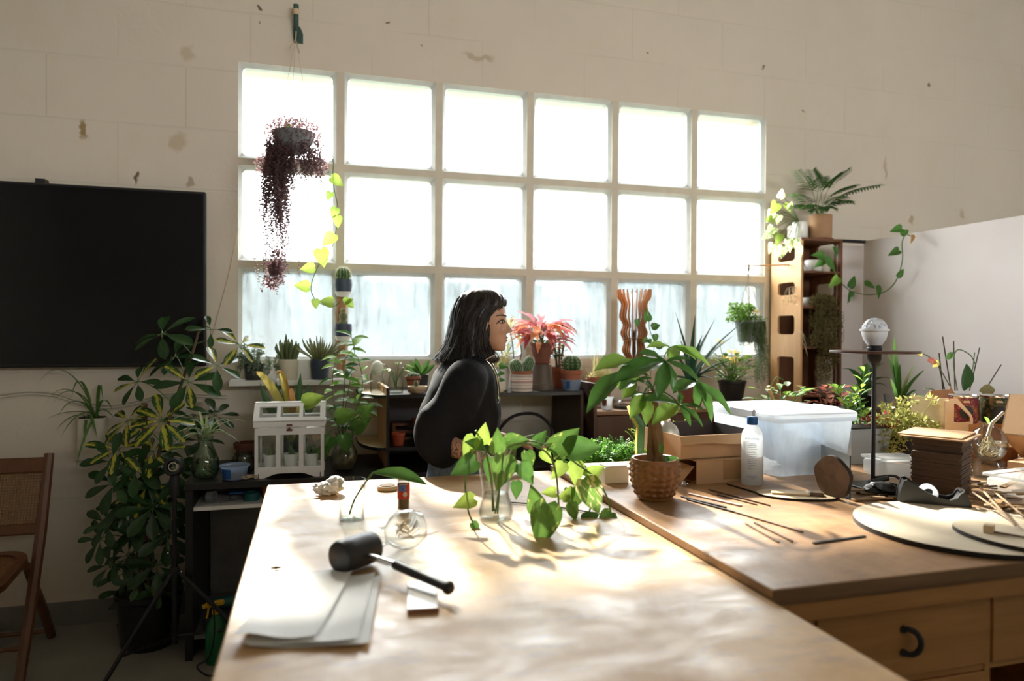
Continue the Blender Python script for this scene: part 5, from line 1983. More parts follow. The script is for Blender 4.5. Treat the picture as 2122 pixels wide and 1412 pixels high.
t = potted('parlor_palm', 'feathery dark green palm in a tan cylinder pot on the tower', 'plant', p, [(.066, 0), (.068, .003), (.070, .155), (.0705, .16)], 'tan_ceramic' if 'tan_ceramic' in M else plain('tan_ceramic', (.42, .24, .12), .6, .1, 12).name)
part(t, 'saucer', MB().lathe([(.075, 0), (.08, .006), (.076, .012), (.07, .006)], 24, close=False), 'dark_terracotta')
st = MB()
for tx, ty, y in ((1650, 345, 3.6), (1680, 345, 3.66), (1640, 395, 3.6), (1665, 420, 3.55), (1738, 350, 3.66), (1755, 342, 3.6), (1770, 375, 3.62), (1822, 374, 3.6), (1762, 408, 3.58), (1700, 360, 3.75), (1720, 425, 3.52), (1640, 420, 3.7), (1690, 430, 3.5), (1745, 398, 3.5)):
    e = ony(tx, ty, y) - p
    p0 = V((U(-.02, .02), U(-.02, .02), .15))
    pts = bez(p0, p0 + V((e.x * .15, e.y * .15, (max(e.z, .22) - .15) * .8)), p0.lerp(e, .65) + V((0, 0, .05)), e, 12)
    st.tube(pts, .0018, 4)
    for k in range(14):
        q, d = along(pts, .36 + .046 * k)
        s = d.cross(V((0, 0, 1))).normalized()
        for sg in (-1, 1):
            leaf(t, lmesh('leaf_palm', 'lance', .20, .2, .22), q, d * .65 + s * sg * .75 + V((0, 0, -.15)), (0, 0, 1), .082 * (1.05 - .03 * k))
part(t, 'stems', st, 'stem_green')
# pots inside the tower
for px, y, z, r, h, lab in ((1683, TY0 + .10, shz[0], .055, .075, 'white rounded pot on the top inner shelf of the tower'), (1722, TY0 + .14, shz[1], .05, .06, 'white pot behind brown foliage inside the tower'), (1672, TY0 + .08, shz[1], .036, .055, 'small white cup at the left inside the tower')):
    q = ony(px, 540, y)
    single('white_inner_pot', lab, 'pot', pot([(r * .8, 0), (r * .97, .008), (r, h * .5), (r * .93, h)], 22, .004), 'white_ceramic', (q.x, y, z + TZ0 + .0005), group='white pots inside the tower')
# bushy bronze trailer filling the tower
q = ony(1700, 640, TY0 + .05)
t = thing('bronze_trailing_plant', 'dense bronze-green trailing plant spilling down the tower front', 'plant', V((q.x, TY0 + .10, TZ0 + shz[1] + .0005)))
part(t, 'pot', pot([(.04, 0), (.05, .05), (.052, .055)], 20, .004), 'dark_terracotta')
b = MB()
O = V((q.x, TY0 + .10, TZ0 + shz[1]))
for px, py, rx, rz, n in ((1705, 620, .09, .05, 1100), (1710, 660, .10, .07, 1500), (1705, 700, .10, .06, 1200), (1715, 740, .07, .06, 700), (1708, 770, .05, .05, 260)):
    clump(b, ony(px, py, TY0 + .0) - O, (rx, .055, rz), n, .016, .007)
strings(b, lambda: (U(-.11, .12), U(-.16, -.06), U(-.05, .06)), 60, .34, .011, .011, sway=.008)
part(t, 'foliage', b, 'leaf_bronze', 180, kind='stuff')
b = MB()
for k in range(10):
    p0 = V((WX - .004, TY0 + .06 + U(-.04, .05), onx(1627, 596, WX).z))
    e = p0 + V((-U(.01, .04), U(-.05, .03), -U(.03, .09)))
    b.tube(bez(p0 + V((.03, 0, .02)), p0 + V((-.02, 0, .03)), e + V((0, 0, .03)), e, 6), .0009, 4)
    clump(b, e, (.012, .02, .02), 6, .014, .006)
for k in range(8):
    p0 = V((WX - .004, TY0 + .01, onx(1650, 690, WX).z + U(-.02, .04)))
    b.tube(bez(p0, p0 + V((-.01, -.03, .0)), p0 + V((.02, -.05, -.05)), p0 + V((U(-.02, .05), -.03, -U(.04, .10))), 6), .0012, 4)
single('dry_root_tuft', 'dry pale root tufts poking out of the tower cut-outs', 'roots', b, 'root', kind='stuff')
# long vine reaching from the tower to the right
p = V((WXR - .08, TY0 + .06, TZ0 + shz[0] + .0005))
t = thing('reaching_vine', 'long pothos vine arching from the tower out over the white partition', 'plant', p)
part(t, 'pot', pot([(.03, 0), (.038, .05), (.04, .055)], 20, .003), 'cream_ceramic')
path = [(1715, 535), (1735, 570), (1748, 585), (1765, 597), (1800, 603), (1835, 595), (1857, 570), (1868, 530), (1867, 495), (1875, 478), (1888, 482)]
pts = spline([V((0, 0, .05))] + [(lambda q_: q_ if q_.x < 3.235 else onx(x, y, 3.235))(ony(x, y, 3.50)) - p for i, (x, y) in enumerate(path)], 5)
part(t, 'vine', MB().tube(pts, .003, 6), 'stem_green')
for i, (x, y, dx, dz, L, mt) in enumerate(((1705, 525, -.8, .1, .09, 'leaf_mid'), (1705, 530, .6, -.5, .115, 'leaf_mid'), (1725, 505, .3, -.9, .07, 'leaf_mid'), (1703, 535, -.9, -.5, .07, 'leaf_mid'), (1735, 568, -1, -.9, .09, 'leaf_fresh'), (1758, 588, .6, 1, .085, 'leaf_mid'), (1762, 597, -.3, -1, .075, 'leaf_mid'),
                          (1790, 580, .7, -.2, .08, 'leaf_mid'), (1815, 585, .2, -.9, .08, 'leaf_mid'), (1858, 565, .3, .4, .06, 'leaf_mid'), (1860, 510, -1, -.4, .08, 'leaf_mid'), (1866, 465, -1, -.2, .085, 'leaf_mid'), (1865, 478, .6, .4, .06, 'leaf_mid'), (1888, 478, -.2, -1, .05, 'leaf_dead'))):
    leaf(t, heartleaf(mt, .62), (lambda q_: q_ if q_.x < 3.225 else onx(x, y, 3.225))(ony(x, y, 3.48)) - p, (dx, -.15, dz), (.1, -1, .4), L)

# stick through the tower with the hanging basket
s0, s1 = ony(1456, 549, 3.70), ony(1772, 541, 3.70)
zz = (s0.z + s1.z) / 2
single('hanging_stick', 'long thin wooden stick pushed through the tower, reaching over the window', 'stick', MB().tube([(0, 0, s0.z - zz), (s1.x - s0.x, 0, s1.z - zz + .01)], .004, 7), 'lamp_wood', (s0.x, 3.70, zz))
p = ony(1556, 704, 3.68)
t = thing('window_basket', 'grey hanging pot with stringy trailing succulents on a stick by the window', 'plant', V((p.x, 3.70, p.z)))
part(t, 'pot', pot([(.055, 0), (.06, .004), (.085, .12), (.09, .122), (.09, .13)], 26, .004), 'grey_plastic')
part(t, 'soil', MB().lathe([(.08, .11), (.081, .118), (0, .12)], 20), 'soil')
hk = ony(1550, 545, 3.70) - V((p.x, 3.70, p.z))
kn = ony(1549, 567, 3.70) - V((p.x, 3.70, p.z))
b = MB()
for a in (R(180), R(-60), R(50)):
    b.tube([V((.085 * cos(a), .085 * sin(a), .128)), kn], .0011, 4)
part(t, 'wire', b, 'steel')
part(t, 'hook', MB().tube([kn, kn + V((0, 0, .02)), hk + V((-.005, 0, .0)), hk + V((0, 0, .01)), hk + V((.005, 0, -.002)), kn + V((.006, 0, .03))], .0035, 6), 'black_plastic')
b = MB()
strings(b, lambda: (lambda a_: (.088 * cos(a_), .088 * sin(a_), .132))(U(-2.9, 1.4)), 110, .17, .009, .011, sway=.006)
strings(b, lambda: (lambda a_: (.088 * cos(a_), .088 * sin(a_), .132))(U(-1.4, .8)), 60, .42, .010, .011, sway=.008)
clump(b, (.02, -.02, .14), (.08, .07, .02), 500, .012, .006)
part(t, 'trailing_strings', b, 'leaf_string', 180, kind='stuff')
b = MB()
for k in range(80):
    c = V((U(-.12, .0), U(-.06, .05), U(.13, .22)))
    clump(b, c, (.014, .014, .014), 10, .022, .013)
part(t, 'succulent', b, 'leaf_fresh', 180, kind='stuff')
b = MB()
for c in ((-.0, -.03, .19), (.025, -.02, .185), (.045, -.02, .18)):
    clump(b, c, (.018, .014, .012), 22, .012, .009)
part(t, 'flowers', b, 'petal_yellow', 180, kind='stuff')

# ------------------------------------------------------------------ white partition on the right
PXW = 3.31
t = thing('white_partition', 'white fabric partition standing at right angles to the window wall', 'partition', (PXW, 0, 0))
t_ = NT('partition_cloth')
c = t_.coord()
t_.done(t_.bsdf(t_.ramp(t_.noise(c, 2.0, 3), [(.3, (.66, .60, .575)), (.7, (.72, .665, .64))]), .8, 0, .3, t_.bump(t_.noise(t_.coord((1, 60, 60)), 6, 3), .06, .002)))
PZ = ony(1788, 492, 3.6).z
part(t, 'long_sheet', MB().box(0, .014, .2, 3.60, .05, PZ), 'partition_cloth', 0)
part(t, 'return_sheet', MB().box(-.19, 0, 3.605, 3.612, .05, PZ - .03), 'partition_cloth', 0)
part(t, 'crossbar', MB().box(-.20, .012, 3.588, 3.602, PZ - .016, PZ + .004, 0, .002), 'black_plastic', label='black clamp bar')
b = MB()
for y in (.25, 1.9, 3.55):
    b.box(.014, .05, y - .02, y + .02, 0, PZ)
    b.box(-.02, .30, y - .03, y + .03, 0, .03)
part(t, 'post', b, 'black_matt', 0)

# ------------------------------------------------------------------ plants and clutter between bench and right partition
def front(px, py, y, xmax=3.25):          # keeps a point on the room side of the partition
    p_ = ony(px, py, y)
    return p_ if p_.x <= xmax else onx(px, py, xmax)


t = thing('back_bench', 'dark side bench standing along the white partition', 'bench', (0, 0, 0))
QZ = 1.0
part(t, 'bench_top', MB().box(2.78, 3.28, 2.46, 3.52, QZ - .03, QZ, 0, .003), 'walnut')
for x in (2.80, 3.22):
    for y in (2.48, 3.46):
        part(t, 'leg', MB().box(x, x + .04, y, y + .04, 0, QZ - .03), 'walnut', 0)


def onq(px, py):
    p_ = onz(px, py, QZ)
    return V((p_.x, p_.y, QZ + .0005))


p = V((2.92, 3.16, QZ + .0005))
t = potted('strap_leaf_plant', 'plant with long arching strap leaves in a black pot behind the lamp', 'plant', p, [(.05, 0), (.06, .11), (.064, .115)], 'black_plastic')
for tx, ty, y in ((1742, 757, 3.1), (1765, 770, 3.2), (1848, 778, 3.0), (1840, 795, 3.05), (1775, 800, 2.95), (1800, 745, 3.3), (1835, 745, 3.25)):
    e = front(tx, ty, y) - p
    p0 = V((0, 0, .10))
    part(t, 'leaf', MB().blade(bez(p0, p0 + V((e.x * .2, e.y * .2, max(.08, e.z - .1) * .9)), p0.lerp(e, .6) + V((0, 0, .07)), e, 8), .045, 0, .3), 'leaf_deep', 180)
p = V((2.93, 2.92, QZ + .0005))
t = thing('orchid_glass_pot', 'clear glass pot with upright green orchid leaves before the partition', 'plant', p)
part(t, 'glass', pot([(.055, 0), (.06, .004), (.082, .135), (.083, .14)], 28, .003), 'glass')
part(t, 'bark_mix', MB().ball((0, 0, .062), .062, .062, .055, 18, 12, 0, None, lambda a, t_: 1 + .07 * sin(a * 6 + t_ * 8)), 'bark')
for tx, ty, y, w, mt in ((1853, 690, 2.9, .05, 'leaf_mid'), (1897, 745, 2.85, .035, 'leaf_spider_pale'), (1916, 757, 2.8, .045, 'leaf_mid'), (1840, 720, 2.95, .03, 'leaf_mid'), (1866, 745, 2.9, .05, 'leaf_mid'), (1846, 775, 2.8, .03, 'leaf_mid'), (1900, 800, 2.8, .04, 'leaf_deep')):
    e = front(tx, ty, y) - p
    p0 = V((e.x * .15, e.y * .1, .08))
    part(t, 'leaf', MB().blade(bez(p0, p0 + V((0, 0, (e.z - .08) * .5)), p0.lerp(e, .8) + V((0, 0, .01)), e, 8), w, 0, .4, (-.3, 1, .1)), mt, 180)
part(t, 'stake', MB().tube([(-.01, 0, .05), front(1852, 748, 2.9) - p], .0025, 5), 'black_matt')
p = V((3.10, 2.90, QZ + .0005))
potted('low_clay_pot', 'low clay pot beside the glass orchid pot', 'pot', p, [(.05, 0), (.065, .07), (.067, .075)], 'terracotta')
p = V((3.08, 2.66, QZ + .0005))
t = potted('staked_orchid', 'leggy orchid with several thin stakes and a red-tinged leaf by the partition', 'plant', p, [(.06, 0), (.065, .006), (.082, .12), (.085, .13)], 'dark_terracotta')
st = MB()
for (x0, y0), (x1, y1) in (((1957, 815), (1946, 722)), ((1972, 800), (1953, 688)), ((1980, 800), (1976, 697)), ((2010, 800), (2030, 710)), ((2035, 810), (2075, 745)), ((1964, 820), (1944, 740))):
    part(t, 'stake', MB().tube([front(x0, y0, 2.64, 3.2) - p, front(x1, y1, 2.62, 3.2) - p], .0028, 5), 'stem_dark')
for path in ([(1985, 800), (1976, 740), (1985, 715), (2010, 725), (2022, 745)], [(1975, 800), (1945, 750), (1925, 730), (1905, 722)], [(2000, 800), (2015, 760), (2020, 720)], [(1970, 810), (1925, 795), (1915, 800)]):
    st.tube(spline([front(x, y, 2.62, 3.2) - p for x, y in path], 5), .0025, 5)
part(t, 'stem', st, 'stem_green')
for x, y, dx, dz, L, mt in ((1940, 742, -1, .25, .06, 'leaf_coleus'), (1945, 738, -.7, -.5, .05, 'leaf_yellow'), (1998, 800, .05, 1, .13, 'leaf_deep'), (1930, 830, -.2, .5, .06, 'leaf_grey'), (1960, 735, .6, .6, .05, 'leaf_mid'), (2030, 800, .9, .1, .09, 'leaf_bronze'), (1915, 822, -.7, .5, .05, 'leaf_mid'), (1912, 726, -.8, .1, .035, 'leaf_yellow')):
    leaf(t, lmesh(mt, 'oval', .6, .15, .15), front(x, y, 2.6, 3.18) - p, (dx, -.2, dz), (0, -1, .3), L)
for i, (px, py, r) in enumerate(((1815, 868, .035), (1845, 868, .038))):
    q_ = onz(px, py, QZ)
    single('round_cactus', ('left' if i == 0 else 'right') + ' one of two small grey rounded cacti behind the lamp pole', 'cactus', MB().ball((0, 0, r * .8), r, r, r * .85, 24, 10, 0, None, lambda a, t_: 1 - .1 * (.5 + .5 * cos(12 * a))), 'leaf_grey', V((2.84 + .10 * i, 2.72 - .04 * i, QZ + .0005)))


def onb(px, py):
    p_ = onz(px, py, TB)
    return V((p_.x, p_.y, TB + .0005))


# ------------------------------------------------------------------ money tree
p = onb(1360, 1030)
t = thing('money_tree', 'small money tree with big glossy leaflets in a carved brown pot', 'plant', p)
wood('carved_pot', (.16, .065, .018), (.30, .135, .045), .38, (4, 4, 4), 5, .1, .25)
nU, nV = 126, 44
vs_, fs = [], []
for j in range(nV + 1):
    v = j / nV
    z = .118 * v
    r = .050 + .022 * sin(min(1, v * 1.25) * pi * .55) - .004 * max(0, v - .8) * 5
    for i in range(nU):
        a = 2 * pi * i / nU
        d = .0065 * max(0, (cos(9 * a + v * 22) * cos(-9 * a + v * 22))) ** .7 - .002 if .06 < v < .88 else 0
        vs_.append(((r + d) * cos(a), (r + d) * sin(a), z))
for j in range(nV):
    for i in range(nU):
        k = (i + 1) % nU
        fs.append((j * nU + i, j * nU + k, (j + 1) * nU + k, (j + 1) * nU + i))
b = MB().add(vs_, fs + [tuple(range(nU))[::-1]])
b.lathe([(.067, .118), (.060, .117), (.058, .09)], nU, close=False)
part(t, 'pot', b, 'carved_pot', 60)
part(t, 'soil', MB().lathe([(.060, .092), (.060, .098), (0, .104)], 20), 'soil')
DB = p.y


def mt_(px, py, dy=0.0):
    return ony(px, py, DB + dy) - p


trunk = MB()
for k, (ph, path) in enumerate(((0, [(1350, 965), (1352, 900), (1353, 850), (1352, 805)]), (2.1, [(1372, 965), (1362, 900), (1358, 850), (1352, 808)]), (4.2, [(1360, 970), (1370, 920), (1362, 860), (1356, 812)]))):
    pts = spline([mt_(x, y, .01 * cos(ph)) for x, y in path], 6)
    trunk.tube(pts, [.0125 - .0035 * i / len(pts) for i in range(len(pts))], 9)
part(t, 'trunk', trunk, 'bark')
mleaf = [lmesh('leaf_money', 'lance', .36, .2, .30, .25, 10), lmesh('leaf_money', 'lance', .38, .25, .18, .25, 10)]
mlime = lmesh('leaf_fresh', 'lance', .42, .25, .2, .25, 10)
top = mt_(1353, 808)
WT = [  # centre, depth offset, [(tip, lime?)]
    ((1380, 746), -.05, [((1288, 782), 0), ((1372, 812), 0), ((1330, 733), 0), ((1465, 792), 0), ((1428, 742), 0), ((1400, 800), 0)]),
    ((1318, 750), -.01, [((1246, 766), 1), ((1312, 800), 1), ((1345, 742), 1)]),
    ((1292, 768), .03, [((1228, 838), 0), ((1284, 800), 1), ((1340, 772), 0)]),
    ((1388, 716), .06, [((1346, 718), 1), ((1404, 740), 1), ((1468, 752), 1), ((1390, 745), 1), ((1440, 740), 1)]),
    ((1440, 788), .01, [((1512, 850), 0), ((1478, 862), 0), ((1405, 812), 0), ((1450, 840), 0), ((1462, 820), 0)]),
    ((1408, 836), -.07, [((1345, 822), 0), ((1364, 876), 1), ((1458, 872), 0), ((1434, 874), 0), ((1456, 840), 0), ((1408, 800), 0)]),
    ((1335, 814), -.04, [((1316, 862), 1), ((1344, 872), 1), ((1300, 818), 0), ((1365, 815), 0)]),
    ((1318, 788), -.06, [((1292, 806), 0), ((1350, 782), 0), ((1298, 822), 1), ((1352, 800), 0)])]
st = MB()
for (cx, cy), dy, tips in WT:
    c = mt_(cx, cy, dy)
    st.tube(bez(top, top.lerp(c, .3) + V((0, 0, .02)), top.lerp(c, .8) + V((0, 0, .02)), c, 7), .0022, 5)
    for (tx, ty), lime in tips:
        e = mt_(tx, ty, dy - U(.02, .07))
        d = e - c
        L = d.length
        m_ = mlime if lime else mleaf[int(U(0, 2))]
        d2 = d.normalized() + V((0, 0, .17))
        leaf(t, m_, c, d2, V((U(-.25, .25), -.55, 1)), L * 1.06)
part(t, 'leaf_stalks', st, 'stem_green')
for x, y, dx, dz in ((1378, 940, .4, -.9), (1385, 945, .9, -.2), (1372, 938, -.2, .9)):
    leaf(t, lmesh('leaf_mid', 'oval', .45), mt_(x, y, -.03), (dx, -.4, dz), (0, -1, .3), .04)

# ------------------------------------------------------------------ things round the money tree
p = V((1.09, 2.20, TB + .0005))
t = jar('bottle_sansevieria', 'small glass bottle holding one yellow-edged snake plant leaf', p, .021, .085, .016, .45, 'glass', 'bottle')
leafm('leaf_sans_edge', (.03, .10, .03), (.06, .16, .05), .3, .35, ((.62, .55, .06), .085), 'edge')
e1 = ony(1306, 838, 2.17) - p
part(t, 'leaf', MB().blade([(0, 0, .02), (.002, -.005, .09), (.0, -.01, .16), (e1.x * .6, -.02, e1.z * .85), e1], .042, 0, .3, (0, 1, .1), lambda f: min(1, .5 + f * 1.3) * (1 - f ** 5)), 'leaf_sansev', 180)
part(t, 'leaf', MB().blade([(-.008, -.004, .02), (-.018, -.012, .09), (-.016, -.018, .16), (e1.x * .6 - .014, -.028, e1.z * .85), e1 + V((-.01, -.01, 0))], .010, 0, .3, (0, 1, .1), lambda f: 1), 'leaf_yellow', 180, label='yellow leaf margin')
p = V((1.152, 2.125, TB + .0005))
t = thing('aluminium_bottle', 'silver aluminium bottle with a red hazard diamond behind the money tree', 'bottle', p)
plain('brushed_alu', (.72, .71, .69), .38, .04, 8, metal=.85)
part(t, 'bottle', MB().lathe([(.042, 0), (.046, .004), (.046, .125), (.043, .148), (.034, .166), (.018, .178), (.014, .182), (.014, .19)], 32), 'brushed_alu')


def bent(b, r, a_c, pts, z0, m=0):       # flat convex outline (s, z) wrapped on a cylinder of radius r round angle a_c
    lo, hi = min(q[0] for q in pts), max(q[0] for q in pts)
    n_ = max(2, int((hi - lo) / (r * .16)))
    cols = []
    for i_ in range(n_ + 1):
        s_ = lo + (hi - lo) * min(.9999, max(.0001, i_ / n_))
        zz = []
        for (s0_, z0_), (s1_, z1_) in zip(pts, pts[1:] + pts[:1]):
            if (s0_ - s_) * (s1_ - s_) <= 0 and abs(s1_ - s0_) > 1e-9:
                zz.append(z0_ + (z1_ - z0_) * (s_ - s0_) / (s1_ - s0_))
        if zz:
            a_ = a_c + s_ / r
            cols.append([(r * cos(a_), r * sin(a_), z0 + min(zz)), (r * cos(a_), r * sin(a_), z0 + max(zz))])
    vs2 = [q for c2 in cols for q in c2]
    b.add(vs2, [(2 * k_, 2 * k_ + 2, 2 * k_ + 3, 2 * k_ + 1) for k_ in range(len(cols) - 1)], m)


ac = math.atan2(-p.y, -p.x) + .62
b = MB()
bent(b, .0464, ac, [(0, -.030), (.022, 0), (0, .030), (-.022, 0)], .075)
part(t, 'hazard_border', b, 'red_print' if 'red_print' in M else plain('red_print', (.62, .05, .04), .5, .05, 8).name, 0)
b = MB()
bent(b, .0467, ac, [(0, -.025), (.0183, 0), (0, .025), (-.0183, 0)], .075)
part(t, 'hazard_field', b, 'white_paper', 0)
b = MB()
bent(b, .0470, ac, [(-.0012, -.004), (.0012, -.004), (.0028, .013), (-.0028, .013)], .075)
bent(b, .0470, ac, [(.0022 * cos(q), -.010 + .0024 * sin(q)) for q in [i * pi / 4 for i in range(8)]], .075)
part(t, 'exclamation_mark', b, 'black_matt', 0)
b = MB()
for k in range(5):
    bent(b, .0465, ac - 1.0, [(-.012, 0), (.010 - .003 * (k % 2), 0), (.010 - .003 * (k % 2), .003), (-.012, .003)], .10 - .010 * k)
part(t, 'print', b, 'black_matt', 0)
# white cube box
p = onb(1281, 1000)
t = thing('white_box', 'small plain white cardboard box at the seam of the two tables', 'box', p + V((0, .03, 0)), R(2))
part(t, 'box_body', MB().box(-.042, .042, -.03, .03, 0, .050, 0, .001), 'white_paper')
part(t, 'lid_flap', MB().box(-.036, .036, -.03, .03, .0505, .056, 0, .001), 'white_paper')
# ferns on a stand just behind the table
t = thing('fern_stand', 'dark low stand behind the bench carrying the ferns', 'stand', (1.0, 2.47, 0))
part(t, 'stand_top', MB().box(0, .80, 0, .34, .74, .77, 0, .003), 'walnut')
for x in (.02, .74):
    for y in (.02, .28):
        part(t, 'leg', MB().box(x, x + .04, y, y + .04, 0, .74), 'walnut', 0)


def fern(name, label, loc, w, d, h, nf, mat, potmat='black_plastic', L=.13):
    t_ = thing(name, label, 'fern', loc)
    part(t_, 'trough', MB().box(-w / 2, w / 2, -d / 2, d / 2, 0, .09, 0, .006), potmat)
    b_ = MB()
    for k in range(nf):
        p0 = V((U(-w / 2, w / 2) * .9, U(-d / 2, d / 2) * .8, .09))
        a = U(0, 6.28)
        l = L * U(.6, 1.2)
        el = U(.4, 1.4)
        e = p0 + V((cos(a) * l * cos(el), sin(a) * l * cos(el), l * sin(el) + h * .35))
        pts = bez(p0, p0 + V((0, 0, l * .5)), p0.lerp(e, .7) + V((0, 0, l * .25)), e - V((0, 0, l * .15)), 9)
        b_.tube(pts, .0008, 3, cap=False)
        for f in range(13):
            q_, dd = along(pts, .18 + f * .063)
            s = dd.cross(V((0, 0, 1)))
            if s.length < .05:
                s = V((1, 0, 0))
            s.normalize()
            ll = .019 * (1 - .06 * f) * U(.8, 1.2)
            for sg in (-1, 1):
                e2 = q_ + s * sg * ll + dd * ll * .35 + V((0, 0, -.003))
                b_.add([q_, q_.lerp(e2, .5) + dd * .0032, e2, q_.lerp(e2, .5) - dd * .0032], [(0, 1, 2, 3)])
    part(t_, 'fronds', b_, mat, 180, kind='stuff')
    return t_


fern('feather_fern', 'dense feathery green fern at the far table edge left of the money tree', (1.15, 2.62, .7705), .28, .16, .12, 400, 'leaf_fern')
leafm('leaf_fern_pale', (.24, .40, .05), (.38, .55, .12), .5, .5, scale=8)
fern('pale_fern', 'pale lime fern with small round leaflets behind the cardboard tray', (1.42, 2.60, .7705), .22, .16, .24, 220, 'leaf_fern_pale', L=.16)

# cardboard boxes
p = onb(1447, 998)
t = thing('cardboard_box', 'flat brown cardboard box with torn end under the open tray', 'box', V((1.172, 1.962, TB + .0005)), R(3))
b = MB()
W1, D1 = .255, .26
b.box(0, W1, 0, .004, 0, .072)
b.box(0, W1, D1 - .004, D1, 0, .072)
b.box(W1 - .004, W1, .004, D1 - .004, 0, .072)
b.box(.004, W1 - .004, .004, D1 - .004, 0, .004)
part(t, 'walls', b, 'cardboard', 0)
part(t, 'lid', MB().box(0, W1, 0, D1, .0725, .076), 'cardboard', 0)
part(t, 'torn_flap', MB().sheet(lambda u, v: (-.050 * v - .008 * sin(u * 19) * v, .012 + .20 * u, max(.002, .055 - .05 * v + .02 * sin(u * 9) * v)), 12, 5), 'cardboard', 0)
part(t, 'tape', MB().box(.10, .18, -.0012, -.0004, .01, .0715), 'tape_brown' if 'tape_brown' in M else plain('tape_brown', (.36, .20, .09), .25, .06, 6).name, 0)
t = thing('cardboard_tray', 'open brown cardboard tray with dark inside on top of the flat box', 'box', V((1.128, 1.985, TB + .0775)), R(2))
w_, d_, h_ = .29, .25, .075
b = MB()
for x0, x1, y0, y1 in ((0, w_, 0, .003), (0, w_, d_ - .003, d_), (0, .003, .003, d_ - .003), (w_ - .003, w_, .003, d_ - .003)):
    b.box(x0, x1, y0, y1, 0, h_)
b.box(0, w_, 0, d_, 0, .003)
part(t, 'walls', b, 'cardboard', 0)
b = MB()
b.box(.0035, w_ - .0035, d_ - .005, d_ - .0035, .003, h_ + .012).box(.0035, .005, .0035, d_ - .004, .003, h_ - .006).box(w_ - .005, w_ - .0035, .0035, d_ - .004, .003, h_ + .006).box(.005, w_ - .005, .005, d_ - .005, .0035, .0045)
part(t, 'dark_lining', b, 'cardboard_dark', 0)
part(t, 'folded_flap', MB().sheet(lambda u, v: (.30 * u - .005, -.002 - .012 * v * (1 + .3 * sin(u * 4)), h_ - .028 * v + .004 * sin(u * 6) * v), 10, 3), 'cardboard', 0)

# plastic bottle with blue cap
p = onb(1561, 998)
t = thing('alcohol_bottle', 'translucent plastic bottle with a blue screw cap and printed label', 'bottle', p)
frosted('milky_plastic', (.92, .95, .98), .34, .62, .25)
part(t, 'bottle', MB().lathe([(.029, 0), (.0325, .004), (.0325, .150), (.030, .166), (.022, .180), (.0135, .187), (.0125, .195)], 30), 'milky_plastic')
part(t, 'liquid', MB().lathe([(.028, .004), (.0305, .008), (.0305, .070), (0, .070)], 26), 'glass')
cp_ = part(t, 'cap', MB().lathe([(.0155, .190), (.016, .192), (.016, .212), (.0145, .215), (.0, .215)], 24), 'cap_blue' if 'cap_blue' in M else plain('cap_blue', (.005, .09, .30), .35, .05, 8).name)
b = MB()
for k in range(24):
    a = 2 * pi * k / 24
    b.box(-.0006, .0006, -.0163, -.0158, .193, .211, 0, 0, Matrix.Rotation(a, 4, 'Z'))
part(cp_, 'grip_ribs', b, 'cap_blue', 0)
ac = math.atan2(-p.y, -p.x)
b = MB()
for k in range(15):
    wd = .016 if k % 4 else .010
    bent(b, .0328, ac + .02, [(-wd + .002, 0), (wd - .002 * (k % 3), 0), (wd - .002 * (k % 3), .0012), (-wd + .002, .0012)], .132 - .0056 * k)
part(t, 'label_print', b, 'print_blue' if 'print_blue' in M else plain('print_blue', (.16, .26, .48), .6, .05, 8).name, 0)


def text3d(parent, name, body, size, mat, at_, M3, font_bold=False, extrude=.0002):
    c_ = bpy.data.curves.new(name, 'FONT')
    c_.body = body
    c_.size = size
    c_.align_x = 'CENTER'
    c_.extrude = extrude
    tmp = bpy.data.objects.new('tmp_text', c_)
    COL.objects.link(tmp)
    dg = bpy.context.evaluated_depsgraph_get()
    me = bpy.data.meshes.new_from_object(tmp.evaluated_get(dg))
    bpy.data.objects.remove(tmp)
    me.materials.clear()
    me.materials.append(M[mat])
    o_ = link(name, me, parent)
    o_.matrix_basis = Matrix.Translation(at_) @ M3
    return o_


def facing(a):       # upright text plane facing direction angle a (outwards)
    return Matrix.Rotation(a + pi / 2, 4, 'Z') @ Matrix.Rotation(pi / 2, 4, 'X')


text3d(t, 'lettering', 'ALKOHOL', .0092, 'print_blue', V((.0336 * cos(ac), .0336 * sin(ac), .146)), facing(ac))
b = MB()
b.tube([(.0331 * cos(ac + .5 * cos(q)), .0331 * sin(ac + .5 * cos(q)), .028 + .007 * sin(q)) for q in [i * pi / 12 for i in range(25)]], .0005, 4)
part(t, 'oval_emblem', b, 'print_blue')
part(t, 'emblem_script', MB().tube([(.0331 * cos(ac + q), .0331 * sin(ac + q), .028 + .0026 * sin(q * 38)) for q in [-.3 + i * .02 for i in range(31)]], .0007, 4), 'print_blue')

# big translucent storage tub
frosted('milk_tub', (.80, .86, .92), .38, .55, .3, .12)
frosted('milk_lid', (.90, .93, .96), .10, .45, .3)
TX0, TX1, TYa, TYb = 1.470, 1.800, 1.975, 2.375
t = thing('storage_tub', 'large translucent plastic storage tub with a white lid on the bench', 'tub', V(((TX0 + TX1) / 2, (TYa + TYb) / 2, TB + .0005)))
hx, hy = (TX1 - TX0) / 2, (TYb - TYa) / 2
hz_ = .200
b = MB()
n = 5
rings = []
for s, z, off in ((.86, 0, 0), (.90, .006, 0), (1.0, hz_, 0), (1.035, hz_ + .001, 0), (1.035, hz_ - .014, 0)):
    rings.append([(x, y, z) for x, y in rrect(-hx * s, hx * s, -hy * s, hy * s, .035, n)])
k = len(rings[0])
vs_ = [v for r in rings for v in r]
fs = [tuple(range(k))[::-1]]
for j in range(len(rings) - 1):
    fs += [(j * k + i, j * k + (i + 1) % k, (j + 1) * k + (i + 1) % k, (j + 1) * k + i) for i in range(k)]
part(t, 'tub_body', b.add(vs_, fs), 'milk_tub', 40)
b = MB()
o1 = rrect(-hx * 1.06, hx * 1.06, -hy * 1.06, hy * 1.06, .04, n)
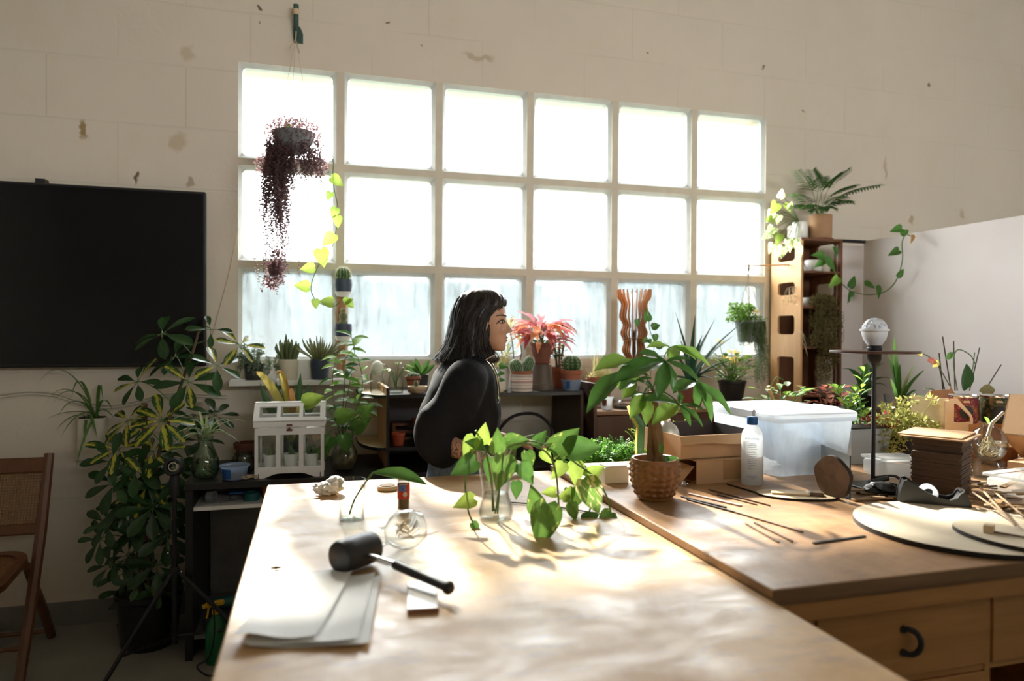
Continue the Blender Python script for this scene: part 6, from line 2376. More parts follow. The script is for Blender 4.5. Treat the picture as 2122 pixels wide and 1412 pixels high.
o2 = rrect(-hx * 1.02, hx * 1.02, -hy * 1.02, hy * 1.02, .035, n)
b.add([(x, y, hz_ - .016) for x, y in o1] + [(x, y, hz_ + .010) for x, y in o1] + [(x, y, hz_ + .016) for x, y in o2],
      [(i, (i + 1) % k, k + (i + 1) % k, k + i) for i in range(k)] + [(k + i, k + (i + 1) % k, 2 * k + (i + 1) % k, 2 * k + i) for i in range(k)] + [tuple(2 * k + i for i in range(k))])
part(t, 'lid', b, 'milk_lid', 40)
for s in (-1, 1):
    part(t, 'clip_handle', MB().box(s * hx * 1.07 - .008, s * hx * 1.07 + .006, -.105, .035, hz_ - .012, hz_ + .019, 0, .004).tube([(s * (hx * 1.07 + .004), -.10, hz_ + .01), (s * (hx * 1.07 + .004), -.10, hz_ - .03)], .005, 6), 'clip_grey' if 'clip_grey' in M else plain('clip_grey', (.42, .43, .47), .4, .05, 8).name, label='grey clip handle')
b = MB()
b.ball((0, 0, 0), 1, 1, 1, 18, 12, 0, Matrix.Translation((.03, -.02, .10)) @ Matrix.Diagonal((.115, .13, .09, 1)), lambda a, t_: 1 + .14 * sin(a * 4 + t_ * 5) + .1 * sin(a * 9 - t_ * 7))
part(t, 'bagged_contents', b, 'pale_blue' if 'pale_blue' in M else plain('pale_blue', (.28, .42, .60), .6, .25, 8).name)
b = MB().box(.02, .14, -.10, .08, .006, .075, 0, .01)
part(t, 'inner_box', b, 'cream_ceramic')

# black acrylic sheet and burnt round pieces
p = onb(1765, 1026)
single('black_sheet', 'black rectangular sheet standing upright left of the lamp', 'sheet', MB().box(0, .205, -.002, .002, 0, .128), 'black_plastic', V((1.499, 1.672, TB + .0005)), R(72))
dz_ = MB()
pts = [(.062 * cos(a) * (1 + .05 * sin(5 * a)), .062 + .062 * sin(a) * (1 + .04 * cos(4 * a))) for a in [i * 2 * pi / 28 for i in range(28)]]
dz_.prism(pts, -.007, .007, 0, 1, Matrix.Rotation(R(-4), 4, 'X') @ XZ)
wood('burnt_wood', (.07, .04, .025), (.20, .125, .08), .6, (6, 1, 6), 4)
single('burnt_round_piece', 'round scorched wooden piece leaning on the black sheet', 'wood piece', dz_, ['burnt_wood', 'burnt_edge'], V((1.468, 1.70, TB + .0005)), R(98))

# bench lamp with bare crystal bulb
p = onb(1812, 1000)
t = thing('disc_lamp', 'black stem lamp with a flat disc and a white crystal-domed bulb', 'lamp', p)
sc_ = 2.21 / 1450
part(t, 'base', MB().box(-.07, .075, -.06, .06, 0, .006, 0, .002), 'black_plastic')
pz = (1000 - 745) * sc_
part(t, 'stem', MB().tube([(0, 0, .006), (0, 0, pz)], .0065, 12).lathe([(.017, .006), (.015, .016), (.009, .022)], 14), 'black_matt')
part(t, 'lower_socket', MB().lathe([(.008, pz - .010), (.018, pz + .004), (.0205, pz + .014), (.0205, pz + .031)], 20), 'black_matt')
dzz = pz + .0315
d1 = part(t, 'disc', MB().lathe([(0, dzz), (.127, dzz), (.130, dzz + .002), (.130, dzz + .006), (.127, dzz + .008), (0, dzz + .008)], 56), 'disc_wood' if 'disc_wood' in M else wood('disc_wood', (.05, .02, .014), (.10, .045, .03), .3, (6, 1, 1)).name)
part(t, 'upper_socket', MB().lathe([(.0215, dzz + .008), (.0225, dzz + .012), (.0225, dzz + .016), (.0195, dzz + .019), (.020, dzz + .024)], 20), 'black_matt')
bz = dzz + .0245
bl = part(t, 'bulb_holder', MB().lathe([(.020, bz), (.033, bz + .020), (.0375, bz + .038), (.0375, bz + .045), (.0425, bz + .0455), (.0425, bz + .052), (.037, bz + .052)], 32), 'white_plastic')
b = MB().ball((0, 0, bz + .052), .0375, .0375, .036, 16, 12)
b2 = MB()
for v_ in b.v:
    pass
t_ = NT('crystal_dome')
gl = t_.bsdf((.86, .89, .95), .08, 0, .6, t_.bump(t_.ramp((lambda vn: (t_.l(t_.coord(), vn.inputs['Vector']), vn.outputs['Distance'])[1])(t_.n('TexVoronoi', Scale=70.0)), [(.0, 0.0), (.5, 1.0)]), 1.0, .01))
tp_ = t_.n('BsdfTransparent')
t_.done(t_.mixs(.35, gl, tp_.outputs[0]))
vs_, fs = [], []
for j in range(7):
    th_ = R(90 * j / 7)
    for i in range(16):
        a = 2 * pi * (i + .5 * (j % 2)) / 16
        vs_.append((.0372 * cos(th_) * cos(a), .0372 * cos(th_) * sin(a), bz + .052 + .035 * sin(th_)))
vs_.append((0, 0, bz + .052 + .0355))
for j in range(6):
    for i in range(16):
        k2 = (i + 1) % 16
        fs += [(j * 16 + i, j * 16 + k2, (j + 1) * 16 + i), (j * 16 + k2, (j + 1) * 16 + k2, (j + 1) * 16 + i)]
fs += [(6 * 16 + i, 6 * 16 + (i + 1) % 16, 7 * 16) for i in range(16)]
part(bl, 'crystal_dome', MB().add(vs_, fs), 'crystal_dome', 0, label='faceted clear dome')
b = MB().tube(spline([(.0, -.01, .03), (.05, -.03, .036), (.09, -.02, .02), (.12, -.04, .006)], 6), .0045, 6)
b.tube([(-.02, -.02, .02), (.03, -.03, .03)], .008, 6)
part(t, 'cable_clamp', b, 'black_rubber')

# planters behind
p = onb(1786, 955)
t = thing('grey_planter', 'grey square planter with bright green shrub and red-leaved plants behind the tub', 'plant', V((1.985, 2.20, TB + .0005)))
b = MB()
b.add([(x * s, y * s, z) for s, z in ((.075, 0), (.092, .125)) for x, y in ((-1, -1), (1, -1), (1, 1), (-1, 1))], [(0, 3, 2, 1), (0, 1, 5, 4), (1, 2, 6, 5), (2, 3, 7, 6), (3, 0, 4, 7)])
b.box(-.094, .094, -.094, .094, .1255, .130)
part(t, 'planter_box', b, 'planter_grey' if 'planter_grey' in M else plain('planter_grey', (.34, .37, .38), .6, .06, 8).name, 20)
O = V((1.985, 2.20, TB + .0005))
part(t, 'soil', MB().box(-.085, .085, -.085, .085, .1305, .136), 'soil')
st = MB()
lsh = [lmesh('leaf_fresh', 'obovate', .5, .2, .1), lmesh('leaf_lime', 'obovate', .5, .2, .1), lmesh('leaf_mid', 'obovate', .5, .2, .1)]
for path in ([(1785, 880), (1782, 830), (1788, 790), (1792, 755)], [(1775, 880), (1755, 840), (1738, 805), (1735, 800)], [(1780, 880), (1770, 830), (1775, 800)], [(1790, 885), (1795, 860), (1790, 835)], [(1770, 885), (1765, 850), (1758, 820)]):
    pts = spline([ony(x, y, 2.20) - O for x, y in path], 5)
    st.tube(pts, .0026, 5)
    for k in range(13):
        q_, d = along(pts, .15 + .065 * k)
        a = k * 2.4
        leaf(t, lsh[k % 3], q_, V((cos(a), sin(a), .8)), (0, 0, 1), U(.035, .055))
part(t, 'stems', st, 'stem_green')
# red coleus and ivy on the walnut cabinet behind the tub
p = ony(1735, 830, 3.0)
single('low_side_table', 'narrow dark table behind the storage tub carrying foliage plants', 'table', MB().box(-.30, .40, -.14, .14, .93, .96, 0, .003).box(-.28, -.24, -.12, -.08, 0, .93).box(.34, .38, -.12, -.08, 0, .93).box(-.28, -.24, .08, .12, 0, .93).box(.34, .38, .08, .12, 0, .93), 'walnut', (2.27, 2.86, 0))
t = potted('coleus', 'reddish coleus plant behind the white tub lid', 'plant', V((2.42, 2.86, .9605)), [(.05, 0), (.06, .10), (.064, .105)], 'dark_terracotta')
O = V((2.42, 2.86, .9605))
for k in range(46):
    a = k * 2.4
    rr = .10 * math.sqrt(U(0, 1))
    leaf(t, lmesh('leaf_coleus', 'oval', .7, .1, .15), (cos(a) * rr, sin(a) * rr, .14 + U(0, .09)), (cos(a), sin(a), U(0, .5)), (0, 0, 1), U(.04, .06))
part(t, 'stems', MB().tube([(0, 0, .09), (0, 0, .2)], .004, 6).tube([(0, 0, .09), (.05, 0, .2)], .003, 6).tube([(0, 0, .09), (-.05, 0, .2)], .003, 6), 'stem_brown')
t = potted('ivy_pot', 'silvery small-leaved foliage spilling behind the tub lid', 'plant', V((2.16, 2.86, .9605)), [(.05, 0), (.06, .10), (.064, .105)], 'grey_plastic')
O = V((2.16, 2.86, .9605))
lg = [lmesh('leaf_grey', 'spear', .6, .15, .1), lmesh('leaf_fresh', 'heart', .8, .15, .1), lmesh('leaf_mid', 'spear', .5, .15, .1)]
st = MB()
for k in range(60):
    a = k * 2.4
    rr = .15 * math.sqrt(U(0, 1))
    c = V((cos(a) * rr, sin(a) * rr * .6, .12 + U(0, .13)))
    leaf(t, lg[k % 3], c, (cos(a), sin(a), U(-.1, .6)), (0, 0, 1), U(.03, .06))
    if k % 5 == 0:
        st.tube([V((0, 0, .1)), c], .002, 4)
st.tube(spline([(-.05, 0, .1), (-.07, 0, .2), (-.04, -.01, .28), (.01, 0, .27)], 5), .0025, 5)
part(t, 'stems', st, 'stem_green')
part(t, 'branch', MB().tube([(-.02, .0, .12), (-.08, -.01, .24)], .009, 8), 'cutting_bark')
p = onb(1866, 940)
t = potted('trailing_sedum', 'black pot overflowing with yellow-green trailing sedum before the partition', 'plant', V((2.17, 2.165, TB + .0005)), [(.046, 0), (.05, .004), (.064, .085), (.068, .087), (.069, .10)], 'black_plastic')
b = MB()
clump(b, (0, -.01, .13), (.13, .10, .05), 900, .022, .011)
clump(b, (-.09, -.04, .09), (.06, .06, .06), 260, .022, .011)
for k in range(14):
    c = V((U(-.13, .13), U(-.08, .05), U(.15, .23)))
    b.tube([V((c.x * .4, c.y * .4, .1)), c], .0015, 4)
    clump(b, c, (.018, .018, .018), 24, .020, .011)
part(t, 'foliage', b, 'leaf_sedum' if 'leaf_sedum' in M else leafm('leaf_sedum', (.30, .36, .06), (.60, .58, .18), .45, .5, scale=20).name, 180, kind='stuff')
O = V((2.17, 2.165, TB + .0005))
b = MB()
for k in range(6):
    q_ = V((U(-.16, -.02), U(-.06, .03), U(.13, .17)))
    clump(b, q_, (.012, .012, .01), 7, .022, .016)
part(t, 'red_leaves', b, 'leaf_red_dark' if 'leaf_red_dark' in M else leafm('leaf_red_dark', (.35, .02, .02), (.5, .05, .03), .4, .4).name, 180, kind='stuff')
# clear food container
p = onb(1850, 985)
t = thing('food_container', 'low clear plastic food container with lid behind the lamp base', 'container', V((1.90, 1.93, TB + .0005)), R(-8))
frosted('clear_milky', (.90, .92, .93), .55, .5, .15)
part(t, 'container', MB().box(-.075, .075, -.05, .05, 0, .055, 0, .008), 'clear_milky')
part(t, 'lid', MB().box(-.080, .080, -.055, .055, .0552, .066, 0, .004), 'clear_milky')

# stack of square cards with a cardboard sheet on top
t = thing('card_stack', 'tall leaning stack of square brown cards beside the tape dispenser', 'cards', V((1.868, 1.705, TB + .0005)), R(30))
b0 = MB().box(-.066, .066, -.066, .066, 0, .0042)
cme = MB().box(-.066, .066, -.066, .066, 0, .0042).mesh('card', ['card_brown' if 'card_brown' in M else plain('card_brown', (.10, .062, .042), .75, .2, 8).name], 0)
for k in range(36):
    o_ = link('card', cme, t, (-.010 * k / 36 + U(-.002, .002) + (.012 if k > 26 else 0), U(-.002, .002), k * .0046))
    o_.rotation_euler = (0, 0, U(-.03, .03))
part(t, 'top_sheet', MB().box(-.105, .10, -.085, .09, .168, .172).box(-.09, .105, -.07, .10, .1725, .176), 'cardboard', 0, label='loose pale cardboard sheets on top')

# tape dispenser
p = onb(1955, 1045)
t = thing('tape_dispenser', 'black desk tape dispenser beside the plywood discs', 'dispenser', V((1.668, 1.545, TB + .0005)), R(-38))
pr_ = [(-.085, 0), (.085, 0), (.083, .02), (.074, .045), (.066, .053), (.058, .048), (.050, .034), (.034, .027), (.010, .031), (-.020, .044), (-.050, .062), (-.070, .075), (-.078, .072), (-.086, .045), (-.090, .02)]
b = MB()
for y0, y1 in ((-.034, -.024), (.024, .034)):
    b.prism(pr_, -y1, -y0, 0, None, XZ)
inn = [(-.088, 0), (.084, 0), (.082, .018), (.06, .046), (.050, .026), (.03, .012), (-.03, .012), (-.06, .045), (-.076, .07), (-.085, .045)]
b.prism(inn, -.0235, .0235, 0, None, XZ)
part(t, 'body', b, 'black_plastic', 30)
part(t, 'tape_wheel', MB().lathe([(.014, -.011), (.024, -.011), (.024, .011), (.014, .011), (.014, -.011)], 24, 0, Matrix.Translation((-.015, 0, .037)) @ Matrix.Rotation(R(90), 4, 'X'), close=False), 'clear_milky')
part(t, 'cutter', MB().box(.060, .070, -.016, .016, .050, .056), 'steel', 0)

# scattered offcuts and sticks
wood('offcut_wood', (.30, .17, .07), (.50, .32, .17), .65, (1, 8, 8))


def stick(px0, py0, px1, py1, mat, w=.005, h=.003, z=0.0, label=None, group='loose thin sticks on the bench'):
    a_, c_ = onz(px0, py0, TB + z), onz(px1, py1, TB + z)
    d = c_ - a_
    o_ = single('thin_stick', label or 'thin dark wooden stick lying loose on the bench board', 'stick', MB().box(0, d.length, -w / 2, w / 2, 0, h), mat, a_ + V((0, 0, .0005)), math.atan2(d.y, d.x), 0, group)
    return o_


for i, (a0_, a1_, a2_, a3_, mt0, w, lab) in enumerate((
        (1416, 1027, 1508, 1048, 'burnt_edge', .008, 'black flat stick nearest the money tree pot'),
        (1428, 1033, 1526, 1058, 'burnt_edge', .007, 'black stick second from the money tree pot'),
        (1430, 1021, 1540, 1045, 'pink_paint', .009, 'pale pinkish stick in the bundle by the money tree'),
        (1490, 1022, 1572, 1042, 'burnt_wood', .005, 'short brown stick ending at the oval plate'),
        (1510, 1000, 1574, 1018, 'burnt_edge', .005, 'short black stick in front of the cardboard box'),
        (1472, 1012, 1600, 1044, 'burnt_wood', .003, 'hair-thin stick between bundle and oval plate'),
        (1526, 1058, 1668, 1098, 'burnt_wood', .006, 'long brown stick running right from the bundle'),
        (1550, 1082, 1618, 1120, 'burnt_wood', .005, 'left stick of the parallel pair'),
        (1568, 1080, 1646, 1118, 'burnt_wood', .005, 'right stick of the parallel pair'),
        (1690, 1121, 1797, 1105, 'burnt_edge', .007, 'single dark stick lying crosswise before the big disc'))):
    stick(a0_, a1_, a2_, a3_, mt0, w, .003 + .0004 * (i % 3), 0, lab)
# oval plate with brush-like scrap
p = onb(1645, 1022)
single('oval_plate', 'dark-rimmed oval plywood plate with rounded ends on the bench', 'plate', MB().prism([(.125 * cos(a) * (1 if cos(a) > 0 else .8), .062 * sin(a)) for a in [i * 2 * pi / 40 for i in range(40)]], 0, .006, 0, 1), ['plywood', 'burnt_edge'], p, R(-30))
t = thing('wood_scrap', 'scorched wood scrap lying on the oval plate', 'scrap', p + V((.0, .0, .0065)), R(-30))
part(t, 'scrap_board', MB().box(-.06, .045, -.022, .020, 0, .005), 'plywood', 0)
part(t, 'frayed_end', MB().box(.045, .085, -.02, .018, 0, .010, 0, .003), 'burnt_wood')
leaf_ = lmesh('leaf_fresh', 'oval', .35)
o_ = link('fallen_leaf', leaf_, None, onb(1632, 993) + V((0, 0, .009)))
o_.scale = (.03, .03, .03)
o_.rotation_euler = (0, 0, R(60))
tag(o_, 'single green leaf fallen on the bench before the tub', 'leaf')
p = onb(1421, 1004)
single('metal_fitting', 'little shiny metal fitting beside the money tree pot', 'fitting', MB().lathe([(.006, 0), (.009, .002), (.009, .008), (.005, .011), (.005, .016)], 12).ball((.012, .004, .005), .005, nu=8, nv=6), 'steel', p)

# plywood discs in front right
single('plywood_disc', 'large round pale plywood disc with burnt edge on the bench', 'disc', MB().prism([(.238 * cos(a), .238 * sin(a)) for a in [i * 2 * pi / 72 for i in range(72)]], 0, .012, 0, 1), ['disc_ply' if 'disc_ply' in M else wood('disc_ply', (.66, .55, .40), (.74, .64, .49), .5, (1, 9, 9)).name, 'burnt_edge'], V((1.535, 1.345, TB + .0005)), 0, 25)
single('small_plywood_disc', 'smaller oval plywood piece lying on the big disc', 'disc', MB().prism([(.085 * cos(a), .125 * sin(a)) for a in [i * 2 * pi / 56 for i in range(56)]], 0, .010, 0, 1), ['disc_ply', 'burnt_edge'], V((1.535, 1.222, TB + .013)), 0, 25)
p = onz(2062, 1095, TB + .024)
t = thing('wooden_peg', 'small pale wooden block with a thin rod on the oval piece', 'peg', V((p.x, p.y + .01, TB + .0235)), R(-60))
part(t, 'block', MB().box(-.010, .010, -.012, .012, 0, .018, 0, .001), 'plywood')
part(t, 'rod', MB().box(.010, .13, -.002, .002, .001, .005), 'burnt_wood', 0)

rr_ = random.Random(3)
strip = [MB().box(-.5, .5, -.5, .5, 0, 1).mesh('offcut', [m_], 0) for m_ in ('offcut_wood', 'burnt_wood', 'plywood')]
for k in range(58):
    if k < 44:
        px, py = rr_.uniform(2010, 2135), rr_.uniform(1000, 1072)
        base = onz(px, py, TB + .004)
        lift = rr_.uniform(0, .034)
    else:
        px, py = rr_.uniform(1768, 1885), rr_.uniform(1008, 1032)
        base = onz(px, py, TB + .004)
        lift = rr_.uniform(0, .012)
    if (base - V((1.535, 1.345, base.z))).length < .262:
        base = V((1.535, 1.345, base.z)) + (base - V((1.535, 1.345, base.z))).normalized() * .275
    o_ = link('wood_offcut', strip[k % 3], None, (base.x, base.y, TB + .001 + lift))
    o_.scale = (rr_.uniform(.04, .10), rr_.uniform(.006, .016), rr_.uniform(.003, .005))
    o_.rotation_euler = (rr_.uniform(-.12, .12), rr_.uniform(-.12, .12), rr_.uniform(-.9, .6))
    if k < 44:
        tag(o_, 'thin wood offcut in the heap right of the tape dispenser', 'offcut', 'heap of wood offcuts right of the dispenser')
    else:
        tag(o_, 'thin wood offcut scattered before the lamp base', 'offcut', 'offcuts before the lamp base')
for (x0, y0, x1, y1, lab) in ((2035, 1000, 2108, 1078, 'pale slat leaning over the offcut heap, left one'), (2060, 1005, 2128, 1060, 'pale slat leaning over the offcut heap, right one'), (2020, 1010, 2085, 1055, 'pale slat lying low on the offcut heap')):
    a_, c_ = onz(x0, y0, TB + .05), onz(x1, y1, TB + .03)
    single('loose_slat', lab, 'slat', MB().tube([V((0, 0, 0)), c_ - a_], .004, 4, flat=.6), 'offcut_wood', a_, 0, 0, 'slats on the offcut heap')
b = MB()
b.ball((0, 0, .022), .05, .03, .022, 16, 10, 0, None, lambda a, t_: 1 + .25 * sin(a * 5 + t_ * 6) + .15 * sin(a * 9))
single('black_film', 'crumpled shiny black plastic film before the lamp base', 'film', b, 'black_plastic', V((1.625, 1.68, TB + .0005)), R(-15))

# glass flask with sprout, jars and boxes at the right edge
p = V((2.16, 1.80, TB + .0005))
t = thing('round_flask', 'round glass flask with a sprouting root standing on a jar', 'flask', V((2.17, 1.80, TB + .0625)))
part(t, 'glass', pot([(.022, 0), (.040, .012), (.056, .045), (.056, .07), (.040, .10), (.022, .112), (.020, .122)], 28, .0025), 'glass')
part(t, 'water', MB().lathe([(.020, .004), (.038, .014), (.053, .046), (.053, .06), (0, .06)], 24), 'glass')
b = MB()
for k in range(26):
    a = U(0, 6.28)
    b.tube(spline([(0, 0, .09), (U(-.02, .02), U(-.02, .02), .06), (cos(a) * .03, sin(a) * .03, .03), (cos(a + 1) * .02, sin(a + 1) * .02, .015)], 4), .0010, 4)
part(t, 'roots', b, 'root')
part(t, 'cutting', MB().tube([(-.005, 0, .08), (.01, 0, .12), (.05, -.01, .16)], [.006, .006, .005], 7), 'plywood')
leaf(t, lmesh('leaf_fresh', 'oval', .5), (0, 0, .12), (-.6, -.2, .7), (0, -1, .3), .035)
t = thing('flask_jar', 'wide clear jar under the round flask', 'jar', V((2.17, 1.80, TB + .0005)))
part(t, 'glass', pot([(.045, 0), (.05, .004), (.05, .05), (.046, .058), (.046, .062)], 26, .002), 'glass')
t = thing('squat_jar', 'squat clear glass jar between card stack and flask', 'jar', V((2.03, 1.80, TB + .0005)))
part(t, 'glass', pot([(.038, 0), (.042, .004), (.042, .06), (.032, .072), (.032, .085)], 26, .002), 'glass')
part(t, 'water', MB().lathe([(.037, .004), (.039, .03), (0, .03)], 20), 'glass')
t = thing('white_tray', 'shallow translucent white tray at the right picture edge', 'tray', V((2.16, 1.60, TB + .0005)), R(8))
part(t, 'tray', MB().box(-.16, .16, -.085, .085, 0, .05, 0, .012), 'clear_milky')
part(t, 'rim', MB().ring(rrect(-.17, .17, -.095, .095, .02, 4), rrect(-.155, .155, -.08, .08, .015, 4), .05, .056), 'clear_milky')
t = thing('brown_carton', 'tilted brown carton with black inside at the right picture edge', 'box', V((2.40, 1.78, TB + .0005)), R(20))
b = MB()
Mt = Matrix.Translation((0, 0, .086)) @ Matrix.Rotation(R(28), 4, 'Y')
b.box(-.12, .16, -.10, -.096, 0, .15, 0, 0, Mt).box(-.12, .16, .096, .10, 0, .15, 0, 0, Mt).box(-.12, .16, -.1, .1, 0, .004, 0, 0, Mt).box(-.12, -.116, -.1, .1, 0, .15, 0, 0, Mt).box(.156, .16, -.1, .1, 0, .15, 0, 0, Mt)
b.box(-.10, .05, -.08, .08, 0, .05)
part(t, 'carton_walls', b, 'cardboard', 0)
part(t, 'dark_inside', MB().box(-.115, .155, -.095, .095, .12, .146, 0, 0, Mt), 'cardboard_dark', 0)

# laser-cut wooden holders with two printed tins
wood('holder_ply', (.62, .45, .27), (.72, .55, .35), .55, (8, 1, 8))


def holder(label, loc, rz, mirror=False):
    t_ = thing('plywood_holder', label, 'holder', loc, rz)
    outl = [(0, 0), (.155, 0), (.155, .055), (.14, .075), (.05, .138), (0, .138)]
    hole = [(.028, .045), (.135, .045), (.135, .06), (.125, .070), (.045, .118), (.028, .118)]
    b_ = MB()
    n_ = len(outl)
    for y in (0, .15):
        part(t_, 'side_frame', MB().ring(outl, hole, -y - .004, -y, 0, 1, XZ), ['holder_ply', 'lamp_edge'], 0)
    part(t_, 'end_panel', MB().box(0, .004, .004, .15, 0, .138).box(-.030, 0, .0, .004, 0, .132), 'holder_ply', 0)
    part(t_, 'floor_panel', MB().box(.004, .155, .004, .15, .034, .038), 'holder_ply', 0)
    return t_


holder('pale laser-cut plywood holder with angled window, upper of two', V((2.315, 2.08, TB + .0995)), R(12))
tb_ = thing('plywood_riser', 'lower plywood riser box under the laser-cut holder', 'holder', V((2.315, 2.08, TB + .0005)), R(12))
part(tb_, 'front_frame', MB().ring(outrect(0, .17, 0, .0985, 3), rrect(.08, .15, .02, .075, .006, 3), -.004, 0, 0, 1, XZ), ['holder_ply', 'lamp_edge'], 0)
part(tb_, 'back_frame', MB().box(0, .17, .15, .154, 0, .0985).box(0, .004, .004, .15, 0, .0985).box(.166, .17, .004, .15, 0, .0985).box(0, .17, .0, .154, .0945, .0985), 'holder_ply', 0)
t = thing('curved_plywood_back', 'curved brown plywood back piece behind the printed tins', 'panel', V((2.42, 2.30, TB + .0005)), R(12))
oo = [(0, 0), (.27, 0), (.27, .19), (.24, .215), (.20, .25), (.19, .262), (.185, .248), (.06, .248), (.03, .235), (.0, .20)]
part(t, 'panel', MB().prism(oo, -.004, 0, 0, 1, XZ), ['lamp_wood', 'holder_ply'], 0)
part(t, 'foot', MB().box(0, .27, -.05, .0, 0, .01), 'lamp_wood', 0)


def tinmat(name, base, spot):
    t_ = NT(name)
    v_ = t_.n('TexVoronoi', Scale=85.0)
    t_.l(t_.coord(), v_.inputs['Vector'])
    col = t_.ramp(v_.outputs['Distance'], [(.2, spot), (.45, base)])
    col = t_.mixc(t_.ramp(t_.noise(t_.coord(), 30, 3), [(.5, 0.0), (.65, .6)]), col, (.35, .20, .06))
    t_.done(t_.bsdf(col, .35))


tinmat('tin_red', (.13, .015, .025), (.30, .06, .07))
tinmat('tin_green', (.02, .03, .012), (.10, .11, .04))
for i, (x, y, mat_, lab) in enumerate(((2.475, 2.165, 'tin_red', 'dark red patterned tin with black oval label in the plywood holder'), (2.60, 2.13, 'tin_green', 'dark green patterned tin with black oval label beside the red tin'))):
    single('tin_stand', 'left pale wooden block under a patterned tin' if i == 0 else 'right pale wooden block under a patterned tin', 'block', MB().box(-.05, .05, -.05, .05, 0, .135, 0, .002), 'lamp_wood', V((x, y, TB + .0005)), R(12))
    t = thing('printed_tin', lab, 'tin', V((x, y, TB + .136)))
    part(t, 'can', MB().lathe([(.050, 0), (.052, .003), (.052, .098), (.050, .10), (0, .10)], 32), mat_)
    part(t, 'rim', MB().lathe([(.0525, .098), (.054, .101), (.054, .106), (.050, .107), (.048, .103), (0, .103)], 32), 'chrome')
    a_ = math.atan2(-y, -x) + .25
    b = MB()
    bent(b, .0524, a_, [(.026 * cos(q), .026 * sin(q)) for q in [i2 * pi / 12 for i2 in range(24)]], .042)
    part(t, 'oval_label', b, 'black_matt', 0)
    b = MB()
    for k in range(7):
        bent(b, .0526, a_ + (-.009 + .003 * k) / .0524, [(.0035 * cos(q), .0045 * sin(q)) for q in [i2 * pi / 4 for i2 in range(8)]], .083 + .002 * (k % 2))
    part(t, 'gold_motif', b, 'plywood', 0)
single('round_coaster', 'round pale wooden coaster lying behind the flask', 'coaster', MB().lathe([(.045, 0), (.048, .004), (.048, .010), (.044, .013), (0, .013)], 28), 'disc_ply', V((2.44, 1.98, TB + .0725)))
single('coaster_block', 'small wooden block under the pale coaster', 'block', MB().box(-.04, .04, -.04, .04, 0, .0715, 0, .002), 'tower_dark', V((2.44, 1.98, TB + .0005)))

# ------------------------------------------------------------------ on the near work table
def ona(px, py):
    p_ = onz(px, py, TA)
    return V((p_.x, p_.y, TA + .0005))


# curved glass vase with pothos cuttings
p = ona(1031, 1078)
t = thing('pothos_vase', 'curved clear glass vase with sprawling pothos cuttings on the near table', 'vase', p)
VP = [(.040, 0), (.044, .004), (.047, .022), (.044, .042), (.037, .062), (.035, .074), (.040, .105), (.047, .14), (.054, .175), (.058, .195)]
part(t, 'glass', pot(VP, 36, .0028), 'glass')
part(t, 'water', MB().lathe([(.037, .006), (.041, .010), (.0435, .022), (.041, .042), (.034, .062), (.0325, .072), (0, .072)], 30), 'glass')
VY = p.y


def vl(px, py, dy=0.0):
    return ony(px, py, VY + dy) - p


st = MB()
for path, dy in (([(1025, 1060), (1020, 980), (1000, 925), (975, 940), (967, 990), (972, 1050), (985, 1085), (1010, 1108)], -.04),
                 ([(1035, 1065), (1040, 990), (1050, 935), (1080, 920), (1115, 926), (1142, 945), (1156, 985), (1162, 1050)], -.05),
                 ([(1030, 1065), (1045, 980), (1070, 925), (1110, 915), (1160, 935), (1205, 965), (1240, 990), (1262, 1030), (1270, 1062)], -.03),
                 ([(1035, 1060), (1040, 960), (1060, 922), (1120, 900), (1160, 920), (1190, 935), (1215, 965), (1228, 980)], .02),
                 ([(1028, 1060), (1015, 960), (1000, 915), (988, 893)], .0),
                 ([(1215, 1010), (1228, 1040), (1222, 1065), (1205, 1078)], -.05)):
    st.tube(spline([vl(x, y, dy * min(1, i / 3)) for i, (x, y) in enumerate(path)], 5), .0026, 6)
part(t, 'stems', st, 'stem_green')
PL = [(985, 907, -.55, -.9, .062, 'leaf_lime', -.03), (1000, 918, .15, 1, .055, 'leaf_lime', .0), (1030, 938, .05, 1, .065, 'leaf_pothos', -.05), (1050, 918, 1, .15, .065, 'leaf_pothos', -.02), (1018, 925, .8, .5, .045, 'leaf_lime', .02),
      (1112, 922, .6, .9, .05, 'leaf_mid', .0), (1148, 938, .75, .75, .098, 'leaf_pothos', -.04), (1175, 932, 1, .12, .10, 'leaf_mid', -.05), (988, 955, -1, -.45, .075, 'leaf_mid', -.05), (1000, 925, -.7, .25, .05, 'leaf_mid', -.03),
      (1050, 945, -.3, -1, .095, 'leaf_pothos', -.02), (1022, 950, -.1, -1, .07, 'leaf_mid', .02), (1080, 962, .6, -.9, .066, 'leaf_mid', -.04), (1072, 998, .0, -1, .05, 'leaf_mid', .05), (1117, 1058, -.3, 1, .075, 'leaf_pothos', -.06),
      (1138, 1043, -.28, -1, .112, 'leaf_pothos', -.17), (1170, 958, -.75, -.85, .058, 'leaf_lime', .0), (1196, 955, -.1, -1, .068, 'leaf_lime', .0), (1218, 987, .9, .55, .06, 'leaf_lime', -.03), (1212, 992, .45, -1, .105, 'leaf_var_big', -.05),
      (1184, 1042, .35, -1, .052, 'leaf_pothos', -.04), (1212, 1078, 1, .45, .052, 'leaf_mid', -.04), (1270, 1060, -.75, -.75, .066, 'leaf_pothos', -.05), (986, 1035, -1, -.25, .06, 'leaf_lime', -.05), (982, 1085, .5, -.7, .035, 'leaf_mid', -.06),
      (1155, 1020, -.9, .1, .045, 'leaf_lime', .0), (1180, 1010, .1, -1, .05, 'leaf_pothos', .02), (1168, 1035, .5, .8, .045, 'leaf_lime', .0), (1095, 935, .1, -1, .055, 'leaf_pothos', .03), (1125, 935, .5, -.6, .045, 'leaf_lime', .03), (1205, 1010, -.4, -1, .06, 'leaf_fresh', .02)]
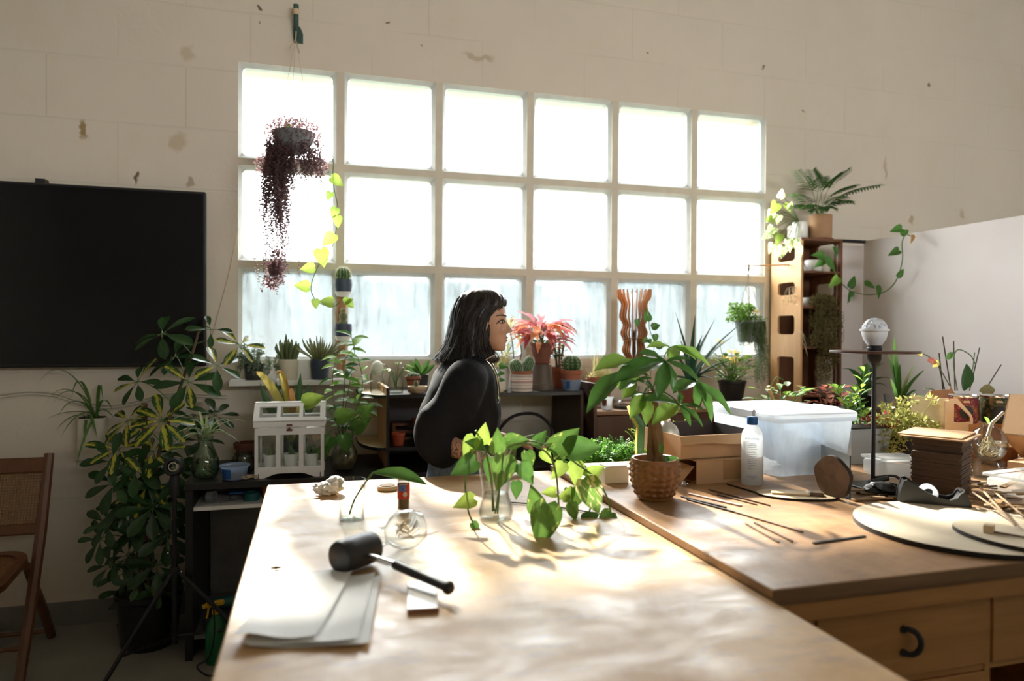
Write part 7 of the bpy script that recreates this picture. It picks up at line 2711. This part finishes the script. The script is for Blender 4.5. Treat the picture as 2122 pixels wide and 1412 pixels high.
leafm('leaf_var_big', (.09, .22, .03), (.18, .36, .05), .42, .35, ((.62, .60, .26), .52))
for (x, y, dx, dz, L, mt0, dy) in PL:
    leaf(t, heartleaf(mt0, .72, .2, .16), vl(x, y, dy), (dx, -.25, dz), (U(-.25, .25), -1, .45), L)

# drinking glass with a single leaf cutting
p = ona(733, 1082)
t = thing('leaf_glass', 'drinking glass of water with a single broad leaf cutting', 'glass', p)
part(t, 'glass', pot([(.031, 0), (.033, .003), (.0345, .03), (.036, .108)], 32, .0022), 'glass')
part(t, 'water', MB().lathe([(.029, .006), (.031, .046), (0, .046)], 26), 'glass')
st = [vl_ for vl_ in (ony(728, 1070, p.y) - p, ony(738, 1040, p.y) - p, ony(755, 1012, p.y) - p, ony(775, 984, p.y) - p)]
part(t, 'leaf_stalk', MB().tube(spline(st, 5), .0028, 6), 'stem_green')
e0, e1 = ony(774, 984, p.y) - p, ony(884, 1010, p.y - .04) - p
leaf(t, lmesh('leaf_mid', 'lance', .34, .30, .16, 0, 10), e0, (e1 - e0) + V((0, 0, .022)), (-.2, -.5, 1), (e1 - e0).length * 1.03)

# small printed vial
p = ona(840, 1064)
t = thing('spice_vial', 'small glass vial with red and blue printed label and brown contents', 'vial', p)
part(t, 'glass', pot([(.0155, 0), (.017, .003), (.017, .080), (.015, .086), (.0145, .096)], 26, .0018), 'glass')
part(t, 'contents', MB().lathe([(.0140, .008), (.0150, .010), (.0150, .040), (0, .042)], 20), 'bark')
part(t, 'cap', MB().lathe([(.0155, .090), (.0158, .091), (.0158, .101), (0, .102)], 22), 'red_print')
part(t, 'label', MB().lathe([(.0173, .038), (.0173, .078)], 26, close=False), 'red_print', 60, label='red label')
ac = math.atan2(-p.y, -p.x)
b = MB()
bent(b, .0175, ac - .15, [(-.013, 0), (.009, 0), (.009, .018), (-.013, .018)], .060)
bent(b, .0178, ac - .15, [(-.0015, .007), (.001, .007), (.001, .0095), (-.0015, .0095)], .060, 1)
part(t, 'label_field', b, 'label_blue' if 'label_blue' in M else plain('label_blue', (.10, .18, .52), .5, .05, 8).name, 0)
t.children[-1].data.materials.append(M['black_matt'])
b = MB()
bent(b, .0177, ac + .25, [(.007 * cos(q), .007 * sin(q)) for q in [i * pi / 8 for i in range(16)]], .052)
bent(b, .0177, ac + .0, [(-.012, 0), (.012, 0), (.012, .003), (-.012, .003)], .0785)
part(t, 'label_badge', b, 'cream_ceramic', 0)
p = ona(806, 1018)
t = thing('wooden_coaster', 'round flat wooden coaster lying on the near table', 'coaster', p)
part(t, 'disc', MB().lathe([(.030, 0), (.032, .003), (.032, .010), (.029, .013), (0, .013)], 32), 'plywood')
part(t, 'inner_ring', MB().lathe([(.024, .0132), (.024, .0150), (.019, .0155), (0, .0155)], 28), 'bark')
# crumpled tissue
b = MB()
b.ball((0, 0, .02), .040, .03, .022, 24, 16, 0, None, lambda a, t_: 1 + .22 * sin(a * 5 + t_ * 6) + .16 * sin(a * 9 - t_ * 7) + .1 * sin(a * 14 + t_ * 13))
b.ball((.02, .005, .036), .024, .02, .02, 20, 14, 0, None, lambda a, t_: 1 + .25 * sin(a * 4 - t_ * 6) + .15 * sin(a * 11 + t_ * 9))
single('crumpled_tissue', 'crumpled white paper tissue at the far left of the near table', 'tissue', b, 'white_paper', ona(684, 1030), 0, 20)

# rubber mallet
h0, h1 = onz(706, 1162, TA + .036), onz(786, 1133, TA + .036)
dv = (h1 - h0).normalized()
t = thing('rubber_mallet', 'black rubber mallet with a steel neck lying across the near table', 'mallet', V((h0.x, h0.y, TA + .0005)))
Mh = Matrix.Translation((0, 0, .0365)) @ dv.to_track_quat('Z', 'Y').to_matrix().to_4x4()
hl = .098
part(t, 'head', MB().lathe([(.0, 0), (.028, 0), (.032, .002), (.0345, .010), (.0345, .030), (.0342, .036), (.0342, hl - .036), (.0340, hl - .03), (.0335, hl - .010), (.032, hl - .002), (.028, hl), (0, hl)], 36, 0, Mh), 'black_rubber')
O = V((h0.x, h0.y, TA + .0005))
n0, n1, n2 = onz(768, 1152, TA + .036) - O, onz(826, 1174, TA + .033) - O, onz(928, 1217, TA + .026) - O
n0 = Mh @ V((0, 0, hl * .5))
part(t, 'neck', MB().tube([n0, n1], .0062, 12), 'chrome')
gd = (n2 - n1).normalized()
part(t, 'grip', MB().tube([n1 - gd * .004, n1, n1.lerp(n2, .5), n2, n2 + gd * .006, n2 + gd * .012, n2 + gd * .018], [.0085, .0098, .0098, .0092, .013, .013, .008], 14), 'black_rubber')

# round glass jar lying behind the mallet
p = onz(832, 1152, TA)
t = thing('tipped_jar', 'round clear glass jar with pale roots lying on its side behind the mallet', 'jar', V((p.x, p.y + .03, TA + .0005)))
Mj = Matrix.Translation((.02, 0, .046)) @ Matrix.Rotation(R(-96), 4, 'Y') @ Matrix.Rotation(R(20), 4, 'X')
b = MB()
pj = [(.018, -.043), (.034, -.036), (.045, -.012), (.045, .012), (.034, .034), (.022, .046), (.021, .06), (.024, .064)]
b.lathe(pj + [(r - .0022, z) for r, z in pj[::-1]], 32, 0, Mj, close=False)
b.lathe([(0, -.043), (.018, -.043)], 32, 0, Mj, close=False)
part(t, 'glass', b, 'glass')
b = MB()
for k in range(20):
    a = U(0, 6.28)
    b.tube([Mj @ V(q) for q in spline([(U(-.02, .02), U(-.02, .02), .02), (cos(a) * .02, sin(a) * .02, 0), (cos(a + .8) * .028, sin(a + .8) * .028, -.02)], 4)], .0008, 4)
part(t, 'roots', b, 'root', kind='stuff')

# white tile and papers
q0, q1, q2 = onz(850, 1268, TA + .008), onz(914, 1264, TA + .008), onz(915, 1206, TA + .008)
w_ = (q1 - q0).length
h_ = (q2 - q1).length
t = thing('white_tile', 'small white tile with a reddish edge under the mallet grip', 'tile', V((q0.x, q0.y, TA + .0005)), math.atan2(q1.y - q0.y, q1.x - q0.x))
part(t, 'tile_body', MB().box(0, w_, 0, h_, 0, .0075), 'tile_clay' if 'tile_clay' in M else plain('tile_clay', (.30, .14, .09), .7, .1, 10).name, 0)
part(t, 'glaze', MB().box(0, w_, 0, h_, .0076, .0095, 0, .0008), 'white_ceramic')


def paper(label, corners, lift, z, mat='white_paper', seed=1.0):
    c_ = [onz(x, y, TA) for x, y in corners]       # near-left, near-right, far-right, far-left
    o_ = c_[0].copy()

    def fn(u, v):
        a_ = c_[0].lerp(c_[1], u)
        b_ = c_[3].lerp(c_[2], u)
        p_ = a_.lerp(b_, v)
        zz_ = z + lift * (1 - v) ** 3 * (.6 + .4 * sin(u * 5 + seed)) + .0012 * sin(u * 9 + v * 7 + seed) + .006 * u ** 5 + .0012
        return V((p_.x - o_.x, p_.y - o_.y, zz_))
    m_ = MB().sheet(fn, 14, 14)
    n_ = len(m_.v)
    vs2 = [v - V((0, 0, .0006)) for v in m_.v]
    m_.add(vs2, [tuple(reversed(f)) for f in list(m_.f)])
    return single('paper_sheet', label, 'paper', m_, mat, V((o_.x, o_.y, TA + .0004)), 0, 180, 'paper sheets on the near table')


paper('narrow white paper sheet at the bottom of the pile, showing on the right', [(520, 1352), (772, 1347), (794, 1203), (640, 1207)], .003, .0005, seed=2)
paper('middle white paper sheet with a curved right edge', [(510, 1350), (748, 1346), (783, 1200), (620, 1205)], .006, .003, seed=3.2)
paper('top white paper sheet curling up towards the camera', [(488, 1348), (662, 1342), (742, 1188), (596, 1200)], .014, .0055, seed=.6)
single('bark_crumb', 'tiny dark crumb left of the papers on the near table', 'crumb', MB().tube([(-.012, 0, .004), (0, .002, .004), (.010, -.001, .004)], [.002, .004, .002], 6), 'bark', ona(578, 1187))
r5 = random.Random(8)
single('long_twig', 'long thin dark twig lying behind the pothos vase', 'twig', MB().tube([V((0, 0, .003)), ona(1130, 1048) - ona(1062, 1044) + V((0, 0, .003)), ona(1222, 1062) - ona(1062, 1044) + V((0, 0, .003))], .002, 5), 'stem_dark', ona(1062, 1044))

# ------------------------------------------------------------------ the woman
plain('denim', (.11, .17, .27), .85, .35, 60, .3, bscale=260)
plain('shoe', (.06, .06, .065), .6, .2, 20)
t_ = NT('sweater_black')
c = t_.coord()
t_.done(t_.bsdf(t_.ramp(t_.noise(c, 8, 4), [(.3, (.0045, .0045, .0065)), (.7, (.009, .009, .013))]), .85, 0, .3, t_.bump(t_.noise(c, 320, 2), .25, .002), sheen=0))
t_ = NT('hair_dark')
c = t_.coord()
t_.done(t_.bsdf(t_.ramp(t_.noise(t_.coord((40, 40, 3)), 4, 3), [(.3, (.010, .007, .006)), (.7, (.032, .020, .014))]), .34, 0, .5))
t_ = NT('skin')
c = t_.coord()
col = t_.ramp(t_.noise(c, 14, 3), [(.3, (.42, .235, .155)), (.7, (.50, .29, .20))])
sep = t_.n('SeparateXYZ')
t_.l(c, sep.inputs[0])
# leaf-like tattoo lines on the right forearm (x behind the wrist, z low)
wv = t_.n('TexWave', Scale=22.0, Distortion=9.0)
wv.inputs['Detail Scale'].default_value = 3.0
t_.l(c, wv.inputs['Vector'])
ln = t_.ramp(wv.outputs[0], [(.0, 1.0), (.16, 1.0), (.30, 0.0)])
inx = t_.math('MULTIPLY', t_.math('LESS_THAN', sep.outputs[2], 1.06), t_.math('LESS_THAN', sep.outputs[1], -.20))
inx = t_.math('MULTIPLY', inx, t_.math('LESS_THAN', sep.outputs[0], .12))
col = t_.mixc(t_.math('MULTIPLY', t_.math('MULTIPLY', ln, inx), .75), col, (.07, .045, .04))
bs = t_.bsdf(col, .5, 0, .4)
for n_ in t_.t.nodes:
    if n_.type == 'BSDF_PRINCIPLED':
        n_.inputs['Subsurface Weight'].default_value = .12
        n_.inputs['Subsurface Radius'].default_value = (.02, .008, .004)
t_.done(bs)


def loft(b, levels, n=28, m=0, M_=None):
    """levels: (z, cx, cy, rx, ry) bottom to top."""
    vs_, fs = [], []
    for z, cx, cy, rx, ry in levels:
        for i in range(n):
            a = 2 * pi * i / n
            vs_.append((cx + rx * cos(a), cy + ry * sin(a), z))
    k = len(levels)
    for j in range(k - 1):
        for i in range(n):
            q = (i + 1) % n
            fs.append((j * n + i, j * n + q, (j + 1) * n + q, (j + 1) * n + i))
    fs.append(tuple(range(n))[::-1])
    fs.append(tuple((k - 1) * n + i for i in range(n)))
    return b.add(vs_, fs, m, M_)


def fused(name, mb, mat, parent, voxel, smooth_it=4, fold=None, kind=None, label=None):
    """Melt overlapping solids into one continuous skin."""
    me = mb.mesh(name, mat, 180)
    o = bpy.data.objects.new('tmp_' + name, me)
    COL.objects.link(o)
    r_ = o.modifiers.new('r', 'REMESH')
    r_.mode = 'VOXEL'
    r_.voxel_size = voxel
    s_ = o.modifiers.new('s', 'SMOOTH')
    s_.iterations = smooth_it
    s_.factor = .5
    dg = bpy.context.evaluated_depsgraph_get()
    m2 = bpy.data.meshes.new_from_object(o.evaluated_get(dg))
    bpy.data.objects.remove(o)
    if fold:
        m2.calc_loop_triangles()
        ns = [v.normal.copy() for v in m2.vertices]
        for v, n_ in zip(m2.vertices, ns):
            v.co = v.co + n_ * fold(v.co)
    m2.polygons.foreach_set('use_smooth', [True] * len(m2.polygons))
    m2.materials.clear()
    m2.materials.append(M[mat])
    m2.name = name
    return part(parent, name, m2, None, label=label)


t = thing('person', 'woman in a black half-zip sweater and jeans standing behind the table, head turned right', 'person', (.585, 2.70, 0), R(-7))
HC = V((.070, .01, 1.488))       # head centre
b = MB()
# head
b.ball(HC + V((-.016, 0, .030)), .094, .074, .086, 28, 20)
loft(b, [(-.113, .060, 0, .020, .018), (-.104, .054, 0, .034, .030), (-.085, .043, 0, .046, .044), (-.06, .036, 0, .054, .053), (-.03, .033, 0, .057, .060), (.0, .031, 0, .058, .064), (.03, .029, 0, .061, .066), (.06, .022, 0, .064, .064), (.085, .01, 0, .062, .056)], 28, 0, Matrix.Translation(HC))
b.ball(HC + V((.070, 0, -.097)), .017, .018, .015, 14, 10)                # chin
loft(b, [(-.041, .092, 0, .016, .017), (-.032, .101, 0, .017, .0165), (-.022, .098, 0, .014, .012), (-.005, .089, 0, .011, .009), (.014, .082, 0, .010, .010), (.03, .074, 0, .012, .016)], 14, 0, Matrix.Translation(HC))   # nose
b.ball(HC + V((.111, 0, -.031)), .0085, .009, .0075, 10, 8)
b.ball(HC + V((.084, 0, -.058)), .0135, .020, .0075, 14, 8)               # lips
b.ball(HC + V((.0825, 0, -.071)), .0125, .018, .0075, 14, 8)
for s in (-1, 1):
    b.ball(HC + V((.052, s * .038, -.030)), .024, .020, .022, 14, 10)      # cheek
    b.ball(HC + V((.068, s * .030, .026)), .018, .024, .008, 12, 8)       # brow
    b.ball(HC + V((-.006, s * .070, -.010)), .016, .008, .028, 12, 10)    # ear
    b.ball(HC + V((.064, s * .031, .003)), .015, .017, .012, 12, 8)       # eye lids
# neck, trunk, arms, legs
b.tube([HC + V((-.02, 0, -.06)), V((.035, .005, 1.38)), V((.015, 0, 1.30))], [.048, .050, .062], 18)
loft(b, [(.86, -.02, 0, .09, .14), (1.0, -.02, 0, .085, .12), (1.15, -.01, 0, .095, .14), (1.27, 0, 0, .085, .16), (1.32, .005, 0, .055, .10)], 20)
RS, RE, RW = V((.0, -.165, 1.28)), V((-.125, -.195, 1.055)), V((.045, -.315, 1.0))
LS, LE, LW = V((.0, .165, 1.28)), V((-.02, .21, 1.04)), V((.20, .10, 1.0))
for S_, E_, W_ in ((RS, RE, RW), (LS, LE, LW)):
    b.tube([S_, S_.lerp(E_, .5), E_, E_.lerp(W_, .25), E_.lerp(W_, .6), W_], [.045, .042, .037, .039, .032, .024], 14)
for s in (-1, 1):
    b.tube([(-.02, s * .085, .90), (-.015, s * .09, .70), (-.01, s * .085, .47), (-.02, s * .08, .28), (-.02, s * .08, .08)], [.075, .07, .05, .045, .034], 14)
    b.ball((.04, s * .08, .04), .11, .04, .035, 14, 8)


def hand(b, W_, d, side, spread, curl, palm_n):
    """palm plus five separate bent fingers; d = pointing direction, palm_n = back-of-hand normal."""
    d = V(d).normalized()
    n_ = V(palm_n).normalized()
    x_ = d.cross(n_).normalized() * side       # towards the thumb
    n_ = (n_ - d * n_.dot(d)).normalized()
    c0 = W_ + d * .045
    b.tube([W_ - d * .01, W_ + d * .02, W_ + d * .05, W_ + d * .08], [.022, .027, .034, .030], 14, flat=.52)
    b.ball(c0, .030, .030, .015, 12, 8)
    for k, (off, L) in enumerate(((.026, .070), (.009, .078), (-.008, .073), (-.024, .058))):
        p0 = W_ + d * (.080 - .004 * abs(k - 1)) + x_ * off
        dd = (d + x_ * off * spread).normalized()
        p1 = p0 + dd * L * .42
        d2 = (dd - n_ * curl).normalized()
        p2 = p1 + d2 * L * .32
        d3 = (d2 - n_ * curl * 1.1).normalized()
        p3 = p2 + d3 * L * .26
        b.tube([p0 - dd * .02, p0, p1, p2, p3], [.0095, .0092, .0088, .0080, .0062], 10)
        b.ball(p3, .0062, nu=8, nv=6)
    th = W_ + d * .022 + x_ * .022
    t1 = th + (d * .6 + x_ * .8).normalized() * .032
    t2 = t1 + (d * .9 + x_ * .35 - n_ * .2).normalized() * .028
    t3 = t2 + (d * .95 + x_ * .1 - n_ * .35).normalized() * .022
    b.tube([W_ + d * .012 + x_ * .008, th, t1, t2, t3], [.014, .0135, .0115, .0100, .0075], 10)
    b.ball(t3, .0075, nu=8, nv=6)


hand(b, RW, (.9, -.12, -.10), -1, 5, .18, (.1, 0, 1))
hand(b, LW, (.9, -.2, -.1), 1, 5, .35, (.1, 0, 1))
bd = fused('body', b, 'skin', t, .0045, 3)
# eyes, set onto the finished face
from mathutils.bvhtree import BVHTree
fb = BVHTree.FromPolygons([v.co for v in bd.data.vertices], [tuple(pg.vertices) for pg in bd.data.polygons])


def face(y, z, out=.0012):
    o_ = HC + V((.30, y * 4.2, z))
    tgt = HC + V((.02, y, z))
    h_ = fb.ray_cast(o_, (tgt - o_).normalized())
    return h_[0] + (o_ - tgt).normalized() * out if h_[0] else tgt


for s in (-1, 1):
    c_ = face(s * .032, .003, -.006)
    part(t, 'eye', MB().ball(c_, .0080, .0115, .0052, 14, 10), 'cream_ceramic')
    part(t, 'iris', MB().ball(c_ + V((.0050, s * .004, -.0005)), .0045, .0065, .0050, 12, 8), 'hair_dark')
    part(t, 'eyelash', MB().tube([face(s * (.018 + .0036 * k), .0105 - .0007 * (k - 4) ** 2, .0022) for k in range(10)], [.0008] + [.0019] * 8 + [.0012], 5), 'hair_dark')
    part(t, 'lower_lash', MB().tube([face(s * (.021 + .0036 * k), -.0045 + .0006 * (k - 3.5) ** 2, .0010) for k in range(8)], .0008, 5), 'hair_dark')
    part(t, 'eyebrow', MB().tube([face(s * (.014 + .0048 * k), .024 + .0045 * sin(k * .38), .0012) for k in range(9)], [.0018, .0030, .0034, .0034, .0032, .0028, .0024, .0018, .0008], 6), 'hair_dark')
lips = MB().ball(HC + V((.0875, 0, -.0585)), .0115, .019, .0058, 14, 8).ball(HC + V((.0862, 0, -.0705)), .0108, .017, .006, 14, 8)
part(t, 'lips', lips, 'lip' if 'lip' in M else plain('lip', (.33, .12, .10), .4, .08, 12).name)

# hair
LV = [(.136, .012, -.02, .014), (.128, .050, -.062, .045), (.112, .076, -.088, .066), (.090, .090, -.104, .080), (.065, .088, -.114, .088), (.045, .058, -.120, .093), (.02, .040, -.124, .096), (-.02, .028, -.128, .098), (-.06, .026, -.138, .100),
      (-.09, .024, -.148, .102), (-.115, .040, -.160, .104), (-.135, .056, -.176, .106), (-.150, .058, -.182, .104), (-.160, .044, -.168, .096)]


def hair_pt(z, a, off=0.0):
    f = interp([(-q[0], q[1]) for q in LV], -z)
    k_ = interp([(-q[0], q[2]) for q in LV], -z)
    w = interp([(-q[0], q[3]) for q in LV], -z)
    cx, rx = (f + k_) / 2, (f - k_) / 2
    wob = 1 + .025 * sin(a * 9 + z * 30) + .018 * sin(a * 17 - z * 22)
    return HC + V((cx + (rx * wob + off) * cos(a), (w * wob + off) * sin(a), z))


vs_, fs = [], []
NA, NZ = 64, 40
for j in range(NZ + 1):
    z = -.160 + .296 * j / NZ
    for i in range(NA):
        vs_.append(hair_pt(z, 2 * pi * i / NA))
for j in range(NZ):
    for i in range(NA):
        q = (i + 1) % NA
        fs.append((j * NA + i, j * NA + q, (j + 1) * NA + q, (j + 1) * NA + i))
fs += [tuple(range(NA))[::-1], tuple(NZ * NA + i for i in range(NA))]
hr = part(t, 'hair', MB().add(vs_, fs), 'hair_dark', 180)
b = MB()
for k in range(420):
    a = U(0, 2 * pi)
    if abs(math.atan2(sin(a), cos(a))) < .5 and U(0, 1) < .8:
        continue
    z0 = U(.0, .125)
    z1 = U(-.172, -.12)
    pts = []
    off = U(-.001, .006)
    da = U(-.12, .12)
    for i in range(9):
        f = i / 8
        z = z0 + (z1 - z0) * f
        o_ = off + (U(0, .020) * max(0, f - .75) * 4 if i > 6 else 0)
        pts.append(hair_pt(max(z, -.16), a + da * f, o_) + V((0, 0, min(0, z + .16))))
    b.tube(pts, [.0009, .0014, .0016, .0016, .0015, .0014, .0012, .0010, .0005], 3, cap=False)
for k in range(26):     # flicked ends at the back and front
    a = U(2.6, 3.7) if k % 3 else U(-.6, -.2)
    p0 = hair_pt(-.10, a, .002)
    d = V((cos(a), sin(a), 0))
    b.tube(bez(p0, p0 + V((0, 0, -.03)), p0 + d * .01 + V((0, 0, -.06)), p0 + d * U(.02, .04) + V((0, 0, -U(.035, .06))), 7), [.002, .002, .002, .002, .0018, .0015, .001, .0006], 4, cap=False)
for k in range(46):     # loose wisps
    a = U(1.6, 4.7)
    z0 = U(-.02, .12)
    pts = [hair_pt(max(-.158, z0 + (-.15 - z0) * i / 8), a + .06 * sin(i * .9 + k), .004 + .006 * sin(i * .7 + k) ** 2 + .012 * (i / 8) ** 2) for i in range(9)]
    b.tube(pts, .0007, 3, cap=False)
part(hr, 'strands', b, 'hair_dark', 180, kind='stuff')

# sweater
b = MB()
loft(b, [(.968, -.03, 0, .138, .160), (.982, -.035, 0, .158, .178), (1.0, -.04, 0, .165, .190), (1.08, -.03, 0, .162, .195), (1.16, -.02, 0, .155, .198), (1.23, -.01, 0, .142, .198), (1.285, -.002, 0, .122, .19), (1.325, .004, 0, .098, .155), (1.350, .012, 0, .080, .11), (1.375, .022, 0, .072, .082), (1.400, .030, 0, .068, .074)], 32)
CU = RE.lerp(RW, .36)
CUL = LE.lerp(LW, .5)
sp_ = spline([RS + V((.0, .05, .0)), RS + V((-.02, -.005, -.02)), RS.lerp(RE, .5) + V((-.005, -.01, 0)), RE + V((.0, -.01, .04)), RE + V((.02, -.02, -.02)), CU + V((-.02, .008, .0)), CU], 5)
b.tube(sp_, [interp([(0, .075), (.17, .084), (.33, .086), (.5, .085), (.67, .080), (.84, .066), (1, .050)], i / (len(sp_) - 1)) for i in range(len(sp_))], 20)
b.tube([LS + V((0, -.05, 0)), LS.lerp(LE, .5), LE, CUL], [.075, .088, .085, .055], 18)


def folds(co):
    g = sin(co.z * 23 + co.x * 17 + 2.2 * sin(co.y * 13 + co.x * 9)) * sin(co.x * 31 - co.z * 11 + co.y * 19)
    h = sin(co.z * 58 + co.x * 64 + 3 * sin(co.y * 11 + co.z * 8))
    k = min(1, max(0, (1.33 - co.z) / .15))
    return (.0085 * g + .003 * h * max(0, g)) * (.3 + .7 * k)


sw = fused('sweater', b, 'sweater_black', t, .0075, 16, folds)
# open collar with zip
b = MB()
for s in (-1, 1):
    pts = [(.090, s * .012, 1.335), (.092, s * .040, 1.370), (.055, s * .066, 1.385), (.0, s * .066, 1.39), (-.04, s * .04, 1.39)]
    b.tube(spline(pts, 5), .011, 8, flat=2.0)
part(sw, 'collar', b, 'sweater_black')


def on_chest(x_, y_, z_):
    return V((x_, y_, z_))


# the zip lies on the surface: probe the finished sweater along +x
bv = BVHTree.FromPolygons([v.co for v in sw.data.vertices], [tuple(pg.vertices) for pg in sw.data.polygons])
zl = []
for k in range(9):
    z = 1.365 - .021 * k
    y = -.100 + .004 * k
    h = bv.ray_cast(V((.6, y, z)), V((-1, 0, 0)))
    zl.append((h[0] if h[0] else V((.1, y, z))) + V((.003, -.001, 0)))
part(sw, 'zip', MB().tube(zl, .0028, 6), 'chrome')
pe = zl[-1]
part(sw, 'zip_puller', MB().tube([pe + V((.004 + .004 * sin(q), .005 * cos(q), -.014 + .012 * sin(q))) for q in [i * pi / 8 for i in range(17)]], .0011, 5).box(pe.x, pe.x + .004, pe.y - .003, pe.y + .003, pe.z - .006, pe.z + .004), 'chrome')
# chain at the neck
ch = []
for k in range(9):
    z = 1.385 - .012 * k
    y = -.055 + .003 * k
    h = bv.ray_cast(V((.6, y, z)), V((-1, 0, 0)))
    ch.append((h[0] if h[0] else V((.1, y, z))) + V((.003, 0, 0)))
part(t, 'necklace', MB().tube(ch, .0013, 5), 'chrome')

# jeans
b = MB()
loft(b, [(.50, -.01, 0, .09, .15), (.78, -.02, 0, .125, .172), (.88, -.025, 0, .132, .176), (.965, -.025, 0, .118, .155)], 28)
for s in (-1, 1):
    b.tube([(-.02, s * .085, .86), (-.015, s * .095, .66), (-.01, s * .095, .45), (-.015, s * .09, .10)], [.098, .092, .085, .085], 16)
jn = fused('jeans', b, 'denim', t, .009, 3, lambda co: .003 * sin(co.z * 45 + co.x * 30))
part(jn, 'waistband', MB().lathe([(.120, .940), (.1225, .945), (.121, .975), (.118, .977)], 36, 0, Matrix.Translation((-.025, 0, 0)) @ Matrix.Diagonal((1.03, 1.32, 1, 1)), close=False), 'denim')
b = MB()
for a in (-2.2, -1.6, -.9):
    b.box(.123, .128, -.006, .006, .935, .98, 0, .001, Matrix.Translation((-.025, 0, 0)) @ Matrix.Diagonal((1.03, 1.32, 1, 1)) @ Matrix.Rotation(a, 4, 'Z'))
part(jn, 'belt_loop', b, 'denim', 0)
for s in (-1, 1):
    part(t, 'shoe', MB().ball((.045, s * .09, .045), .135, .05, .045, 18, 10).box(-.09, .175, s * .09 - .045, s * .09 + .045, 0, .022, 0, .01), 'shoe')
